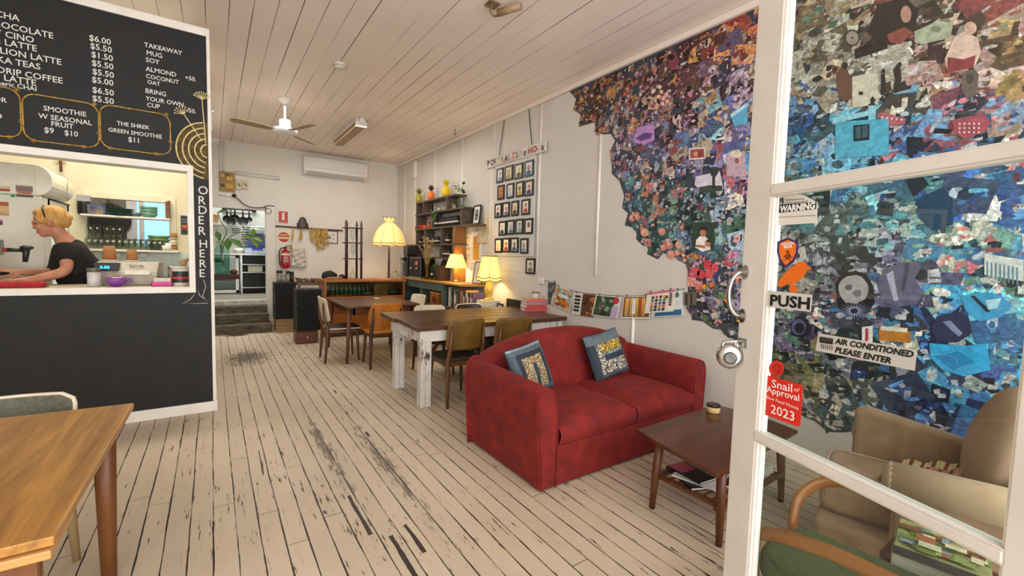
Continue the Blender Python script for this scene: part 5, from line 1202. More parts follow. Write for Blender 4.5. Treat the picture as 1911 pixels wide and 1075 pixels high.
jar('orange_bottle', 'orange bottle standing left of the dark jars on the third shelf', shelf_at(801, ZS[2]), .026, .12, mat('orange_glass', '#c8561a', '#b8441a', rough=.2), mat('orange_cap', '#8a3a14', rough=.3), .03, cat='bottle', lidname='cap')
for px, h, lb in ((806, .13, 'clear wine glass upside down on the second shelf'), (845, .15, 'slim grey bottle near the right of the second shelf'), (848.5, .08, 'small yellow bottle near the right of the second shelf')):
    o = thing('small_bottle', lb, 'bottle', shelf_at(px, ZS[1]))
    if px == 806:
        m = MB(); m.lathe([(.03, 0), (.034, .05), (.006, .075), (.006, .12), (.028, .128)], seg=16, cap=False); m.build('bowl', M_CLEAR, o)
    else:
        m = MB(); m.lathe([(.018, 0), (.02, .006), (.02, h * .6), (.008, h * .75), (.008, h)], seg=14); m.build('body', mat('grey_bottle', '#6a6e68', rough=.25) if px == 845 else mat('yellow_oil', '#c8a640', rough=.25), o)
framed('framed_picture', 'black framed text print leaning at the right end of the third shelf', 'picture', 5.80, 6.02, ZS[2], ZS[2] + .30, 0.018, 0.022, M_FRAME, ('#e4e0d8', [(rrect(.9, 1.2, .05, 2), '#3a3836'), (rrect(.7, .3, .05, 2, 0, .3), '#8a8680'), (rrect(.6, .2, .05, 2, 0, -.3), '#a8a49c')]), x0=3.36, tilt=math.radians(6))
framed('framed_picture', 'small gold framed picture standing beside the fringed lamp shade', 'picture', 8.05, 8.22, ZS[3], ZS[3] + .24, 0.02, 0.02, mat('gilt_frame', '#7a4c1c', '#a87830', rough=.4), ('#c8a468', [(ell(.5, .7, 14), '#8a5a2a'), (ell(.3, .4, 12), '#d8b880')]), x0=3.34)
# pictures on the wall
msk = thing('carved_mask', 'striped carved mask hanging beside the wall shelf post', 'mask', (XW - .03, W(856, 455).y, 1.52))
myy = msk.location.y; cz = 1.755
prof = [(0.0, -.22), (.05, -.19), (.075, -.1), (.085, 0), (.08, .1), (.06, .17), (.02, .21), (0, .24)]
vs = []; fs = []; m = MB()
for i, (r, z) in enumerate(prof):
    for k in range(13):
        a = -PI / 2 + PI * k / 12; vs.append((-.05 * math.cos(a) * (r / .085) , r * math.sin(a), .235 + z))
for i in range(len(prof) - 1):
    for k in range(12):
        m_c = ['#a8542f', '#8a3a24', '#d8b890', '#b0603a', '#2a1c18', '#d9c4a0', '#6a2a1c'][i] if (k // 2) % 2 == 0 or i > 3 else ['#8a3a24', '#c8906a', '#7a2f20', '#5a2418', '#c8b090', '#8a3a24', '#3a1c14'][i]
        m.add([vs[i * 13 + k], vs[i * 13 + k + 1], vs[(i + 1) * 13 + k + 1], vs[(i + 1) * 13 + k]], [(0, 1, 2, 3)], True, m_c)
m.build('face', attrmat('painted_mask', .4), msk, recalc=False)
m = MB(); m.tube([(-.03, -.04, .14), (-.048, 0, .12), (-.03, .04, .14)], .008, 6); m.build('mouth', M_DARK, msk)
def wallpic(name, label, px0, px1, py, h, paint, depth=.016, bw=.012, fm=None):
    a, b = W(px0, py).y, W(px1, py).y; zc = W((px0 + px1) / 2, py).z
    return framed(name, label, 'picture', min(a, b), max(a, b), zc - h / 2, zc + h / 2, depth, bw, fm or M_TRIM, paint, x0=XW)
wallpic('wall_print', 'small cream drawing pinned between the mask and the orange arch print', 866, 880, 456, .33, ('#e2d8bc', [(ell(.5, .06, 10, 0, .6), '#a89870')] + [(ell(.12, .1, 8, .4 * ((k % 3) - 1), -.1 - .3 * (k // 3)), '#8a8a60') for k in range(6)]), .006, .006)
wallpic('wall_print', 'orange arch and sun print in a white frame', 881, 899, 462, .50, ('#e8e0d0', [(rrect(1.5, 1.6, .1, 2, 0, -.05), '#d9a030'), (ell(.62, .45, 18, 0, .35), '#c8702a'), (ell(.48, .34, 18, 0, .35), '#e0a83a'), (ell(.26, .19, 18, 0, .35), '#c8782a'), (rrect(1.2, .6, .1, 2, 0, -.5), '#d8982a')]), .02, .022)
wm = thing('paper_map', 'crinkled cream paper drawing pinned left of the portraits', 'picture', (XW - .006, W(903, 430).y, W(903, 430).z - .2))
ya, yb_ = W(887, 430).y, W(911, 430).y; h_ = .42; w_ = ya - yb_
m = MB(); m.grid(lambda u, v: (-.02 * math.sin(u * 5) * math.sin(v * 4 + 1) * .8 - .03 * (v < .3) * (1 - u) * (.3 - v), (.5 - u) * w_, v * h_), 10, 10); m.build('sheet', mat('map_paper', '#ddd0b0', '#cdbd98', rough=.8, scale=9), wm, solid=.001)
m = MB(); m.tube(smoothpath([(-.03, .0, .12), (-.03, -.1, .16), (-.03, -.14, .25), (-.03, -.2, .33)], 4), .003, 4); m.tube(smoothpath([(-.03, .12, .3), (-.03, .02, .26), (-.03, -.06, .3)], 4), .002, 4); m.build('drawn_line', mat('red_line', '#a0523a', rough=.8), wm)
wm.location.x -= .002

# low green cupboard under the shelf, books beside it
M_GRNP = mat('grey_green_paint', '#55625a', '#48544c', rough=.5, scale=6)
M_LEDGE = wood('live_edge_slab', '#8a5a22', '#c4923e', axis=1, scale=10, rough=.35)
lc = thing('low_cupboard', 'grey-green open cupboard with a timber top under the wall shelf', 'cupboard', (3.19, 7.1, 0))
m = MB(); m.bb((2.98, 6.28, 0.0), (3.40, 6.31, .985)); m.bb((2.98, 8.05, 0), (3.40, 8.08, .985)); m.bb((3.38, 6.31, 0), (3.40, 8.05, .985)); m.bb((2.98, 6.31, .06), (3.38, 8.05, .09)); m.bb((2.98, 6.31, .86), (3.0, 8.05, .985)); m.bb((2.98, 7.15, .09), (3.38, 7.18, .86)); m.build('carcass', M_GRNP, lc, w=True, bevel=.004)
m = MB(); m.bb((2.99, 6.31, .585), (3.38, 7.15, .605)); m.bb((2.99, 7.18, .585), (3.38, 8.05, .605)); m.build('inner_shelf', M_GRNP, lc, w=True)
m = MB(); m.prism([(2.95, 8.09), (2.95, 6.9), (2.965, 6.4), (2.945, 6.0), (2.97, 5.62), (3.405, 5.60), (3.405, 8.09)], (0, 0, .988), (1, 0, 0), (0, 1, 0), .032); m.build('top', M_LEDGE, lc, w=True, bevel=.005)
tb = thing('decorated_tin', 'orange decorated tin box inside the low green cupboard', 'box', (3.12, 6.62, .607))
m = MB(); m.bb((-.12, -.17, 0), (.12, .17, .20)); m.build('body', mat('orange_tin', '#b06a1e', '#8a4a18', rough=.35, scale=12), tb, bevel=.004)
m = MB(); m.bb((-.125, -.175, .20), (.125, .175, .225)); m.build('lid', mat('tin_lid', '#c88a5a', rough=.35), tb, bevel=.004)
m = MB(); m.prism(ell(.09, .05, 14, 0, .1), (-.122, 0, 0), (0, -1, 0), (0, 0, 1), .002); m.build('picture', mat('tin_print', '#4a2a1c', '#7a3a24', rough=.4, scale=30), tb)
bc = thing('bookcase', 'low bookcase of cookery books beside the green cupboard', 'bookcase', (3.22, 5.7, 0))
m = MB(); m.bb((3.03, 5.10, .62), (3.40, 6.27, .645)); m.bb((3.03, 5.10, 0), (3.40, 5.125, .62)); m.bb((3.03, 6.245, 0), (3.40, 6.27, .62)); m.bb((3.38, 5.125, 0), (3.40, 6.245, .62)); m.bb((3.03, 5.125, .28), (3.38, 6.245, .30)); m.build('carcass', M_SHELF, bc, w=True, bevel=.003)
rb = random.Random(21); y = 6.245; cols = ['#1f2a2e', '#d8d0c0', '#e2dcd0', '#3a2a24', '#5a5a4a', '#2a2c30', '#8a7a5a', '#c8bfa8', '#3f5a44', '#7a8a6a', '#28303a', '#8a2a2a', '#b8a888', '#55544c', '#d0c8b4', '#38342e', '#c8b070', '#e0d8c0', '#6a4a3a', '#2f2f35', '#a89a80', '#4a3a5a', '#d8c8a8', '#7a2f28']
words = ['black', 'cream', 'white', 'dark brown', 'olive', 'charcoal', 'tan', 'pale', 'deep green', 'sage green', 'navy', 'dark red', 'sand', 'grey', 'ivory', 'umber', 'mustard', 'bone white', 'brown', 'graphite', 'khaki', 'plum', 'buff', 'brick red']
ordn = ['first', 'second', 'third', 'fourth', 'fifth', 'sixth', 'seventh', 'eighth', 'ninth', 'tenth', 'eleventh', 'twelfth', 'thirteenth', 'fourteenth', 'fifteenth', 'sixteenth', 'seventeenth', 'eighteenth', 'nineteenth', 'twentieth', 'twenty-first', 'twenty-second', 'twenty-third', 'twenty-fourth']
for i in range(24):
    t = rb.uniform(.024, .05); h = rb.uniform(.22, .30) if i else .32; d = rb.uniform(.19, .25)
    if y - t < 5.40: break
    if y < 5.60: h = min(h, .26)
    o = thing('cookbook', '%s spined book, %s from the left in the upright row' % (words[i], ordn[i]), 'book', (3.045 + d / 2 + rb.uniform(0, .015), y - t / 2, .646), 0, 'upright books in the low bookcase')
    m = MB(); m.bb((-d / 2 + .004, -t / 2 + .002, .003), (d / 2 - .003, t / 2 - .002, h - .003)); m.build('pages', M_PAGE, o)
    m = MB(); m.col = cols[i]; m.bb((-d / 2, -t / 2, 0), (d / 2, -t / 2 + .002, h)); m.bb((-d / 2, t / 2 - .002, 0), (d / 2, t / 2, h)); m.bb((-d / 2 - .001, -t / 2, 0), (-d / 2 + .002, t / 2, h))
    m.col = rb.choice(['#c8b890', '#e8e0d0', '#a04030', '#2a2a2a', '#88907a']); m.bb((-d / 2 - .0018, -t * .3, h * .25), (-d / 2 - .001, t * .3, h * .75)); m.build('cover', M_PRINT, o)
    y -= t + .002
# books lying flat under the near lamp
def lamp(name, label, c, base_fn, shade_prof, z0, sm, bulb, power, edge=None, ribs=0, wave=None, topcol=None, seg=48):
    o = thing(name, label, 'lamp', c)
    base_fn(o)
    m = MB(); m.lathe(shade_prof, seg=seg, cap=False, wave=wave); s = m.build('lamp_shade', sm, o, solid=.003)
    if edge:
        for k in edge:
            pts = []
            for q in range(64):
                a = 2 * PI * q / 64; r, z = shade_prof[k]
                if wave: r, z = wave(k, a, r, z)
                pts.append((r * 1.012 * math.cos(a), r * 1.012 * math.sin(a), z))
            MB().tube(pts, .005, 6, closed=True).build('trim_braid', mat('shade_braid', '#5a3414', '#4a2a10', rough=.8), s)
    for q in range(ribs):
        a = 2 * PI * q / ribs; pts = []
        for k, (r, z) in enumerate(shade_prof):
            if wave: r, z = wave(k, a, r, z)
            pts.append((r * 1.006 * math.cos(a), r * 1.006 * math.sin(a), z))
        MB().tube(pts, .0028, 5).build('shade_rib', MATS.get('shade_braid') or mat('shade_braid', '#5a3414', '#4a2a10', rough=.8), s)
    m = MB(); m.ball((0, 0, bulb), .03, 14, 10); m.build('bulb', mat('lit_bulb', '#fff2c8', '#fff2c8', emit='#ffd890', estr=20), o)
    l = point(name + '_light', Vector(c) + Vector((0, 0, bulb)), power, (1.0, .72, .36), .035)
    return o
def shade_mat(name, col, e, s):
    return mat(name, col, col, rough=.7, emit=e, estr=s)
def base1(o):
    m = MB(); m.lathe([(.07, 0), (.075, .008), (.03, .02), (.012, .035), (.009, .06), (.009, .30)], seg=24); m.build('base', mat('brass_base', '#b08a3a', '#8a6a2a', rough=.3, metal=.8), o)
p1_ = on(2, 1.0205, 851, 526)
lamp('table_lamp', 'table lamp with a plain pleated yellow shade on the live-edge cupboard top', p1_, base1, [(.175, .225), (.165, .24), (.10, .43), (.095, .44)], 0, shade_mat('pleated_shade', '#e8d6a0', '#ffcf62', 0.95), .31, 30, wave=lambda i, a, r, z: (r * (1 + .012 * math.sin(40 * a)), z), seg=120)
def base2(o):
    m = MB(); m.lathe([(.075, 0), (.08, .012), (.05, .025), (.035, .045), (.05, .07), (.068, .14), (.062, .19), (.04, .23), (.05, .255), (.052, .27), (.028, .29), (.02, .30)], seg=28); m.build('base', mat('yellow_ceramic', '#d8c060', '#c8a840', rough=.2), o)
    m = MB(); m.cyl((0, 0, .295), (0, 0, .43), .008); m.build('stem', MATS['brass_base'], o)
p2_ = Vector((3.20, 5.23, .826))
def wav2(i, a, r, z):
    return (r, z + (.022 * abs(math.sin(3 * a)) * -1 if i in (0, 1) else 0))
lamp('table_lamp', 'table lamp with a scalloped yellow shade and ceramic base beside the portraits', p2_, base2, [(.170, .285), (.165, .33), (.135, .46), (.108, .60), (.105, .615)], 0, shade_mat('scallop_shade', '#e8d49a', '#ffcb58', 0.95), .43, 42, edge=(0, 1, 4), ribs=6, wave=wav2)
bk_labels = ['large pale book lying flat at the bottom under the ceramic table lamp', 'white book lying flat in the middle under the ceramic table lamp', 'cream box file lying flat directly under the ceramic table lamp']
zb = .646
for k, (w_, d_, h_, cc) in enumerate(((.28, .25, .06, '#c8c0b0'), (.27, .24, .058, '#e0d8c8'), (.25, .23, .058, '#e8dcb4'))):
    book('flat_book', bk_labels[k], 'book', (3.2, 5.235, zb), w_, d_, h_, math.radians(3 * k - 3), cc); zb += h_ + .001
bb_ = thing('low_bench', 'low dark bench along the wall behind the plank table', 'bench', (3.22, 4.95, 0))
m = MB(); m.bb((3.16, 4.62, .60), (3.38, 5.04, .64)); m.build('top', M_SHELF, bb_, w=True)
for x in (3.18, 3.36):
    for y in (4.64, 5.02): m = MB(); m.bb((x - .02, y - .02, 0), (x + .02, y + .02, .60)); m.build('leg', M_SHELF, bb_, w=True)
framed('framed_picture', 'wide black framed picture leaning on the wall right of the ceramic lamp', 'picture', 4.66, 5.05, .641, .86, .02, .03, M_FRAME, ('#17171a', [(rrect(1.2, 1.0, .05, 2), '#222226')]), x0=3.40)
framed('framed_picture', 'small black framed card standing just below the ceramic lamp', 'picture', 4.92, 5.06, .641, .80, .02, .02, M_FRAME, ('#d8d4c8', [(ell(.3, .5, 12), '#8a3a2a')]), x0=3.25)
# things on the cupboard top
om = thing('open_book', 'white open book propped behind the pleated lamp', 'book', (3.34, 6.02, 1.0205))
m = MB(); m.bb((-.012, -.12, 0), (.0, .12, .30)); m.build('page', M_PAGE, om)
m = MB(); m.bb((.0, -.125, 0), (.006, .125, .305)); m.build('cover', mat('linen_cover', '#c8b890', rough=.8), om); om.rotation_euler = (0, math.radians(12), math.radians(8))
framed('framed_picture', 'pale framed drawing leaning at the right end of the cupboard top', 'picture', 5.61, 5.88, 1.0205, 1.36, .02, .012, mat('thin_dark_frame', '#4a3424', rough=.4), ('#d8cdb4', [(ell(.5, .4, 14, 0, .2), '#c8b898'), (rrect(.9, .1, .04, 2, 0, -.5), '#b8a480')]), x0=3.31, tilt=math.radians(8))
def place_on(px, z, x): y = on(0, x, px, 510).y; return Vector((x, y, z))
vs_ = thing('dried_flower_vase', 'tall glass vase of dried grasses on the green cupboard', 'vase', (3.08, on(0, 3.08, 797, 510).y, 1.0205))
m = MB(); m.lathe([(.045, 0), (.05, .006), (.05, .25), (.052, .26)], seg=20, cap=False); m.build('vase', glassmat('vase_glass', '#cfc8b0', .05, refl=.7), vs_)
rv_ = random.Random(4); m = MB(); hd = MB()
for k in range(34):
    a = rv_.uniform(0, 2 * PI); sp = rv_.uniform(.05, .21); h = rv_.uniform(.40, .72)
    e = Vector((math.cos(a) * sp * .6, math.sin(a) * sp, h)); p = smoothpath([(math.cos(a) * .02, math.sin(a) * .02, .02), (math.cos(a) * .03, math.sin(a) * .03, .26), e * .8 + Vector((0, 0, h * .15)), e], 4)
    m.tube(p, .0022, 4); 
    for j in range(5):
        q = p[-1 - j]; hd.ball(q + Vector((rv_.uniform(-.012, .012), rv_.uniform(-.012, .012), 0)), (.006, .006, .013), 6, 5)
m.build('grass_stems', mat('dried_stem', '#b89a62', '#a08048', rough=.8), vs_); tag(hd.build('seed_heads', mat('dried_heads', '#c9ae7a', '#a8874e', rough=.9), vs_), kind='stuff')
for k, (px, h, r, mm, lb, cat_) in enumerate(((806, .22, .022, 'M_D', 'slim dark bottle with a white label beside the dried grasses', 'bottle'), (812, .14, .03, 'L', 'small green leafy cutting in a jar on the green cupboard', 'plant'))):
    if cat_ == 'bottle':
        shelf_jar(lb, (3.12, on(0, 3.12, px, 510).y, 1.0205), r, h, M_JARB, 'bottles on the green cupboard')
    else:
        bottle_plant('jar_cutting', lb, (3.10, on(0, 3.10, px, 510).y, 1.0205), .03, .12, [[(0, 0, .12), (-.01, .03, .2)], [(0, 0, .12), (0, -.05, .17)], [(0, 0, .12), (-.02, -.01, .22)]], [((-.01, .03, .2), (-.03, .08, .22)), ((0, -.05, .17), (-.02, -.11, .16)), ((-.02, -.01, .22), (-.04, -.04, .28)), ((0, 0, .15), (-.06, .04, .15)), ((0, -.02, .14), (-.05, -.06, .2))])
y = on(0, 3.12, 822, 510).y
for k, (t, h, cc, lb) in enumerate(((.035, .25, '#241a16', 'black book standing left on the green cupboard'), (.03, .24, '#7a2f24', 'red-brown book standing in the middle of three on the green cupboard'), (.025, .25, '#2a1d18', 'dark brown book standing rightmost of three on the green cupboard'))):
    o = thing('cookbook', lb, 'book', (3.14, y, 1.0205), 0, 'books standing on the green cupboard'); d = .18
    m = MB(); m.bb((-d / 2 + .004, -t / 2 + .002, .003), (d / 2 - .003, t / 2 - .002, h - .003)); m.build('pages', M_PAGE, o)
    m = MB(); m.col = cc; m.bb((-d / 2, -t / 2, 0), (d / 2, -t / 2 + .002, h)); m.bb((-d / 2, t / 2 - .002, 0), (d / 2, t / 2, h)); m.bb((-d / 2 - .001, -t / 2, 0), (-d / 2 + .002, t / 2, h)); m.build('cover', M_PRINT, o); y -= .05
ab = thing('arched_board', 'brown arched timber board leaning behind the books on the cupboard', 'board', (3.35, on(0, 3.35, 829, 500).y, 1.0205))
m = MB(); m.prism([(-.12, 0), (.12, 0), (.12, .2)] + [(.12 * math.cos(a), .2 + .14 * math.sin(a)) for a in [PI * k / 10 for k in range(1, 10)]] + [(-.12, .2)], (0, 0, 0), (0, -1, 0), (0, 0, 1), .02); tag(m.build('board', wood('arch_brown', '#4a2a18', '#6f4228', axis=2), ab))
# coffee gear
cm = thing('espresso_machine', 'black home espresso machine with a round red badge on the green cupboard', 'coffee machine', (3.15, 7.50, 1.0205), math.radians(8))
m = MB(); m.bb((-.16, -.2, .03), (.16, .2, .36)); m.build('body', mat('machine_black', '#131210', '#1c1a18', rough=.3), cm, bevel=.02)
m = MB(); m.bb((-.17, -.2, 0), (.16, .2, .03)); m.build('drip_tray', M_STEEL, cm, bevel=.006)
m = MB(); m.bb((-.15, -.19, .36), (.15, .19, .375)); m.build('cup_rail', M_STEEL, cm, bevel=.004)
m = MB(); m.lathe([(0, 0), (.045, 0), (.045, .006), (0, .008)], (-.161, -.08, .26), 20, m=Matrix.Rotation(-PI / 2, 3, 'Y')); m.build('badge', mat('red_badge', '#b04a44', '#c87a70', rough=.4, scale=60), cm)
for yy in (-.1, .1): m = MB(); m.cyl((-.19, yy, .17), (-.15, yy, .17), .02, seg=14); m.build('knob', M_CHROME, cm)
gr = thing('coffee_grinder', 'black upright coffee grinder with a square hopper beside the espresso machine', 'coffee grinder', (3.08, 7.94, 1.0205))
m = MB(); m.bb((-.08, -.09, 0), (.10, .09, .42)); m.build('body', MATS['machine_black'], gr, bevel=.01)
m = MB(); m.bb((-.15, -.07, .30), (-.08, .07, .36)); m.build('spout', MATS['machine_black'], gr, bevel=.006)
m = MB(); m.bb((-.09, -.10, .42), (.11, .10, .58)); m.build('hopper', mat('grey_hopper', '#1f1f1e', '#35332f', rough=.3), gr, bevel=.008)
m = MB(); m.bb((-.16, -.06, 0), (-.12, .06, .28)); m.build('side_panel', M_STEEL, gr)

# ---- glass display cabinet
M_HONEY = wood('honey_cabinet_wood', '#8a4a1c', '#b56a2a', axis=0, scale=10, rough=.35)
gx0, gx1, gy0, gy1, gz = 1.53, 2.92, 7.74, 8.20, 0.985
gc = thing('display_cabinet', 'long honey timber cabinet with a glass front and drawers behind the dining table', 'cabinet', ((gx0 + gx1) / 2, (gy0 + gy1) / 2, 0))
m = MB(); m.bb((gx0, gy0, .10), (gx0 + .03, gy1, gz - .04)); m.bb((gx1 - .03, gy0, .10), (gx1, gy1, gz - .04)); m.bb((gx0 + .03, gy1 - .02, .10), (gx1 - .03, gy1, gz - .04)); m.bb((gx0 + .03, gy0, .66), (gx1 - .03, gy1 - .02, .69)); m.bb((gx0 + .03, gy0 + .005, .10), (gx1 - .03, gy0 + .03, .66)); m.build('carcass', M_HONEY, gc, w=True, bevel=.003)
m = MB(); m.bb((gx0 - .02, gy0 - .02, gz - .045), (gx1 + .02, gy1 + .01, gz)); m.build('top', M_HONEY, gc, w=True, bevel=.006)
m = MB(); m.bb((gx0 + .08, gy0 + .04, 0), (gx1 - .08, gy1 - .03, .10)); m.build('plinth', M_DKWOOD, gc, w=True)
m = MB(); m.bb((gx0 + .03, gy0 + .01, .69), (gx1 - .03, gy0 + .014, gz - .045)); m.build('glass_front', glassmat('cabinet_glass', '#dfe8e0', .01, refl=.8), gc, w=True)
for k in range(3):
    xa_ = gx0 + .05 + k * .435; m = MB(); m.bb((xa_, gy0 - .012, .42), (xa_ + .42, gy0 + .006, .62)); d_ = m.build('drawer', wood('red_brown_drawer', '#5e2a14', '#8a4420', axis=0, scale=10), gc, w=True, bevel=.004)
    m = MB(); m.ball((xa_ + .21, gy0 - .026, .52), .016, 12, 8); kb = m.build('knob', M_CHROME, gc, w=True)
for k in range(9):
    xx = 1.72 + .075 * k
    if k == 0:
        gb = thing('green_glass_bottle', 'green glass bottle standing in the row inside the display cabinet', 'bottle', (xx, 8.02, .691), 0, 'green bottles in the display cabinet')
        m = MB(); m.lathe([(.026, 0), (.03, .005), (.03, .13), (.012, .17), (.012, .20)], seg=14); m.build('body', mat('bottle_green', '#5a7a62', '#6f9276', rough=.15), gb)
        m = MB(); m.lathe([(.014, .20), (.014, .215)], seg=12); m.build('cap', M_STEEL, gb)
    else: dup(gb, (xx, 8.02, .691))
pb_ = thing('bread_board', 'long wooden board lying inside the display cabinet at the left', 'board', (1.80, 7.88, .691))
m = MB(); m.prism(rrect(.4, .12, .05, 4), (0, 0, 0), (1, 0, 0), (0, 1, 0), .02); m.build('board', M_ORANGE, pb_, bevel=.004)
bg = thing('paper_bag', 'tan paper bag standing inside the display cabinet', 'bag', (2.52, 7.90, .691))
m = MB(); m.bb((-.12, -.05, 0), (.12, .05, .20)); m.build('body', mat('kraft_paper', '#a87a3a', '#94682f', rough=.8), bg, bevel=.006)
m = MB(); m.bb((-.12, -.012, .20), (.12, .012, .225)); m.build('folded_top', MATS['kraft_paper'], bg)
for lb, xx, r, cc, nm in (('grey bowl inside the display cabinet left of the paper bag', 2.30, .07, '#8a8680', 'bowl'), ('green lidded dish at the right inside the display cabinet', 2.76, .085, '#5a7058', 'lidded_dish')):
    o = thing(nm, lb, 'bowl', (xx, 7.92, .691)); m = MB(); m.lathe([(r * .5, 0), (r * .9, r * .4), (r, r * .7), (r * .95, r * .7), (r * .8, r * .4), (.001, r * .15)], seg=24); m.build('body', mat(nm + '_glaze', cc, rough=.25), o)
    if 'lid' in nm: m = MB(); m.lathe([(r * .97, r * .7), (r * .8, r * 1.0), (.012, r * 1.15), (.012, r * 1.35), (.0, r * 1.4)], seg=24); m.build('lid', MATS[nm + '_glaze'], o)
# on top: cold drip tower, trays, cloth, kettle
ctw = thing('cold_drip_tower', 'tall dark wooden cold drip coffee tower with glass vessels on the display cabinet', 'coffee tower', (2.045, 7.97, gz + .001))
px_ = [(-.13, -.06), (.13, -.06), (-.085, .07), (.085, .07)]
for x, y in px_:
    m = MB(); m.cyl((x, y, 0), (x, y, .98), .019, seg=10); m.ball((x, y, 1.0), (.011, .011, .022), 10, 8); m.build('post', wood('tower_dark', '#22100a', '#3d1d12', axis=2), ctw)
for z in (.34, .62, .88): m = MB(); m.bb((-.16, -.08, z), (.16, .09, z + .018)); m.build('tier', MATS['tower_dark'], ctw, bevel=.004)
for z0, z1, r in ((.66, .86, .05), (.40, .60, .04), (.0, .16, .055)):
    m = MB()
    if z0 > 0: m.lathe([(.008, z0), (.012, z0 + .03), (r, z0 + .05), (r, z1), (r * .95, z1)], seg=20, cap=False)
    else: m.lathe([(r, .002), (r * 1.2, .03), (r * 1.1, .08), (r * .35, .14), (r * .45, .19)], seg=20, cap=False)
    m.build('glass_vessel', M_CLEAR, ctw)
tr = thing('serving_board', 'round-ended wooden serving boards stacked on the display cabinet', 'board', (1.70, 7.86, gz + .001))
m = MB(); m.prism(rrect(.30, .20, .1, 6), (0, 0, 0), (1, 0, 0), (0, 1, 0), .016); m.build('lower_board', M_POST, tr, bevel=.004)
m = MB(); m.prism(rrect(.24, .16, .07, 6), (.02, .0, .017), (1, 0, 0), (0, 1, 0), .016); m.build('upper_board', M_LEDGE, tr, bevel=.004)
cl = thing('dark_cloth_heap', 'heap of dark cloth at the left end of the display cabinet', 'cloth', (1.68, 8.085, gz + .001))
rc = random.Random(9); m = MB(); m.ball((0, 0, .045), (.13, .085, .085), 24, 14); m.v = [p + Vector((rc.uniform(-.01, .01), rc.uniform(-.01, .01), rc.uniform(-.012, .012))) for p in m.v]; m.v = [Vector((p.x, p.y, max(0, p.z))) for p in m.v]; m.build('cloth', mat('black_cloth', '#1a1815', '#26231f', rough=.9), cl, sub=1)
bl = thing('black_bowl', 'small black bowl upside down left of the cold drip tower', 'bowl', (1.90, 8.13, gz + .001)); m = MB(); m.lathe([(.06, 0), (.055, .04), (.036, .065), (.02, .07)], seg=20); m.build('body', M_DARK, bl)
kt = thing('glass_teapot', 'round glass teapot with a knobbed lid at the right end of the display cabinet', 'teapot', (2.78, 7.91, gz + .001))
m = MB(); m.lathe([(.05, 0), (.085, .03), (.09, .07), (.07, .11), (.04, .125)], seg=24, cap=False); m.build('body', M_CLEAR, kt)
m = MB(); m.lathe([(.045, .125), (.035, .145), (.012, .15), (.012, .165), (.018, .172), (.0, .182)], seg=20); m.build('lid', M_CHROME, kt)
m = MB(); m.tube(smoothpath([(.08, 0, .09), (.13, 0, .10), (.135, 0, .05), (.085, 0, .03)], 5), .007, 8); m.build('handle', M_CLEAR, kt)
m = MB(); m.tube(smoothpath([(-.08, 0, .05), (-.11, 0, .07), (-.13, 0, .11)], 5), [.014] * 6 + [.012] * 4 + [.009], 8); m.build('spout', M_CLEAR, kt)
# floor lamp behind the cabinet
def base3(o):
    m = MB(); m.lathe([(.17, 0), (.175, .02), (.10, .04), (.03, .06), (.018, .1)], seg=28); m.build('base', M_DKWOOD, o)
    m = MB(); m.lathe([(.02, .1), (.024, .5), (.018, .55), (.024, .6), (.022, 1.3), (.016, 1.6), (.010, 1.75), (.008, 1.86)], seg=16); m.build('pole', M_DKWOOD, o)
def wav3(i, a, r, z):
    n = 8; c = abs(math.sin(n / 2 * a))
    if i == 0: return (r, z - .02 * c)
    if i == 1: return (r, z - .012 * c)
    if i in (7,): return (r * (1 + .05 * c), z + .025 * c)
    return (r * (.965 + .035 * c), z)
lamp('floor_lamp', 'tall floor lamp with a fringed domed yellow shade behind the display cabinet', (2.88, 8.52, 0), base3, [(.315, 1.615), (.312, 1.66), (.295, 1.74), (.255, 1.86), (.19, 1.96), (.115, 2.03), (.060, 2.06), (.118, 2.135)], 0, shade_mat('domed_shade', '#e4c690', '#ffc06a', 0.75), 1.78, 34, edge=(0, 1, 6, 7), ribs=8, wave=wav3, seg=96)

# ================================================================== CHALKBOARD MENU AND COUNTER FRONT
M_CHALK = mat('chalk', '#e9e6df', '#cfccc5', rough=.9, scale=140, lo=.3, hi=.7)
M_GOLD = mat('gold_chalk', '#c9a24a', '#8f6a24', rough=.7, scale=60)
M_GOLDL = mat('pale_gold_chalk', '#e6dcae', '#cdbb78', rough=.8, scale=60)
mn = thing('chalkboard_menu', 'hand chalked drinks menu with gold drawings on black above the serving window', 'menu board', (-1.2, YC - .004, 2.13))
m = MB(); m.bb((-3.2, YC - .004, 2.126), (-.017, YC - .0005, 3.203)); m.build('board', M_BLACK, mn, w=True)
CY = YC - .0045
def kp(x, y): p = on(1, CY, x, y); return (p.x, p.z)
def chalk(par, s, px, py, h, bold=.0005, mt=None, sx=.9, sh=0.0, right=None):
    x, z = kp(px, py)
    return text('lettering', s, h * 1.36, mt or M_CHALK, par, (x, CY, z), (1, 0, 0), (0, 0, 1), bold=bold, sx=sx, shear=sh, depth=.0006)
H = .044
left = ['MOCHA', 'HOT CHOCOLATE', 'BABY CINO', 'CHAI LATTE', 'DANDELION LATTE', 'BELKA TEAS', 'COLD DRIP COFFEE', 'ICED LATTE', 'turmeric CHAI']
ends = [(35, 40), (98, 72), (62, 80), (68, 96), (113, 121), (74, 130), (116, 156), (66, 160), (68, 170)]
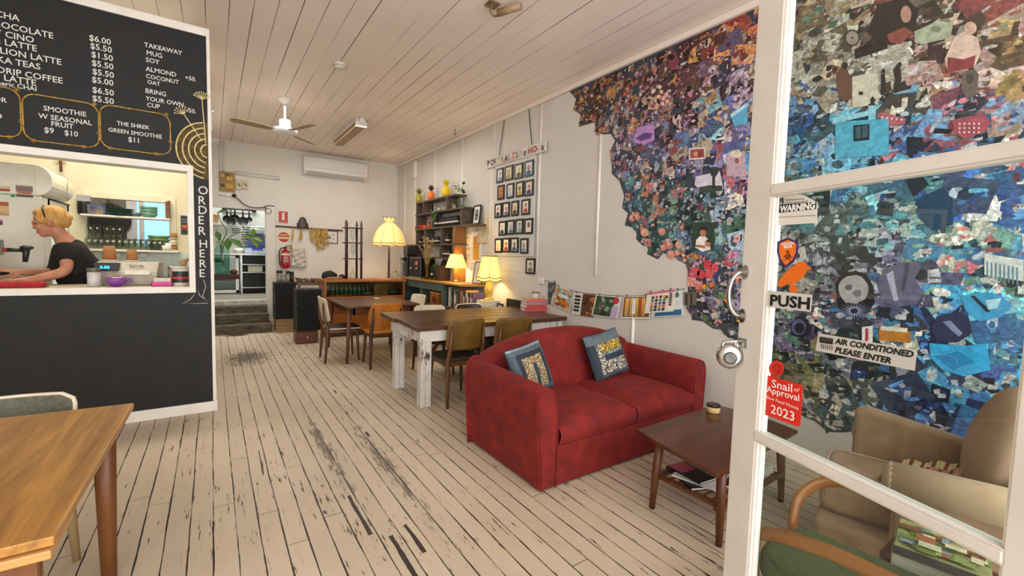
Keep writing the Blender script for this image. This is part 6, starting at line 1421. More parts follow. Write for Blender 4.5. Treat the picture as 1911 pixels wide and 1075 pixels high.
def chalk_end(par, s, px, py, h, bold=.0005, dz=0):
    """a line of lettering that ends at a measured place"""
    x, z = kp(px, py); cu = bpy.data.curves.new('t', 'FONT'); cu.body = s; cu.size = h * 1.36; t = bpy.data.objects.new('t', cu); COL.objects.link(t); bpy.context.view_layer.update()
    w_ = t.dimensions.x; bpy.data.objects.remove(t); bpy.data.curves.remove(cu)
    return text('lettering', s, h * 1.36, M_CHALK, par, (x - w_ * .93, CY, z), (1, 0, 0), (0, 0, 1), bold=bold, sx=.93, depth=.0006)
for s, (px, py) in zip(left, ends): chalk_end(mn, s, px, py, H * (0.75 if s.startswith('turm') else 1))
for s, (px, py) in zip(['$6.00', '$5.50', '$1.50', '$5.50', '$5.50', '$5.00', '$6.50', '$5.50'], [(166, 75), (168, 90), (170, 106), (171, 122), (172, 138), (171, 153), (172, 172), (172, 188)]): chalk(mn, s, px, py, H * 1.02, .0006)
for s, (px, py), k in [('TAKEAWAY', (269, 87), .98), ('MUG', (273, 102), 1), ('SOY', (272, 115), 1), ('ALMOND', (272, 132), 1), ('COCONUT', (272, 145), .9), ('OAT', (275, 156), .85), ('BRING', (271, 173), 1), ('YOUR OWN', (272, 187), .95), ('CUP', (274, 199), .95), ('+50.', (345, 148), .95), ('-50.', (348, 209), .95)]: chalk(mn, s, px, py, H * k * .84)
for s, (px, py), k in [('SMOOTHIE', (81, 206), .85), ('W SEASONAL', (72, 220), .85), ('FRUIT', (95, 235), .85), ('$9', (82, 247), .95), ('$10', (120, 252), .9), ('THE SHREK', (218, 233), .72), ('GREEN SMOOTHIE', (202, 245), .72), ('$11', (239, 264), .9)]: chalk(mn, s, px, py, H * k, .0005)
chalk_end(mn, 'COFFEE OR', 12, 192, H * .8); chalk_end(mn, '$9', 3, 222, H * .8)
def outline(x0, x1, ytl, ytr, ybl, ybr, name='border'):
    (a, b), (c, d), (e, f), (g, h) = kp(x0, ytl), kp(x1, ytr), kp(x0, ybl), kp(x1, ybr)
    w_, h_ = c - a, (b + d) / 2 - (f + h) / 2; cx, cz = (a + c) / 2, ((b + d) / 2 + (f + h) / 2) / 2
    m = MB(); m.tube([(x, CY - .004, z) for x, z in rrect(w_, h_, .07, 5, cx, cz)], .005, 6, closed=True)
    for (u, v) in ((.45, .5), (-.38, -.5), (.28, -.5), (.5, -.15)):
        q = Vector((cx + u * w_, CY - .004, cz + v * h_))
        for k in range(3):
            a_ = k * PI / 3 + .3; dv = Vector((math.cos(a_), 0, math.sin(a_))) * .016; m.tube([q - dv, q + dv], .0025, 4)
    m.build(name, M_GOLD, mn, w=True)
outline(41, 183, 172, 196, 263, 274); outline(186, 317, 197, 212, 274, 291); outline(-70, 37, 150, 168, 248, 256)
m = MB(); cx, cz = kp(391, 283); cx = -.017
ring = MB()
for k, r in enumerate((.055, .10, .145, .19, .235)):
    pts = [(cx - r * math.cos(a) * .92, CY - .004, cz + r * math.sin(a)) for a in [-PI / 2 + PI * i / 20 for i in range(21)]]
    ring.tube([p for p in pts if p[0] < -.018 and p[2] > 2.13 - .2], .006, 6)
disc = MB(); disc.prism([(cx, cz - .24)] + [(cx - .24 * math.cos(a) * .92, cz + .24 * math.sin(a)) for a in [PI / 2 - PI * i / 24 for i in range(25)]], (0, CY + .0003, 0), (1, 0, 0), (0, 0, 1), .0004)
disc.build('drawn_log_end', mat('gold_scumble', '#6a4f1c', '#2f2712', rough=.7, scale=35), mn, w=True)
ring.build('drawn_rings', M_GOLDL, mn, w=True)
fl = MB()
for (a, b), n in ((((384, 268), (377, 186)), 9), (((376, 262), (343, 213)), 7)):
    p, q = kp(*a), kp(*b); fl.tube([(p[0], CY - .004, p[1]), (q[0], CY - .004, q[1])], .0045, 6)
    d = Vector((q[0] - p[0], 0, q[1] - p[1])).normalized()
    for k in range(n):
        an = (k / (n - 1) - .5) * 2.2; dv = Vector((d.x * math.cos(an) - d.z * math.sin(an), 0, d.x * math.sin(an) + d.z * math.cos(an)))
        e = Vector((q[0], CY - .004, q[1])) + dv * .06; fl.tube([(q[0], CY - .004, q[1]), e], .0025, 4); fl.ball(e, (.006, .002, .006), 6, 5)
fl.build('drawn_flowers', M_GOLDL, mn, w=True)
oh = thing('order_here_sign', 'vertical chalk lettering with a curly arrow beside the serving window', 'sign', (-.06, YC - .003, 1.0))
m = MB(); m.bb((-.121, YC - .003, .86), (-.017, YC, 2.126)); m.build('board', M_BLACK, oh, w=True)
for chx, y in zip('ORDER', (362, 381, 399, 418, 438)): chalk(oh, chx, 369, y, .075, .0004)
for chx, y in zip('HERE', (462, 480, 499, 517)): chalk(oh, chx, 371, y, .072, .0003)
ar = MB(); ar.tube([(x, CY, z) for x, z in [kp(*q) for q in [(380, 522), (384, 535), (378, 552), (388, 566), (340, 567), (356, 558), (369, 540), (372, 551), (380, 557)]]], .0022, 5); ar.build('arrow', M_CHALK, oh, w=True)

# ================================================================== SERVERY BEHIND THE WINDOW
M_KRAFT = mat('kraft_cup', '#a8713f', '#9a6434', rough=.7)
ctop = MB(); ctop.bb((-3.19, YC + .141, 1.066), (-.105, YC + .62, 1.098)); tag(ctop.build('servery_worktop', mat('worktop', '#bdb29a', '#a89c82', rough=.4)), 'long servery worktop behind the serving window', 'worktop')
cbx = thing('counter_cupboard', 'white cupboard carrying the servery worktop', 'cupboard', (-1.6, YC + .35, 0)); m = MB(); m.bb((-3.15, YC + .15, 0), (-.12, YC + .58, 1.065)); m.build('carcass', M_CREAM, cbx, w=True)
WT = 1.099
def ks(px, y, z=WT): p = on(1, y, px, 530); return Vector((p.x, y, z))
# cash register
rgx = ks(243, 5.09); reg = thing('cash_register', 'grey cash register with a blue-lit display on the worktop', 'cash register', rgx, math.radians(-4))
m = MB(); 
prf = [(-.16, 0), (.17, 0), (.17, .20), (-.02, .20), (-.13, .115), (-.16, .085)]
m = MB(); m.prism(prf, (-.21, 0, 0), (0, 1, 0), (0, 0, 1), .42); m.build('case', mat('register_grey', '#a8a296', '#98927f', rough=.5), reg, bevel=.006)
m = MB(); m.bb((-.212, -.165, .012), (.212, -.158, .07)); m.build('cash_drawer', MATS['register_grey'], reg, bevel=.004)
m = MB(); m.bb((-.205, -.135, .125), (-.05, -.05, .192)); m.build('display_housing', M_DARK, reg, bevel=.004)
text('display_digits', '0.00', .036, mat('blue_digits', '#2aa0d8', '#2aa0d8', emit='#3ab8f0', estr=2.0), reg, Vector((-.165, -.1365, .142)), (1, 0, 0), (0, 0, 1), world=False, bold=.001)
text('lettering', 'Sam4s', .04, M_INK, reg, Vector((.01, -.086, .16)), (1, 0, 0), (0, .79, .61), world=False, bold=.001)
m = MB(); m.prism(rrect(.17, .05, .012, 3, .08, .0), (0, -.146, .11), (1, 0, 0), (0, .73, .68), .002) ; m.build('paper_sticker', M_LABEL, reg)
rgx = rgx + Vector((0, .0, 0))
def cup_stack(name, label, c, r0, r1, h, mt, n=1, group=None, lidm=None):
    o = thing(name, label, 'cup', c, 0, group)
    m = MB(); m.lathe([(r0, 0), (r1, h), (r1 * .96, h)], seg=20); m.build('cup', mt, o)
    m = MB(); m.lathe([(r0, 0), (r0 * 1.06, .003), (r0 * 1.06, .01), (r0, .013)], seg=20); m.build('rim', lidm or M_LABEL, o); return o
cr = Vector(rgx)
def on_reg(px): p = on(1, 5.06, px, 490); return Vector((p.x, 5.17, WT + .201))
cup_stack('kraft_cup', 'large upturned kraft paper cup on the cash register', on_reg(200) + Vector((0, 0, .0)), .052, .038, .135, M_KRAFT, group='upturned cups on the register')
cup_stack('kraft_cup', 'small upturned kraft paper cup at the right on the cash register', on_reg(243), .044, .033, .105, M_KRAFT, group='upturned cups on the register')
o = jar('tip_jar', 'tall glass jar with a white paper label at the left of the register', ks(176, 4.84), .042, .15, mat('label_wrapped_jar', '#c9c6c2', '#b5b2b0', rough=.4, scale=20), mat('jar_grey_lid', '#5a5852', rough=.4), .03)
pc_ = thing('purple_cup', 'wide purple cup on the sill before the register', 'cup', ks(217, 4.82)); 
m = MB(); m.lathe([(.03, 0), (.034, .006), (.062, .04), (.072, .075), (.069, .075), (.055, .04), (.001, .012)], seg=28); m.build('bowl', mat('purple_glaze', '#8a4a9a', '#7a3f8c', rough=.25), pc_)
m = MB(); m.tube(smoothpath([(.064, 0, .065), (.092, 0, .065), (.095, 0, .04), (.058, 0, .03)], 5), .007, 8); m.build('handle', MATS['purple_glaze'], pc_)
m = MB(); m.box((-.01, 0, .082), (.05, .03, .004), .4); m.box((.0, .01, .086), (.04, .02, .003), -.3); m.build('paper_slips', M_KRAFT, pc_)
pk = thing('pink_box', 'bright pink card box with white cards near the right of the worktop', 'box', ks(303, 4.80))
m = MB(); m.bb((-.07, -.03, 0), (.07, .03, .004)); m.bb((-.07, -.03, 0), (.07, -.026, .04)); m.bb((-.07, .026, 0), (.07, .03, .04)); m.bb((-.07, -.03, 0), (-.066, .03, .04)); m.bb((.066, -.03, 0), (.07, .03, .04)); m.build('tray', mat('hot_pink', '#d0308a', '#c02a80', rough=.4), pk)
m = MB(); m.box((0, 0, .037), (.115, .012, .07), 0, Matrix.Rotation(-.25, 3, 'X')); m.build('cards', M_LABEL, pk)
dj = thing('charity_tub', 'large black and white labelled tub at the right end of the worktop', 'tub', ks(337, 4.84))
m = MB(); m.lathe([(.058, 0), (.06, .004), (.06, .15), (.055, .155)], seg=28); m.build('tub', mat('tub_white', '#dcd6c8', rough=.35), dj)
m = MB(); m.lathe([(.0606, .03), (.0606, .13)], seg=28, cap=False); m.build('label_band', mat('tub_label', '#141414', '#3a3a38', rough=.4, scale=25), dj)
m = MB(); m.lathe([(.0612, .06), (.0612, .082)], seg=28, cap=False); m.build('red_band', mat('tub_red', '#b83a34', rough=.4), dj)
m = MB(); m.lathe([(.062, .15), (.063, .165), (.05, .17)], seg=28); m.build('lid', mat('tub_lid', '#cfc8b8', rough=.4), dj)
wp_ = thing('figurine', 'small pale carved figurine standing on the charity tub', 'figurine', ks(343, 4.84, WT + .171)); m = MB(); m.ball((0, 0, .035), (.028, .02, .03), 14, 10); m.ball((.03, 0, .06), (.014, .012, .016), 10, 8); 
for dx in (-.015, .018): m.cyl((dx, 0, 0), (dx, 0, .03), .006, seg=8)
m.build('body', mat('pale_wood', '#b08a64', '#9a7450', rough=.6), wp_)
jar('spice_jar', 'small clear jar with a silver lid left of the charity tub', ks(321, 5.0), .028, .17, mat('cocoa_jar', '#8a8076', '#5a4a3c', rough=.2, scale=12), M_STEEL, .02)
rt = thing('cloth_bundle', 'red cloth bundle lying on the sill below the barista', 'cloth', ks(33, 4.80))
rr_ = random.Random(2); m = MB(); m.prism(rrect(.30, .14, .05, 5), (0, 0, 0), (1, 0, 0), (0, 1, 0), .045); m.build('cloth', mat('red_cloth', '#a8202a', '#8c1a24', rough=.85, scale=40, bmp=.3), rt, bevel=.016, seg=3)
bs = thing('wooden_spatula', 'wooden handled spatula beside the red cloth', 'utensil', ks(74, 4.82)); m = MB(); m.box((0, 0, .008), (.10, .02, .012)); m.build('handle', M_LEDGE, bs, bevel=.003)
# dark bits behind
bx = thing('black_tray', 'low black tray behind the pink box', 'tray', ks(311, 5.02)); m = MB(); m.bb((-.06, -.04, 0), (.06, .04, .07)); m.build('body', M_DARK, bx, bevel=.006)
# tall fridge with a curved illuminated header
fz = on(1, 5.62, 75, 312).z; fx1 = on(1, 5.62, 79, 380).x
fr = thing('drinks_fridge', 'tall white drinks fridge with a curved header and glass door', 'fridge', (fx1 - .35, 5.98, 0))
m = MB(); m.bb((fx1 - .75, 5.62, .08), (fx1, 6.36, 1.86)); m.build('body', mat('fridge_white', '#dcd8c8', '#d0ccba', rough=.35, scale=3), fr, w=True, bevel=.01)
m = MB()
pf = [(0, 1.86), (0, fz + .02)] + [(.11 * math.sin(a), 1.86 + (fz + .02 - 1.86) * (.5 + .5 * math.cos(a))) for a in [PI * k / 10 for k in range(1, 10)]]
m.prism([(p[0] , p[1]) for p in pf], (fx1 - .04, 6.36, 0), (1, 0, 0), (0, 0, 1), .74, smooth=False); m.bb((fx1 - .75, 5.62, 1.861), (fx1 - .04, 6.36, fz + .02)); m.build('header', mat('header_cream', '#e6e2d2', '#dcd8c6', rough=.25), fr, w=True, bevel=.004)
m = MB(); m.bb((fx1, 5.64, .12), (fx1 + .03, 5.70, 1.84)); m.bb((fx1, 6.28, .12), (fx1 + .03, 6.34, 1.84)); m.bb((fx1, 5.64, 1.78), (fx1 + .03, 6.34, 1.84)); m.bb((fx1, 5.64, .12), (fx1 + .03, 6.34, .18)); m.build('door_frame', MATS['fridge_white'], fr, w=True)
m = MB(); m.bb((fx1 + .012, 5.70, .18), (fx1 + .018, 6.28, 1.78)); m.build('door_glass', mat('frosty_glass', '#cfdcdc', '#b8cccf', rough=.15, emit='#d8f0f0', estr=.35), fr, w=True)
m = MB(); m.tube([(fx1 + .034, 5.645, 1.845), (fx1 + .034, 6.335, 1.845)], .008, 6); m.build('door_seal', M_DARK, fr, w=True)
text('lettering', 'espresso', .062, mat('script_ink', '#3a2f34', rough=.5), fr, (fx1 + .074, 6.08, (1.86 + fz) / 2 - .12), (0, .25, .97), (0, -.97, .25), bold=.001, depth=.0)
pp_ = [('paper_note', 'photo card with a red car stuck on the fridge side', (29, 344, 62, 369), '#c8b8a0', [(R_(.0, .1, 1, .55), '#7a6a6a'), (R_(.1, .5, .9, .75), '#a86a5a'), (R_(.0, .8, 1, 1), '#4a4a44')]), ('paper_note', 'cream and red strip stuck at the left of the fridge side', (-4, 346, 19, 359), '#c8ba9e', [(R_(0, .5, 1, .85), '#a83a2c')]), ('paper_note', 'green striped strip stuck below the red strip on the fridge', (-4, 360, 28, 369), '#cfd8c0', [(R_(0, .1, 1, .3), '#3a8a4a'), (R_(.75, .1, 1, .9), '#2f7a44')]), ('paper_note', 'brown photo card stuck on the lower fridge side', (-4, 376, 17, 403), '#b8926a', [(R_(0, 0, 1, .3), '#a85a24'), (R_(0, .3, 1, .8), '#c8a67a')]), ('paper_note', 'small red and navy sticker on the fridge side edge', (-4, 410, 5, 420), '#a83a44', [(R_(0, .5, 1, 1), '#2a3060')])]
for nm, lb, (x0, y0, x1, y1), cc, shp in pp_:
    a, b = on(1, 5.618, x0, y0), on(1, 5.618, x1, y1); o = thing(nm, lb, 'note', ((a.x + b.x) / 2, 5.6195, b.z), 0, 'notes stuck on the fridge')
    m = MB(); m.bb((a.x, 5.6175, b.z), (b.x, 5.6195, a.z), col=cc)
    for i, (pts, c) in enumerate(shp): m.poly([(a.x + (b.x - a.x) * u, 5.6172 - .0003 * i, a.z + (b.z - a.z) * v) for u, v in pts], c)
    m.build('sheet', M_PRINTP, o, w=True, recalc=False)
# portafilter hanging in front of the fridge and machine front at the left
em = thing('coffee_machine', 'steel coffee machine corner with a black and red handle at the left edge', 'coffee machine', ks(-20, 5.05))
a_ = ks(-20, 5.05)
m = MB(); m.bb((a_.x - .28, 4.98, WT), (a_.x + .0, 5.10, WT + .02)); m.bb((a_.x - .28, 4.98, WT + .24), (a_.x + .08, 5.08, WT + .36)); m.bb((a_.x - .28, 5.06, WT), (a_.x + .0, 5.10, WT + .24)); m.build('body', M_STEEL, em, w=True, bevel=.006)
m = MB(); p0 = on(1, 4.97, 10, 466); p1 = on(1, 4.97, 42, 467); p2 = on(1, 4.97, 50, 462); p3 = on(1, 4.97, 47, 489)
m.tube([p0, p1], [.016, .014], 10); m.tube([p2 + Vector((0, 0, .01)), p3], [.024, .015], 10); m.ball(p2, (.04, .03, .018), 14, 8); m.build('steam_handle', M_DARK, em, w=True)
m = MB(); m.ball(p0, (.02, .018, .02), 12, 8); m.build('red_knob', mat('red_knob', '#8c1f24', rough=.3), em, w=True)
# pass-through shelves with glasses and dishes
zs1 = on(1, YK - .1, 240, 404).z; zs2 = on(1, YK - .1, 240, 466).z
xa = on(1, YK - .1, 152, 400).x; xb1 = on(1, YK - .1, 318, 410).x; xb2 = on(1, YK - .1, 335, 470).x
pshelf = thing('upper_pass_shelf', 'upper white shelf across the servery pass-through', 'shelf', ((xa + xb1) / 2, YK - .08, zs1 - .02)); m = MB(); m.bb((xa, YK - .16, zs1 - .02), (xb1, YK + .09, zs1)); m.build('board', M_TRIM, pshelf, w=True, bevel=.002)
pshelf = thing('lower_pass_shelf', 'lower white shelf of glasses in the servery pass-through', 'shelf', ((xa + xb2) / 2, YK - .12, zs2 - .022)); m = MB(); m.bb((xa, YK - .24, zs2 - .022), (xb2, YK - .001, zs2)); m.build('board', M_TRIM, pshelf, w=True, bevel=.002)
splash = MB(); splash.bb((xa, YK - .012, 1.0), (-.105, YK - .001, zs2 - .03)); tag(splash.build('splash_panel', mat('splash_white', '#d2dcd4', '#c2d0c8', rough=.25)), 'pale shiny splash panel below the glass shelf', 'panel')
M_TUMB = glassmat('tumbler_glass', '#eef2ee', .08, refl=.9)
def tumbler(label, c, h=.11, first={}):
    if h in first: return dup(first[h], c, None, label, 'glasses on the pass-through shelf')
    o = thing('drinking_glass', label, 'glass', c, 0, 'glasses on the pass-through shelf')
    m = MB(); m.lathe([(.024, 0), (.033, h), (.031, h), (.023, .012), (.001, .012)], seg=14, cap=False); m.build('body', M_TUMB, o); first[h] = o; return o
n = 13
for row, yy in ((0, YK - .19), (1, YK - .10)):
    for i in range(n):
        x = xa + .06 + (on(1, yy, 300, 460).x - xa - .06) * i / (n - 1)
        tumbler('clear drinking glass in the %s row on the lower pass-through shelf' % ('front' if row == 0 else 'back'), (x, yy, zs2 + .001), .115 if row == 0 else .13)
for i in range(5):
    x = xa + .07 + i * .055 + (.03 if i > 1 else 0); tumbler('tall clear glass stacked at the left above the other glasses', (x, YK - .10, zs2 + .135), .14)
def kshelf(px, z, y=YK - .05): p = on(1, y, px, 430); return Vector((p.x, y, z))
def bowl(label, c, r, h, mt, group=None, name='bowl'):
    o = thing(name, label, 'bowl', c, 0, group); m = MB(); m.lathe([(r * .55, 0), (r * .9, h * .5), (r, h), (r * .95, h), (r * .8, h * .4), (.001, h * .1)], seg=24); m.build('body', mt, o); return o
M_TEAL = mat('teal_glaze', '#3f6a5c', '#4f7a6a', rough=.3)
for k in range(5):
    o = thing('teal_plate', 'teal plate in the stack on the upper pass-through shelf', 'plate', kshelf(226, zs1 + .001 + .017 * k), 0, 'stacked teal plates')
    m = MB(); m.lathe([(.07, 0), (.125, .012), (.13, .016), (.125, .016), (.07, .006), (.001, .006)], seg=28); m.build('body', M_TEAL if k % 2 else mat('dark_teal_glaze', '#2a4a46', '#36564f', rough=.3), o)
for k in range(3): bowl('pale green bowl, %s of the stack by the blue window' % ('bottom', 'middle', 'top')[k], kshelf(279, zs1 + .001 + .035 * k), .085, .06, mat('sage_glaze', '#6a9a84', '#5a8a74', rough=.3), 'stacked green bowls')
bowl('small grey-blue bowl between the teal plates and green bowls', kshelf(253, zs1 + .001), .065, .05, mat('grey_blue_glaze', '#5f7478', '#4f6468', rough=.3))
o = thing('tea_tin', 'blue and cream tin at the left of the upper pass-through shelf', 'tin', kshelf(181, zs1 + .001)); m = MB(); m.bb((-.07, -.05, 0), (.07, .05, .10)); m.build('body', mat('tin_blue', '#2a3a6a', '#8a7a5a', rough=.35, scale=14), o, bevel=.008)
m = MB(); m.bb((-.076, -.051, .10), (.076, .051, .115)); m.build('lid', mat('tin_blue_lid', '#3a4a7a', rough=.35), o, bevel=.004)
o = thing('black_canister', 'tall black canister with a grey top at the left end of the upper shelf', 'canister', kshelf(158, zs1 + .001)); m = MB(); m.lathe([(.05, 0), (.055, .01), (.055, .13), (.05, .14)], seg=24); m.build('body', M_DARK, o)
m = MB(); m.bb((-.05, -.045, .141), (.06, .045, .21)); m.build('grey_box_top', mat('grey_card', '#a8aab0', rough=.6), o)
for k in range(4):
    o = thing('recipe_book', ['tan book standing leftmost at the right end of the upper shelf', 'brown book standing second at the right end of the upper shelf', 'dark tan book standing third at the right end of the upper shelf', 'chestnut book standing last at the right end of the upper shelf'][k], 'book', kshelf(311 + 2.2 * k, zs1 + .001), 0, 'books on the upper pass shelf'); t = .014; h = .20 + .006 * k
    m = MB(); m.bb((-t / 2 + .002, -.06, .003), (t / 2 - .002, .058, h - .003)); m.build('pages', M_PAGE, o); m = MB(); m.col = ['#a8783f', '#6a3f1f', '#8a5a2a', '#5a3018'][k]; m.bb((-t / 2, -.062, 0), (-t / 2 + .002, .06, h)); m.bb((t / 2 - .002, -.062, 0), (t / 2, .06, h)); m.bb((-t / 2, -.063, 0), (t / 2, -.06, h)); m.build('cover', M_PRINT, o)
for k in range(4): bowl('green dish, %s in the stack at the right of the glasses' % ('lowest', 'second', 'third', 'topmost')[k], kshelf(296, zs2 + .001 + .04 * k, YK + .02), .11, .06, mat('leaf_glaze', '#7a9a6a', '#6a8a5a', rough=.3), 'stacked green dishes')
for k, px in enumerate((308, 314)):
    o = thing('white_cup', ['white cup on saucers, left of the pair at the shelf end', 'white cup beside the kraft cups at the shelf end'][k], 'cup', kshelf(px, zs2 + .001, YK - .2)); m = MB(); m.lathe([(.02, 0), (.03, .01), (.036, .06 + .03 * k), (.034, .06 + .03 * k), (.001, .01)], seg=18); m.build('body', mat('white_china', '#e8e4d8', rough=.3), o)
for k in range(3): cup_stack('kraft_cup', 'upturned kraft cup, %s in the stack at the end of the glass shelf' % ('bottom', 'middle', 'top')[k], kshelf(324, zs2 + .001 + .072 * k, YK - .18), .04, .03, .07, M_KRAFT if k != 1 else mat('cream_cup', '#d8ccb0', rough=.6), group='kraft cups at the shelf end')
# wok and pan hanging in the scullery beyond
wk = thing('hanging_wok', 'black wok hanging by its steel handle beyond the pass-through', 'pan', on(1, 9.18, 206, 420)); p = on(1, 9.18, 206, 410)
m = MB(); m.lathe([(.001, -.08), (.12, -.06), (.24, 0), (.25, .005)], p, 28, m=Matrix.Rotation(PI / 2, 3, 'X')); m.build('bowl', M_DARK, wk, w=True)
m = MB()
for dx in (-.03, .03): m.tube([p + Vector((dx, -.03, .2)), p + Vector((dx * .3, -.03, .42))], .012, 8)
m.tube([p + Vector((0, -.03, .42)), p + Vector((0, .12, .44))], .012, 8)
m.build('handle', M_CHROME, wk, w=True)
# right-hand wall of the servery: stick, poster
sk = thing('yellow_topped_stick', 'pale broom stick with a yellow top by the right servery wall', 'broom', (-.22, 6.55, .0))
m = MB(); m.cyl((0, 0, 0), (0, 0, 1.62), .012, seg=10); m.build('stick', mat('pale_stick', '#d8c8a0', rough=.5), sk); m = MB(); m.cyl((0, 0, 1.62), (0, 0, 1.74), .022, .018, seg=12); m.build('yellow_top', mat('yellow_plastic', '#d8c820', rough=.4), sk)
pa_, pb2 = on(1, YK - .002, 337, 402), on(1, YK - .002, 350, 438)
po_ = thing('wall_poster', 'dark poster with an orange band on the servery wall by the window edge', 'poster', ((pa_.x + pb2.x) / 2, YK - .002, pb2.z)); m = MB(); m.bb((pa_.x, YK - .004, pb2.z), (pb2.x, YK - .002, pa_.z), col='#2f3542')
for i, (u0, u1, c) in enumerate(((.5, .62, '#d8602a'), (.66, .72, '#c83a34'), (.2, .24, '#8a94a0'), (.32, .36, '#8a94a0'))): m.poly([(pa_.x + .01, YK - .0045, pa_.z + (pb2.z - pa_.z) * u0), (pb2.x - .005, YK - .0045, pa_.z + (pb2.z - pa_.z) * u0), (pb2.x - .005, YK - .0045, pa_.z + (pb2.z - pa_.z) * u1), (pa_.x + .01, YK - .0045, pa_.z + (pb2.z - pa_.z) * u1)], c)
m.build('sheet', M_PRINTP, po_, w=True, recalc=False)
rodp = on(1, 6.85, 113, 300); rd = MB(); rd.tube([rodp + Vector((0, 0, .25)), rodp + Vector((0, 0, -.12))], .012, 8); rd.box(rodp + Vector((0, 0, .02)), (.07, .02, .02)); tag(rd.build('rusty_bracket', mat('rust', '#8a5a2a', '#6a3f1c', rough=.8)), 'rusty pipe bracket on the cream servery wall', 'bracket')
for k, px in enumerate((218, 268)):
    q = on(1, YK - .02, px, 476); o = bpy.data.objects['splash_panel']; m = MB(); m.ball(q + Vector((0, -.02, 0)), (.05, .03, .035), 14, 10); m.v = [p_ - o.location for p_ in m.v]; m.build('knob', mat('white_plastic', '#e6e8e2', rough=.4), o)

# ================================================================== BACK WALL, KITCHEN DOORWAY
M_ACW = mat('appliance_white', '#dedbd6', '#d5d2cc', rough=.35)
ac = thing('air_conditioner', 'white split air conditioner high on the back wall', 'air conditioner', (2.09, YB, 2.955))
pr_ = [(0, .05), (-.05, 0), (-.13, 0), (-.195, .06), (-.205, .12), (-.195, .32), (-.16, .365), (0, .365)]
m = MB(); m.prism([(p[0], p[1]) for p in pr_], (1.48, YB - .002, 2.955), (0, 1, 0), (0, 0, 1), 1.22); m.build('case', M_ACW, ac, w=True, bevel=.012)
m = MB(); m.box((2.09, YB - .175, 2.978), (1.10, .07, .008), 0, Matrix.Rotation(-.75, 3, 'X')); m.build('louvre', mat('louvre_grey', '#bdb9b2', rough=.4), ac, w=True)
m = MB(); m.bb((1.52, YB - .208, 3.08), (2.66, YB - .203, 3.084)); m.build('panel_seam', mat('seam_grey', '#8f8b85', rough=.6), ac, w=True)
def bwp(px, py, off=.0): return B(px, py, off)
# conduit and meter panel
cd_ = MB(); a, b = bwp(437, 324, .015), bwp(522, 335, .015); cd_.tube([a, b], .018, 8); cd_.tube([a + Vector((0, 0, .05)), b + Vector((0, 0, .05))], .006, 6); tag(cd_.build('conduit', M_WALLB), 'painted horizontal conduit running from the meter panel', 'conduit')
for px in (410, 417): m = MB(); m.tube([bwp(px, 262, .012), bwp(px, 320, .012)], .012, 8); tag(m.build('conduit', M_WALLB), 'painted vertical conduit above the meter panel, the %s one' % ('left' if px == 410 else 'right'), 'conduit')
mp_ = thing('meter_panel', 'brown electrical meter panel board above the kitchen doorway', 'electrical panel', bwp(424, 358, .02))
a, b = bwp(409, 319, .0), bwp(439, 359, .0)
m = MB(); m.bb((a.x, YB - .03, b.z), (b.x, YB - .002, a.z)); m.build('board', mat('meter_board', '#a88a54', '#937646', rough=.6), mp_, w=True, bevel=.003)
for (px, py, s, cc) in ((415, 328, .05, '#b8954a'), (424, 327, .035, '#4a4a34'), (428, 334, .06, '#c89a40'), (415, 346, .03, '#3a3026'), (428, 348, .07, '#c8923a')):
    q = bwp(px, py); m = MB(); m.bb((q.x - s * .8, YB - .055, q.z - s * .7), (q.x + s * .8, YB - .03, q.z + s * .7)); m.build('meter', mat('meter_' + cc[1:], cc, rough=.45), mp_, w=True, bevel=.004)
sbx = thing('switch_box', 'cream double switch box right of the meter panel', 'switch box', bwp(451, 354, .01))
for x0, x1 in ((440, 450.5), (452, 463)):
    a, b = bwp(x0, 336), bwp(x1, 354); m = MB(); m.bb((a.x, YB - .035, b.z), (b.x, YB - .002, a.z)); m.build('cover', mat('aged_cream', '#d0c4a4', '#c4b690', rough=.5), sbx, w=True, bevel=.004)
    for k in range(2): q = bwp(x0 + 5 + 2 * k, 344 + 3 * k); m = MB(); m.bb((q.x - .012, YB - .042, q.z - .012), (q.x + .012, YB - .035, q.z + .012)); m.build('switch', M_DARK, sbx, w=True)
wp2 = thing('power_outlet', 'long white power point strip under the meter panel', 'outlet', bwp(420, 365, .01)); a, b = bwp(408, 360), bwp(432, 367); m = MB(); m.bb((a.x, YB - .025, b.z), (b.x, YB - .002, a.z)); m.build('plate', M_TRIM, wp2, w=True, bevel=.003)
for px in (411, 415, 420): q = bwp(px, 363.5); m = MB(); m.bb((q.x - .006, YB - .028, q.z - .01), (q.x + .006, YB - .025, q.z + .01)); m.build('socket_slots', M_DARK, wp2, w=True)
cb_ = MB(); pts = [bwp(x, y, .05) for x, y in [(437, 365), (446, 373), (455, 381), (465, 386), (478, 388), (492, 387), (500, 384), (512, 385)]]; cb_.tube(smoothpath(pts, 5), .009, 6)
cb_.ball(pts[0], .035, 10, 8); lp = bwp(501, 394, .05); cb_.tube([lp + Vector((.045 * math.cos(t * PI / 9), 0, .055 * math.sin(t * PI / 9))) for t in range(18)], .006, 6, closed=True); cb_.tube([pts[-3], lp + Vector((-.03, 0, .045))], .006, 6)
tag(cb_.build('power_cable', M_DARK), 'black power cable looping from the outlet over the kitchen doorway', 'cable')
def bsign(name, label, x0, y0, x1, y1, cat='sign'):
    a, b = bwp(x0, y0), bwp(x1, y1); return thing(name, label, cat, ((a.x + b.x) / 2, YB - .004, min(a.z, b.z)), 0), a, b
o, a, b = bsign('extinguisher_sign', 'red rectangular sign with a white extinguisher picture', 520, 394, 537, 417)
m = MB(); m.bb((a.x, YB - .004, b.z), (b.x, YB - .001, a.z)); m.build('plate', mat('sign_red', '#b81d1a', '#a81818', rough=.4), o, w=True)
cx, cz, w_, h_ = (a.x + b.x) / 2, (a.z + b.z) / 2, b.x - a.x, a.z - b.z
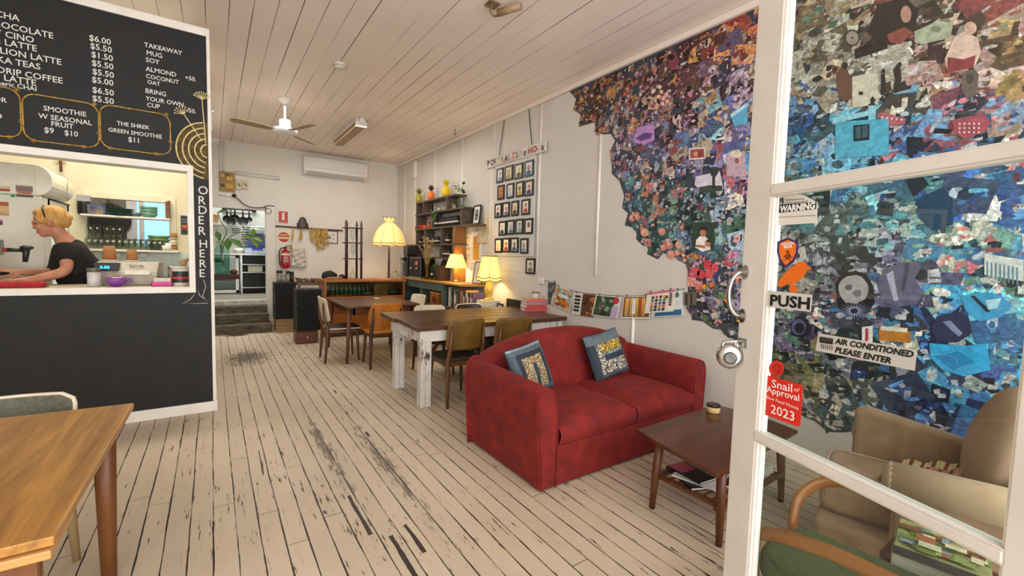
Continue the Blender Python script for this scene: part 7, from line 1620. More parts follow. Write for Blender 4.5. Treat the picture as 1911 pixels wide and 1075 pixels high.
m = MB(); m.prism([(cx + w_ * u, cz + h_ * v) for u, v in [(-.16, -.25), (.16, -.25), (.16, .2), (.1, .3), (.22, .36), (.2, .42), (-.05, .4), (-.2, .3), (-.16, .2)]], (0, YB - .0045, 0), (1, 0, 0), (0, 0, 1), .0006); m.bb((a.x + w_ * .1, YB - .0048, b.z + h_ * .06), (b.x - w_ * .1, YB - .004, b.z + h_ * .1)); m.build('pictogram', mat('sign_cream', '#e0d2b0', rough=.5), o, w=True)
o, a, b = bsign('round_sign', 'square cream sign with a round red emblem above the extinguisher', 518, 431, 541, 454)
cx, cz, w_, h_ = (a.x + b.x) / 2, (a.z + b.z) / 2, b.x - a.x, a.z - b.z
m = MB(); m.bb((a.x, YB - .004, b.z), (b.x, YB - .001, a.z)); m.build('plate', MATS['sign_cream'], o, w=True)
m = MB(); m.prism(ell(w_ * .46, h_ * .42, 24, cx, cz), (0, YB - .0045, 0), (1, 0, 0), (0, 0, 1), .0006); m.build('emblem', mat('emblem_red', '#b03a2c', '#a02f24', rough=.5), o, w=True)
m = MB(); m.prism([(cx - w_ * .44, cz - h_ * .17), (cx + w_ * .44, cz - h_ * .17), (cx + w_ * .44, cz + h_ * .04), (cx - w_ * .44, cz + h_ * .04)], (0, YB - .0053, 0), (1, 0, 0), (0, 0, 1), .0005); m.bb((cx - w_ * .3, YB - .0056, cz + h_ * .14), (cx + w_ * .3, YB - .005, cz + h_ * .24)); m.build('band', mat('emblem_cream', '#d8b890', rough=.5), o, w=True)
ex = thing('fire_extinguisher', 'red fire extinguisher with a white band hanging on the back wall', 'fire extinguisher', (1.163, YB - .09, 1.115))
m = MB(); m.lathe([(.06, 0), (.075, .01), (.078, .03), (.078, .29), (.06, .335), (.028, .355), (.024, .38)], seg=24); m.build('cylinder', mat('extinguisher_red', '#b01414', '#9a1010', rough=.2), ex)
m = MB(); m.lathe([(.0785, .245), (.0785, .285)], seg=24, cap=False); m.build('white_band', mat('band_white', '#e0d8cc', rough=.4), ex)
m = MB(); m.prism(rrect(.09, .13, .01, 3, 0, .16), (0, -.0795, 0), (1, 0, 0), (0, 0, 1), .001); m.build('label_plate', mat('extinguisher_label', '#8a2a24', '#c8a89a', rough=.5, scale=40), ex)
m = MB(); m.cyl((0, 0, .375), (0, 0, .40), .02, seg=12); m.tube([(-.02, 0, .40), (.05, 0, .435), (.10, 0, .43)], .008, 6); m.tube([(-.01, 0, .395), (.06, 0, .395), (.10, 0, .385)], .007, 6); m.build('handle', M_DARK, ex)
m = MB(); m.tube(smoothpath([(-.02, 0, .39), (-.08, -.01, .37), (-.105, -.01, .28), (-.10, -.01, .12), (-.09, -.01, .04)], 5), .011, 8); m.build('hose', M_DARK, ex)
m = MB(); m.lathe([(.08, .10), (.083, .10), (.083, .115), (.08, .115)], seg=24, cap=False); m.bb((-.03, .07, .09), (.03, .095, .30)); m.build('bracket', M_DARK, ex)
# rail with bell, ribbons, picture, bag
rl = thing('wall_rail', 'thin dark timber rail across the back wall', 'rail', (1.58, YB - .03, 1.90)); m = MB(); m.tube([(.93, YB - .03, 1.918), (1.9, YB - .03, 1.905), (2.24, YB - .03, 1.90)], .013, 6); m.build('rod', M_DKWOOD, rl, w=True)
for x in (1.0, 2.15): m = MB(); m.bb((x - .01, YB - .03, 1.90), (x + .01, YB - .001, 1.92)); m.build('bracket', M_DKWOOD, rl, w=True)
be = thing('wooden_bell', 'dark brown bell-shaped wooden ornament on the wall rail', 'ornament', (1.478, YB - .045, 1.90)); m = MB(); m.lathe([(.10, 0), (.105, .01), (.10, .10), (.075, .115), (.07, .15), (.045, .205), (.001, .225)], seg=24); m.v = [Vector((p.x, p.y * .4, p.z)) for p in m.v]; m.build('body', wood('bell_brown', '#2a1a12', '#4a3020', axis=2), be)
M_RIB = mat('yellow_ribbon', '#c8a040', '#a8802a', rough=.7, scale=20)
rk = random.Random(8)
def ribbon(label, x, ln, tw, n=1):
    o = thing('hanging_ribbon', label, 'ribbon', (x, YB - .047, 1.90 - ln), 0, 'yellow strips on the wall rail')
    m = MB()
    for j in range(n):
        ph = rk.uniform(0, 6); w_ = .016; L_ = ln * rk.uniform(.85, 1); x0 = (j - (n - 1) / 2) * .02
        m.grid(lambda u, v: (x0 + (u - .5) * w_ * 2 * math.cos(ph + v * tw) + .018 * math.sin(ph + 3 * v), (u - .5) * w_ * 1.2 * math.sin(ph + v * tw) - .012 * v, ln + .012 - L_ * v), 2, 14)
    m.build('strip', M_RIB, o, solid=.002, recalc=False)
ribbon('long single yellow strip hanging left of the bell ornament', 1.285, .48, 5, 1)
ribbon('yellow strip hanging just below the bell ornament', 1.43, .30, 4, 2)
for k in range(7): ribbon('yellow strip in the bunch hanging right of the bell ornament', 1.62 + .050 * k, (.26, .30, .40, .44, .42, .43, .36)[k], 4, 2)
fp = thing('framed_picture', 'black framed drawing on the back wall behind the yellow strips', 'picture', (1.95, YB - .01, 1.62)); X0, X1, Z0, Z1 = 1.80, 2.145, 1.625, 1.885
m = MB(); m.bb((X0, YB - .016, Z0), (X1, YB, Z0 + .014)); m.bb((X0, YB - .016, Z1 - .014), (X1, YB, Z1)); m.bb((X0, YB - .016, Z0), (X0 + .014, YB, Z1)); m.bb((X1 - .014, YB - .016, Z0), (X1, YB, Z1)); m.build('frame', M_FRAME, fp, w=True)
m = MB(); m.bb((X0 + .012, YB - .008, Z0 + .012), (X1 - .012, YB - .002, Z1 - .012), col='#d6d2ca'); 
for k in range(14):
    ax, az = 1.88 + .2 * rk.random(), 1.70 + .12 * rk.random(); m.prism([(ax + .022 * math.cos(t), az + .012 * math.sin(t)) for t in [0, 1.2, 2.6, 4, 5.2]], (0, YB - .0085 - .0001 * k, 0), (1, 0, 0), (0, 0, 1), .0004, col=rk.choice(['#5a5852', '#77746c', '#8d8a82']))
m.build('drawing', M_PORT, fp, w=True, recalc=False)
pbg = thing('plastic_bag', 'crumpled clear plastic bag hanging beside the fire extinguisher', 'bag', (1.40, YB - .03, 1.14))
m = MB(); rpb = random.Random(3)
m.grid(lambda u, v: ((u - .5) * (.22 + .06 * (1 - v)) , -.02 - .03 * math.sin(PI * u) * (1 - v) - .012 * math.sin(11 * u + 9 * v) - .01 * math.sin(23 * v - 7 * u), .0 + .36 * v), 14, 16); m.build('film', mat('crumpled_film', '#cfc8ba', '#a89e8e', rough=.2, scale=30), pbg, solid=.002)

# speakers, jars and crates in front of the back wall
M_GRILLE = mat('speaker_cloth', '#121314', '#191a1b', rough=.95, scale=120)
M_SPKW = mat('worn_black_timber', '#1a1c1b', '#5b6058', rough=.7, scale=9, lo=.5, hi=.75)
def speaker(label, x0, x1, y0, d, z0, z1):
    o = thing('speaker_box', label, 'speaker', ((x0 + x1) / 2, y0 + d / 2, z0), 0, 'black speaker boxes'); m = MB(); m.bb((x0, y0 + .012, z0), (x1, y0 + d, z1)); m.build('case', M_SPKW, o, w=True, bevel=.004)
    m = MB(); m.bb((x0 + .012, y0, z0 + .012), (x1 - .012, y0 + .014, z1 - .012)); m.build('grille', M_GRILLE, o, w=True, bevel=.006); return o
cr1 = thing('drawer_box', 'red-brown wooden drawer box with a knob under the nearer speaker', 'box', (1.22, 7.53, 0)); m = MB(); m.bb((1.05, 7.38, 0), (1.36, 7.68, .20)); m.build('case', wood('mahogany_box', '#4a2416', '#6f3a22', axis=0, scale=10), cr1, w=True, bevel=.004)
m = MB(); m.bb((1.07, 7.365, .02), (1.34, 7.38, .18)); m.build('drawer', MATS['mahogany_box'], cr1, w=True, bevel=.003); m = MB(); m.ball((1.205, 7.352, .10), .014, 12, 8); m.build('knob', mat('cream_knob', '#c8b890', rough=.3), cr1, w=True)
speaker('black speaker box on the red-brown drawer box before the cabinet', 1.05, 1.42, 7.36, .33, .202, .855)
cr2 = thing('wooden_crate', 'rough pale wooden crate under the farther speaker', 'crate', (1.05, 8.76, 0))
m = MB()
for k in range(2): m.bb((.90, 8.60, .005 + .12 * k), (1.22, 8.615, .118 + .12 * k)); m.bb((.90, 8.92, .005 + .12 * k), (1.22, 8.935, .118 + .12 * k)); m.bb((.90, 8.615, .005 + .12 * k), (.915, 8.92, .118 + .12 * k)); m.bb((1.205, 8.615, .005 + .12 * k), (1.22, 8.92, .118 + .12 * k))
m.bb((.915, 8.615, .22), (1.205, 8.92, .238)); m.build('slats', wood('crate_pine', '#6f5638', '#a3845a', axis=0, scale=12, rough=.7), cr2, w=True, bevel=.003)
speaker('black speaker box on the pale crate beside the kitchen doorway', .885, 1.225, 8.60, .33, .24, .885)
for k, (px, h, r, lb) in enumerate(((521.5, .21, .045, 'wide clear jar with a black lid, first on the farther speaker'), (529, .15, .035, 'clear jar half full, second on the farther speaker'), (537.5, .20, .033, 'clear jar with a black lid, third on the farther speaker'), (545, .19, .032, 'dark filled jar, fourth on the farther speaker'))):
    x = on(1, 8.72, px, 520).x; jar('storage_jar', lb, (x, 8.72, .886), r, h, mat('grey_glass_jar', '#8d8c84', '#5d5a50', rough=.15, scale=14) if k < 3 else mat('coffee_jar', '#2a1c14', '#3a2a1c', rough=.2), M_LIDB if k != 1 else M_STEEL, .045)
wb = thing('potting_bench', 'low dark shelf with dried bits between the speakers and the cabinet', 'shelf', (1.38, 8.75, 0)); m = MB(); m.bb((1.24, 8.5, .84), (1.75, 9.2, .875)); m.build('top', M_SHELF, wb, w=True)
for x in (1.26, 1.73):
    for y in (8.52, 9.18): m = MB(); m.bb((x - .02, y - .02, 0), (x + .02, y + .02, .84)); m.build('leg', M_SHELF, wb, w=True)
m = MB(); rz = random.Random(6)
for k in range(90): m.ball((rz.uniform(1.27, 1.7), rz.uniform(8.55, 9.1), .885 + rz.uniform(0, .03) + .03 * rz.random()), rz.uniform(.012, .022), 6, 5)
tag(m.build('dried_pods', mat('pods', '#8a7450', '#4f3d28', rough=.9)), 'scatter of small dried pods on the low dark shelf', 'dried pods', kind='stuff')

# shelf with jar of cuttings on the corridor side of the servery wall
pl = thing('bark_shelf', 'rough dark wooden bracket shelf on the corridor wall', 'shelf', (.13, 6.4, 1.09)); m = MB(); m.prism([(0, -.16), (.20, -.17), (.27, -.08), (.255, .02), (.275, .12), (.2, .17), (0, .16)], (0, 6.4, 1.075), (1, 0, 0), (0, 1, 0), .055); m.build('board', wood('bark_brown', '#2f1a10', '#5a2f1c', axis=1, scale=12, rough=.7), pl, w=True, bevel=.008)
vb = thing('vine_jar', 'large clear jar of trailing green cuttings on the dark bracket shelf', 'plant', (.095, 6.36, 1.131))
m = MB(); m.lathe([(.07, 0), (.078, .008), (.078, .30), (.06, .34), (.06, .36)], seg=24, cap=False); m.build('jar', glassmat('aqua_glass', '#d4ece4', .03, refl=.9), vb)
m = MB(); m.lathe([(.07, .01), (.072, .015), (.072, .22), (.001, .22)], seg=20); m.build('water', glassmat('green_water', '#cfe8dc', .02, refl=.4), vb)
m = MB(); stems = [[(0, 0, .1), (.0, 0, .36), (.05, -.03, .52), (.0, -.05, .62), (-.04, -.05, .74)], [(0, 0, .1), (.02, 0, .36), (.10, -.05, .47), (.22, -.08, .52), (.32, -.09, .47)], [(0, 0, .1), (0, 0, .36), (.09, -.05, .42)], [(0, 0, .1), (-.02, 0, .4), (-.05, -.06, .52)]]
for s in stems: m.tube(smoothpath(s, 6), .005, 6)
m.build('stem', M_STEM, vb)
M_LEAFB = mat('bright_leaf', '#4f7a1c', '#6f9a2c', rough=.4, scale=20)
for b0, e, w_, mt in [((.08, -.05, .44), (.22, -.12, .32), .045, M_LEAF), ((.06, -.05, .44), (.06, -.12, .29), .04, M_LEAF), ((.32, -.09, .47), (.42, -.12, .41), .032, M_LEAFB), ((.31, -.09, .47), (.37, -.14, .33), .03, M_LEAFB), ((.31, -.09, .48), (.22, -.10, .44), .03, M_LEAFB), ((.31, -.09, .48), (.33, -.1, .57), .035, M_LEAFB), ((-.05, -.06, .52), (-.02, -.12, .40), .035, M_LEAF), ((-.04, -.05, .74), (.05, -.1, .77), .03, M_LEAF), ((.0, -.03, .42), (-.05, -.12, .36), .03, M_LEAF)]:
    m = MB(); leaf(m, b0, e, w_, up=(0, -.7, .7)); m.build('leaf', mt, vb, recalc=False)
bkk = thing('bark_piece', 'curled piece of brown bark on the dark bracket shelf', 'bark', (.215, 6.40, 1.131)); m = MB(); m.ball((0, 0, .03), (.045, .06, .03), 12, 8); m.build('bark', mat('bark', '#7a4a2a', '#5a3018', rough=.9, scale=25, bmp=.4), bkk)
wbk = thing('small_bracket', 'small white bracket on the edge of the servery partition', 'bracket', (.02, YC + .05, 2.62)); m = MB(); m.bb((.0085, YC + .02, 2.60), (.03, YC + .06, 2.615)); m.bb((.0085, YC + .035, 2.45), (.014, YC + .045, 2.60)); m.build('arm', M_TRIM, wbk, w=True)

# raised kitchen seen through the doorway
KY = 11.0; KZ = .505
kb = thing('kitchen_bench', 'stainless steel bench in the raised back kitchen', 'bench', (.5, KY + .3, KZ)); bz = on(1, KY - .02, 460, 473).z
m = MB(); m.bb((-.45, KY - .05, bz - .04), (1.55, 11.55, bz)); m.build('benchtop', M_STEEL, kb, w=True, bevel=.004)
for x in (-.42, 1.52): m = MB(); m.bb((x - .03, KY, KZ), (x + .03, 11.5, bz - .04)); m.build('leg', M_STEEL, kb, w=True)
fx0, fx1_ = on(1, KY, 399, 520).x - .1, on(1, KY, 446, 520).x
fg = thing('underbench_fridge', 'white framed glass door fridge under the steel bench', 'fridge', ((fx0 + fx1_) / 2, KY + .25, KZ)); m = MB(); m.bb((fx0, KY + .03, KZ), (fx1_, 11.5, bz - .045)); m.build('body', mat('fridge_inside', '#6f7470', '#585c58', rough=.5), fg, w=True)
m = MB(); w_ = .06; m.bb((fx0, KY, KZ + .02), (fx0 + w_, KY + .03, bz - .05)); m.bb((fx1_ - w_, KY, KZ + .02), (fx1_, KY + .03, bz - .05)); m.bb((fx0, KY, KZ + .02), (fx1_, KY + .03, KZ + .08)); m.bb((fx0, KY, bz - .11), (fx1_, KY + .03, bz - .05)); m.build('door_frame', M_ACW, fg, w=True, bevel=.004)
m = MB(); m.bb((fx0 + w_, KY + .012, KZ + .08), (fx1_ - w_, KY + .016, bz - .11)); m.build('door_glass', glassmat('fridge_glass', '#dfe8e4', .02, refl=.8), fg, w=True)
for z in (.25, .5): m = MB(); m.bb((fx0 + w_, KY + .018, KZ + z), (fx1_ - w_, KY + .029, KZ + z + .012)); m.build('wire_shelf', M_STEEL, fg, w=True)
rx0 = on(1, KY, 450, 520).x; rkz = thing('steel_rack', 'steel framed rack of dark shelves beside the fridge', 'rack', (rx0 + .35, KY + .25, KZ)); m = MB()
for x in (rx0, rx0 + .7): m.bb((x, KY, KZ), (x + .025, KY + .025, bz - .045)); m.bb((x, 11.45, KZ), (x + .025, 11.475, bz - .045))
m.build('posts', M_STEEL, rkz, w=True); rkz.children[0].name = 'frame'
for z in (.12, .45, .62): m = MB(); m.bb((rx0 + .0255, KY, KZ + z), (rx0 + .7, 11.475, KZ + z + .018)); m.build('rack_shelf', M_STEEL, rkz, w=True)
m = MB(); m.bb((rx0 - .02, 11.48, KZ), (rx0 + .74, 11.5, bz - .045)); m.build('dark_back', M_DARK, rkz, w=True)
tbx = thing('white_tub', 'white plastic box on the steel rack', 'box', (rx0 + .27, KY + .16, KZ + .4695)); m = MB(); m.bb((-.14, -.1, 0), (.14, .1, .13)); m.build('tub', mat('tub_plastic', '#d8d0c0', rough=.4), tbx, bevel=.01)
m = MB(); m.bb((-.145, -.105, .13), (.145, .105, .148)); m.build('lid', mat('grey_lid', '#8a8e94', rough=.4), tbx, bevel=.004)
def kbx(px, y): return on(1, y, px, 470).x
o = thing('storage_tub', 'clear plastic tub with a blue clip lid on the steel bench', 'tub', (kbx(480, 11.1), 11.12, bz + .001)); m = MB(); m.bb((-.24, -.09, 0), (.24, .09, .13)); m.build('tub', mat('clear_blue_plastic', '#b8c4dc', '#a8b4d0', rough=.3), o, bevel=.012); m = MB(); m.bb((-.245, -.095, .13), (.245, .095, .15)); m.bb((-.1, -.10, .08), (.1, -.09, .15)); m.build('lid', mat('navy_clip', '#2a3a9a', rough=.4), o)
o2 = thing('blue_container', 'dark blue square container stacked on the clear tub', 'container', (kbx(479, 11.1), 11.12, bz + .152)); m = MB(); m.bb((-.17, -.085, 0), (.17, .085, .28)); m.build('body', mat('slate_blue', '#4a4f74', '#40456a', rough=.5), o2, bevel=.01)
o3 = thing('white_pail', 'white plastic pail with a lid standing on the blue container', 'pail', (kbx(481, 11.1), 11.12, bz + .433)); m = MB(); m.lathe([(.13, 0), (.145, .10), (.145, .13)], seg=24); m.build('body', mat('pail_white', '#d4dde0', rough=.35), o3); m = MB(); m.lathe([(.15, .13), (.15, .155), (.13, .16)], seg=24); m.build('lid', MATS['pail_white'], o3)
o4 = thing('white_bowl', 'white tub at the left on the steel bench', 'tub', (kbx(448, 11.1), 11.30, bz + .001)); m = MB(); m.lathe([(.10, 0), (.12, .11), (.115, .11), (.001, .02)], seg=24); m.build('body', mat('white_china', '#e8e4d8', rough=.3), o4)
prr = thing('pan_rail', 'black rail of hooks on the back kitchen wall', 'rail', (.5, 11.5, 1.9)); a, b = on(1, 11.52, 418, 389), on(1, 11.52, 474, 393); m = MB(); m.tube([a, b], .018, 8); m.ball(a, .05, 10, 8); m.ball(b, .05, 10, 8); m.build('rod', M_DARK, prr, w=True)
m = MB()
for q in (a, b): m.tube([q, q + Vector((0, .075, 0))], .015, 6)
m.build('bracket', M_DARK, prr, w=True)
for k, (px, py, r) in enumerate(((423.5, 409, .082), (431, 414, .088), (438.5, 408, .09), (453.5, 413, .10), (465, 410, .06))):
    y_ = 11.44 - .075 * (k % 2); q = on(1, y_, px, py); zt = a.z - .03
    o = thing('frying_pan', ['black frying pan hanging leftmost on the kitchen rail', 'black frying pan hanging second on the kitchen rail, lowest of the left three', 'black frying pan hanging third on the kitchen rail', 'largest black frying pan hanging fourth on the kitchen rail', 'small black pan hanging rightmost on the kitchen rail'][k], 'pan', q, 0, 'pans on the kitchen rail')
    m = MB(); m.lathe([(.001, 0), (r * .85, 0), (r, .035), (r * .97, .035), (r * .83, .006), (.001, .006)], q, 24, m=Matrix.Rotation(PI / 2, 3, 'X')); m.build('body', M_DARK, o, w=True)
    m = MB(); m.tube([q + Vector((0, -.01, r * .95)), q + Vector((0, -.01, r + .17))], [.018, .014], 8); m.tube([q + Vector((0, -.01, r + .17)), Vector((q.x, 11.50, zt + .03))], .005, 6); m.build('handle', M_DARK, o, w=True)
wl = thing('wall_writing', 'black handwritten list on the kitchen wall', 'writing', on(1, 11.595, 450, 430)); rw = random.Random(12); m = MB()
for k in range(9):
    y = 424 + 4.4 * k; x0 = 452 + rw.uniform(-3, 3)
    for j in range(5):
        q0 = on(1, 11.597, x0 + 4.2 * j, y + j * .3); m.bb((q0.x, 11.596, q0.z - .012), (q0.x + rw.uniform(.025, .05), 11.599, q0.z + rw.uniform(.004, .02)))
for k in range(3):
    for j in range(4): q0 = on(1, 11.597, 433 + 4 * j, 427 + 3.5 * k); m.bb((q0.x, 11.596, q0.z - .01), (q0.x + .035, 11.599, q0.z + .01))
m.build('strokes', M_INK, wl, w=True)
hd_ = thing('white_range_hood', 'white cabinet with a framed tan panel at the left of the kitchen', 'cabinet', (-.1, 10.9, 1.7)); a, b = on(1, 10.7, 398, 387), on(1, 10.7, 415, 420); m = MB(); m.bb((-.35, 10.7, b.z), (b.x, 11.4, a.z + .1)); m.build('body', M_ACW, hd_, w=True, bevel=.004); a2, b2 = on(1, 10.69, 400, 400), on(1, 10.69, 408, 415); m = MB(); m.bb((a2.x - .05, 10.69, b2.z), (b2.x, 10.70, a2.z)); m.build('panel', mat('tan_panel', '#a8875a', '#8f6f44', rough=.6), hd_, w=True)

# ================================================================== CEILING FITTINGS
fn = thing('ceiling_fan', 'white ceiling fan with three tan blades', 'fan', (.80, 6.45, 2.86)); 
m = MB(); m.lathe([(.085, .54), (.082, .51), (.05, .48), (.02, .46)], seg=28); m.build('canopy', M_ACW, fn)
m = MB(); m.cyl((0, 0, .25), (0, 0, .47), .014, seg=12); m.build('rod', M_ACW, fn)
m = MB(); m.lathe([(.02, .27), (.06, .265), (.066, .25), (.066, .17), (.12, .155), (.145, .14), (.148, .115), (.13, .095), (.07, .085), (.001, .08)], seg=32); m.build('motor', M_ACW, fn)
for (bx_, by_) in ((412, 219), (603, 230), (577, 267)):
    t_ = on(2, 2.97, bx_, by_); d = Vector((t_.x - .80, t_.y - 6.45, 0)); L_ = .62; an = math.atan2(d.y, d.x)
    m = MB(); R2 = Matrix.Rotation(an, 3, 'Z') @ Matrix.Rotation(math.radians(10), 3, 'X'); pts = [(.10, -.035), (.3, -.06), (.58, -.068), (L_, -.04), (L_ + .01, .02), (.58, .06), (.3, .06), (.10, .035)]
    m.prism(pts, (0, 0, .115), R2 @ Vector((1, 0, 0)), R2 @ Vector((0, 1, 0)), .008); m.build('blade', mat('fan_blade', '#a08a68', '#8a7454', rough=.5, scale=6), fn)
    m = MB(); m.prism([(.06, -.02), (.16, -.025), (.16, .025), (.06, .02)], (0, 0, .108), R2 @ Vector((1, 0, 0)), R2 @ Vector((0, 1, 0)), .006); m.build('blade_arm', M_ACW, fn)
bl_ = thing('batten_light', 'unlit batten light with a tan diffuser on the ceiling', 'ceiling light', (1.82, 7.3, 3.28))
m = MB(); m.bb((1.765, 6.70, 3.36), (1.895, 8.12, 3.399)); m.build('base', M_ACW, bl_, w=True, bevel=.004)
m = MB(); m.bb((1.755, 6.72, 3.285), (1.905, 8.10, 3.36)); m.build('diffuser', mat('tan_diffuser', '#9a7a4a', '#8a6a3c', rough=.4), bl_, w=True, bevel=.012)
m = MB(); m.bb((1.75, 6.67, 3.28), (1.91, 6.72, 3.365)); m.bb((1.80, 6.62, 3.33), (1.86, 6.67, 3.399)); m.build('end_cap', M_ACW, bl_, w=True, bevel=.006)
sm = thing('smoke_detector', 'round cream smoke detector on the ceiling', 'smoke detector', (1.13, 4.92, 3.34)); m = MB(); m.lathe([(.062, .06), (.064, .035), (.058, .03), (.052, .012), (.03, .004), (.001, .003)], seg=32); m.build('case', mat('detector_cream', '#d6cdbd', '#c8bfae', rough=.5), sm)
m = MB(); m.lathe([(.058, .030), (.0605, .027), (.058, .024)], seg=32, cap=False); m.build('vent_ring', mat('vent_grey', '#7f776a', rough=.6), sm)
cf = thing('ceiling_bracket', 'bent metal fitting with a short tube at the top edge of the ceiling', 'ceiling fitting', (1.83, 3.04, 3.30)); m = MB(); m.bb((1.79, 3.00, 3.385), (1.88, 3.09, 3.3995)); m.tube(smoothpath([(1.83, 3.04, 3.39), (1.82, 3.05, 3.34), (1.85, 3.04, 3.31), (1.88, 3.0, 3.31)], 5), .008, 8); m.build('arm', mat('dull_brass', '#8a7a64', '#6a5a44', rough=.4, metal=.6), cf, w=True)
m = MB(); m.cyl((1.87, 3.02, 3.33), (1.98, 2.86, 3.35), .028, seg=14); m.build('tube', mat('tan_tube', '#a08868', '#8a7050', rough=.5), cf, w=True)
hk = thing('ceiling_hooks', 'small wire hook in the ceiling boards near the portraits', 'hook', on(2, 3.36, 849, 245)); q = hk.location; m = MB(); m.tube(smoothpath([(0, 0, .04), (0, 0, .0), (.02, 0, -.03), (.0, 0, -.055), (-.02, 0, -.04)], 5), .005, 6); m.build('wire', M_DARK, hk)
wbx = thing('wall_box', 'slim white cable cover box high on the right wall', 'cover box', (XW - .02, 8.54, 2.9)); a, b = W(775, 302), W(776, 332); m = MB(); m.bb((XW - .05, 8.45, b.z), (XW - .001, 8.55, a.z)); m.build('cover', M_TRIM, wbx, w=True, bevel=.004)
m = MB(); m.bb((XW - .02, 8.49, 1.9), (XW - .001, 8.515, b.z - .001)); m.build('conduit', M_TRIM, wbx, w=True)

# books at the right end of the plank table
zb = .775; P_ = on(2, .775, 995, 580)
for k, (w_, d_, h_, rz_, cc, lb, art) in enumerate(((.20, .29, .042, 68, '#b02a30', 'thick red and white book at the bottom of the plank table pile', [(.0, .0, .01, 1, '#e0d8d0')]), (.20, .28, .038, 78, '#b8433a', 'red spined book second from the bottom of the plank table pile', [(.1, .1, .9, .9, '#c86a5a')]), (.20, .27, .032, 74, '#8a7a8a', 'grey and mauve book third in the plank table pile', [(.1, .1, .9, .9, '#a89aa0')]), (.19, .26, .034, 72, '#c8543a', 'orange-red book on top of the plank table pile', [(.1, .1, .9, .9, '#d8a890')]))):
    book('cookbook', lb, 'book', (P_.x + .02, P_.y + .02, zb), w_, d_, h_, math.radians(rz_), cc, 'pile of books on the plank table', art=art_band(art)); zb += h_ + .001
jar('candle_jar', 'small glass candle jar with a metal lid on the plank table books', (P_.x + .05, P_.y + .03, zb), .048, .085, mat('cream_wax', '#cfc4ae', '#bdb098', rough=.25), mat('dull_lid', '#8a8274', rough=.35, metal=.6), .018)

# ================================================================== CHAIRS BEHIND THE DOOR GLASS
M_BEIGE = mat('beige_upholstery', '#8a6c50', '#a08263', rough=.85, scale=7, sheen=.2, bmp=.05)
M_BEIGEL = mat('beige_arm_cover', '#b39a7c', '#a3896b', rough=.85, scale=8, sheen=.2)
ba = thing('beige_armchair', 'beige upholstered armchair with rolled arms against the mural wall', 'armchair', (2.66, .52, 0), math.radians(14))
m = MB(); m.bb((-.33, -.36, .06), (.33, .36, .27)); m.build('base', M_BEIGE, ba, bevel=.02)
m = MB(); m.bb((-.235, -.30, .272), (.235, .36, .43)); m.build('seat_cushion', M_BEIGE, ba, bevel=.045, seg=4)
m = MB(); m.tube([(x, y, .425) for x, y in rrect(.46, .65, .05, 4, 0, .03)], .007, 6, closed=True); m.build('piping', M_BEIGEL, ba)
for s in (-1, 1):
    yf = .10 if s < 0 else .24
    m = MB(); m.bb((s * .24, -.38, .06), (s * .35, yf, .52)); m.build('arm', M_BEIGE, ba, bevel=.03, seg=3)
    m = MB(); m.tube([(s * .30, yf + .01, .535), (s * .30, -.36, .545 if s < 0 else .52)], .075 if s < 0 else .06, 18); m.ball((s * .30, yf + .01, .535), (.075, .03, .075) if s < 0 else (.06, .03, .06), 18, 10); m.build('arm_roll', M_BEIGEL if s < 0 else M_BEIGE, ba)
m = MB(); m.prism([(.27, .40), (.27, .66), (.22, .68), (-.22, .60), (-.30, .45)], (.235, 0, 0), (0, 1, 0), (0, 0, 1), .10); m.build('wing', M_BEIGE, ba, bevel=.025, seg=3)
m = MB(); m.ball((0, 0, 0), (.26, .085, .25), 28, 18, m=Matrix.Rotation(math.radians(14), 3, 'X')); m.v = [p + Vector((.03, -.22, .70)) for p in m.v]; m.build('back_cushion', mat('beige_back', '#ad9078', '#9f8268', rough=.85, scale=9), ba)
m = MB(); m.bb((-.28, -.42, .06), (.30, -.33, .72)); m.build('backrest', M_BEIGE, ba, bevel=.04, seg=3)
for sx_ in (-.28, .28):
    for sy_ in (-.32, .32): m = MB(); m.cyl((sx_, sy_, 0), (sx_, sy_, .06), .022, .028); m.build('foot', M_DKWOOD, ba)
cw = thing('crochet_throw', 'crocheted cream and rust throw folded on the beige armchair seat', 'throw', (2.68, .55, .435))
m = MB(); M_CRO = attrmat('crochet', .9, .5, 120)
vs = []
for i in range(26):
    for j in range(20):
        u, v = i / 25, j / 19; x = -.15 + .30 * u; y = -.17 + .26 * v
        vs.append(Vector((x, y, .015 + .09 * (1 - v) ** 1.2 + .012 * math.sin(14 * u) + .008 * math.sin(17 * v))))
for i in range(25):
    for j in range(19):
        c = ['#d8c29a', '#9a5a40', '#b8876a', '#c9a070'][(i // 5) % 4] if j % 3 else '#7a4030'
        m.add([vs[i * 20 + j], vs[(i + 1) * 20 + j], vs[(i + 1) * 20 + j + 1], vs[i * 20 + j + 1]], [(0, 1, 2, 3)], True, c)
m.build('throw', M_CRO, cw, solid=.012)
M_GREENF = mat('green_wool', '#3c4a2a', '#48562f', rough=.9, scale=40)
M_BENT = wood('bentwood_arm', '#7a4418', '#a8692c', axis=1, scale=10, rough=.3)
gch = thing('green_easy_chair', 'green cushioned easy chair with bentwood arms just behind the door glass', 'armchair', (1.75, .40, 0))
m = MB(); m.prism([(1.565, .14), (1.96, .12), (1.90, .685), (1.85, .715), (1.70, .74), (1.60, .725)], (0, 0, .29), (1, 0, 0), (0, 1, 0), .125); m.build('seat_cushion', M_GREENF, gch, w=True, bevel=.04, seg=4)
m = MB(); m.box((1.765, .06, .60), (.40, .11, .50), 0, Matrix.Rotation(math.radians(14), 3, 'X')); m.build('backrest_cushion', M_GREENF, gch, w=True, bevel=.04, seg=4)
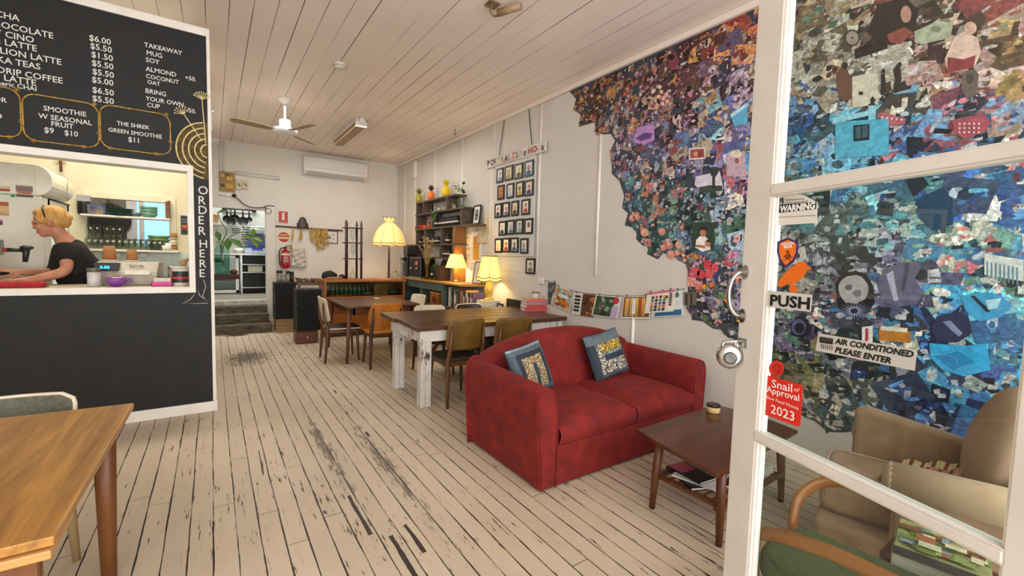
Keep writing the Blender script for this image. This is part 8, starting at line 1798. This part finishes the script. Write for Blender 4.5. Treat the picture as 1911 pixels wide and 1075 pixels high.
for pth in ([(1.90, .69, .03), (1.90, .73, .28), (1.90, .735, .40), (1.97, .745, .475), (2.045, .70, .535), (2.08, .60, .56), (2.085, .43, .56), (1.99, .22, .555), (1.90, .0, .54), (1.88, -.03, .53)], [(1.62, .70, .03), (1.61, .735, .28), (1.60, .735, .40), (1.545, .70, .49), (1.525, .62, .535), (1.54, .50, .55), (1.55, .38, .55), (1.56, .15, .545), (1.60, -.02, .535)]):
    m = MB(); m.tube(smoothpath(pth, 7), .026, 12, flat=.62, up=(0, -1, 0)); m.build('arm', M_BENT, gch, w=True)
for x in (1.60, 1.90):
    m = MB(); m.tube([(x, .02, .0), (x, .03, .30), (x, -.03, .56), (x, -.06, .80)], [.016, .02, .018, .014], 10); m.build('back_leg', M_BENT, gch, w=True)
    m = MB(); m.bb((x - .012, .03, .25), (x + .012, .72, .285)); m.build('side_rail', M_BENT, gch, w=True)
for y, nm in ((.695, 'front_rail'), (.10, 'back_rail')): m = MB(); m.bb((1.612, y, .25), (1.888, y + .025, .285)); m.build(nm, M_BENT, gch, w=True)
stl = thing('side_stool', 'small red-brown wooden stool between the green and beige armchairs', 'stool', (2.10, .34, 0))
m = MB(); m.prism(rrect(.24, .30, .04, 4), (0, 0, .36), (1, 0, 0), (0, 1, 0), .022); m.build('seat', wood('stool_red_brown', '#3a160e', '#5a2618', axis=0), stl, bevel=.004)
for sx_ in (-.09, .09):
    for sy_ in (-.12, .12): m = MB(); m.cyl((sx_ * 1.1, sy_ * 1.1, 0), (sx_, sy_, .36), .013, .018, 10); m.build('leg', MATS['stool_red_brown'], stl)
ra = random.Random(14)
art = [(0, 0, 1, .2, '#26282c')] + [(x, y, x + ra.uniform(.08, .25), y + ra.uniform(.05, .16), ra.choice(['#8aa05a', '#6a8a3a', '#b8c07a', '#a8603f', '#c88a6a', '#8a9ab0', '#d8d0b0', '#7a4a34', '#4f6a30'])) for x, y in [(ra.uniform(0, .85), ra.uniform(.2, .88)) for _ in range(46)]]
book('picture_book', 'thick landscape-covered book lying on the stool behind the door glass', 'book', (2.10, .345, .3825), .24, .30, .055, math.radians(-80), '#9aa06a', art=art_band(art))

# ================================================================== PERSON BEHIND THE COUNTER
def skin_mesh(verts, edges, radii, root=0, sub=2):
    me = bpy.data.meshes.new('sk'); me.from_pydata([Vector(v) for v in verts], edges, []); o = bpy.data.objects.new('sk', me); COL.objects.link(o)
    o.modifiers.new('skin', 'SKIN').use_smooth_shade = True
    lay = me.skin_vertices[0].data
    for i, r in enumerate(radii): lay[i].radius = r if isinstance(r, tuple) else (r, r)
    lay[root].use_root = True
    q = o.modifiers.new('sub', 'SUBSURF'); q.levels = sub; q.render_levels = sub
    ev = o.evaluated_get(bpy.context.evaluated_depsgraph_get()); m2 = bpy.data.meshes.new_from_object(ev)
    out = ([v.co.copy() for v in m2.vertices], [list(p.vertices) for p in m2.polygons])
    bpy.data.objects.remove(o); bpy.data.meshes.remove(me); bpy.data.meshes.remove(m2); return out
pe = thing('person', 'person in a black t-shirt with fair tied-back hair working behind the serving window', 'person', (-.98, 5.42, 0))
HC = Vector((-1.115, 5.34, 1.625))                          # head centre, looking to -x and slightly down
hip, waist, chest, neckb, neckt = (-.93, 5.43, .93), (-.94, 5.42, 1.10), (-.975, 5.39, 1.30), (-1.015, 5.365, 1.455), (-1.065, 5.35, 1.53)
V_ = [hip, waist, chest, neckb, neckt, tuple(HC + Vector((.01, 0, -.01)))]; E_ = [(0, 1), (1, 2), (2, 3), (3, 4), (4, 5)]; R_s = [(.16, .13), (.14, .12), (.16, .12), .075, .052, .07]
def chain(start, pts, rs):
    p = start
    for q, r in zip(pts, rs): V_.append(q); R_s.append(r); E_.append((p, len(V_) - 1)); p = len(V_) - 1
    return p
chain(0, [(-.93, 5.35, .85), (-.93, 5.34, .48), (-.91, 5.34, .09), (-.99, 5.33, .045)], [.095, .062, .042, .036])
chain(0, [(-.92, 5.52, .85), (-.92, 5.53, .48), (-.90, 5.53, .09), (-.98, 5.53, .045)], [.095, .062, .042, .036])
def hand(arm_end, wrist, dirv, side, curl):
    w = Vector(wrist); d = Vector(dirv).normalized(); s = Vector(side).normalized(); n = d.cross(s).normalized()
    if n.z > 0: n = -n
    palm = chain(arm_end, [tuple(w + d * .045)], [(.030, .018)])
    for k, (off, L) in enumerate(((-.030, .066), (-.010, .078), (.011, .074), (.031, .058))):
        b = w + d * .085 + s * off; m1 = b + d * L * .5 + n * curl * .012 + s * off * .15; e = b + d * L * .92 + n * curl * .040 + s * off * .2
        chain(palm, [tuple(b), tuple(m1), tuple(e)], [.0105, .0092, .0075])
    t0 = w + d * .03 - s * .034; chain(palm, [tuple(t0), tuple(t0 + d * .035 - s * .018 + n * .012), tuple(t0 + d * .062 - s * .014 + n * .024)], [.013, .0105, .0085])
ea = chain(2, [(-1.00, 5.235, 1.385), (-.985, 5.155, 1.21), (-1.10, 5.12, 1.165), (-1.205, 5.095, 1.135)], [.058, .046, .040, .028])
hand(ea, (-1.205, 5.095, 1.135), (-1, -.12, .02), (0, .95, -.25), .7)
eb = chain(2, [(-1.01, 5.50, 1.385), (-1.03, 5.48, 1.205), (-1.16, 5.37, 1.19), (-1.27, 5.27, 1.195)], [.058, .046, .040, .028])
hand(eb, (-1.27, 5.27, 1.195), (-.85, -.5, .05), (-.3, .5, .8), 1.3)
vs, fs = skin_mesh(V_, E_, R_s)
m = MB(); m.add(vs, fs, True)
RH = Matrix.Rotation(math.radians(-14), 3, 'Y')              # chin tucked
def hb(p, r, mm=None): m.ball(HC + RH @ Vector(p), r, 24, 16, m=RH)
hb((.018, 0, .022), (.098, .076, .098)); hb((-.035, 0, -.045), (.058, .056, .075)); hb((-.06, 0, -.095), (.03, .032, .024))
hb((-.085, 0, .012), (.02, .052, .018)); hb((-.094, 0, -.020), (.018, .011, .026)); hb((-.102, 0, -.034), (.013, .014, .011)); hb((-.05, 0, .03), (.038, .06, .05))
hb((-.092, 0, -.066), (.012, .024, .007)); hb((-.090, 0, -.077), (.012, .021, .007))
for sd in (-1, 1): hb((.012, sd * .078, -.018), (.018, .010, .030)); hb((-.06, sd * .042, -.03), (.028, .022, .028))
b_ = m.build('body', mat('skin', '#b98064', '#a87056', rough=.55, scale=20), pe, w=True)
q = b_.modifiers.new('remesh', 'REMESH'); q.mode = 'VOXEL'; q.voxel_size = .0055; q.use_smooth_shade = True
q = b_.modifiers.new('smooth', 'SMOOTH'); q.factor = .5; q.iterations = 3
for sd in (-1, 1): m = MB(); m.ball(HC + RH @ Vector((-.0735, sd * .036, -.004)), .0095, 12, 8); m.build('eye', mat('eye_dark', '#2a221e', rough=.2), pe, w=True)
# t-shirt and trousers
tv = [waist, (-.957, 5.405, 1.20), chest, (-1.0, 5.37, 1.42), (-1.03, 5.36, 1.475), (-1.0, 5.235, 1.385), (-.988, 5.175, 1.255), (-1.01, 5.50, 1.385), (-1.028, 5.485, 1.26), (-.925, 5.43, .98)]
vs, fs = skin_mesh(tv, [(0, 1), (1, 2), (2, 3), (3, 4), (2, 5), (5, 6), (2, 7), (7, 8), (0, 9)], [(.175, .15), (.18, .15), (.178, .14), .10, .068, .082, .068, .082, .068, (.175, .15)], root=0)
m = MB(); m.add(vs, fs, True); sh_ = m.build('t_shirt', mat('black_jersey', '#131312', '#1b1a19', rough=.9, scale=30), pe, w=True)
q = sh_.modifiers.new('remesh', 'REMESH'); q.mode = 'VOXEL'; q.voxel_size = .008; q.use_smooth_shade = True
vs, fs = skin_mesh([hip, (-.93, 5.35, .83), (-.93, 5.34, .48), (-.91, 5.34, .11), (-.92, 5.52, .83), (-.92, 5.53, .48), (-.90, 5.53, .11), waist], [(0, 1), (1, 2), (2, 3), (0, 4), (4, 5), (5, 6), (0, 7)], [(.175, .145), .108, .08, .07, .108, .08, .07, (.15, .13)], root=0)
m = MB(); m.add(vs, fs, True); tr_ = m.build('trousers', mat('dark_denim', '#23262c', '#1b1d22', rough=.9), pe, w=True)
for sd in (5.335, 5.53): m = MB(); m.ball((-.95, sd, .04), (.13, .05, .045), 18, 10); m.v = [Vector((p.x, p.y, max(.001, p.z))) for p in m.v]; m.build('shoe', M_DARK, pe, w=True)
# hair pulled back into a bun with a dark band
m = MB(); M_HAIR = mat('fair_hair', '#a8783a', '#c89a54', rough=.6, scale=60, stretch=(1, 1, .2))
def hair(p, r): m.ball(HC + RH @ Vector(p), r, 24, 16, m=RH)
hair((.030, 0, .034), (.104, .083, .103)); hair((-.015, 0, .084), (.066, .064, .036)); hair((.085, 0, -.01), (.05, .06, .06)); hair((.118, 0, .015), (.036, .036, .034))
for sd in (-1, 1): hair((-.012, sd * .066, .035), (.05, .018, .05))
hh = m.build('hair', M_HAIR, pe, w=True); q = hh.modifiers.new('remesh', 'REMESH'); q.mode = 'VOXEL'; q.voxel_size = .006; q.use_smooth_shade = True
m = MB(); m.tube([HC + RH @ Vector((.0 + .0 * math.cos(a), .083 * math.cos(a), .034 + .101 * math.sin(a))) for a in [PI * k / 16 for k in range(17)]], .006, 8); m.build('hair_band', M_DARK, pe, w=True)
pf_ = thing('portafilter', 'dark handled steel coffee filter holder in the hand of the person', 'portafilter', (-1.44, 5.17, 1.17))
m = MB(); m.tube([(-1.36, 5.225, 1.185), (-1.48, 5.15, 1.20)], [.014, .016], 10); m.build('grip', M_DARK, pf_, w=True); m = MB(); m.lathe([(.030, -.02), (.034, 0), (.034, .022), (.030, .022)], (-1.53, 5.12, 1.205), 20); m.tube([(-1.48, 5.15, 1.20), (-1.51, 5.13, 1.205)], .008, 8); m.build('basket', M_CHROME, pf_, w=True)

pe.location.x -= .03   # PSHIFT
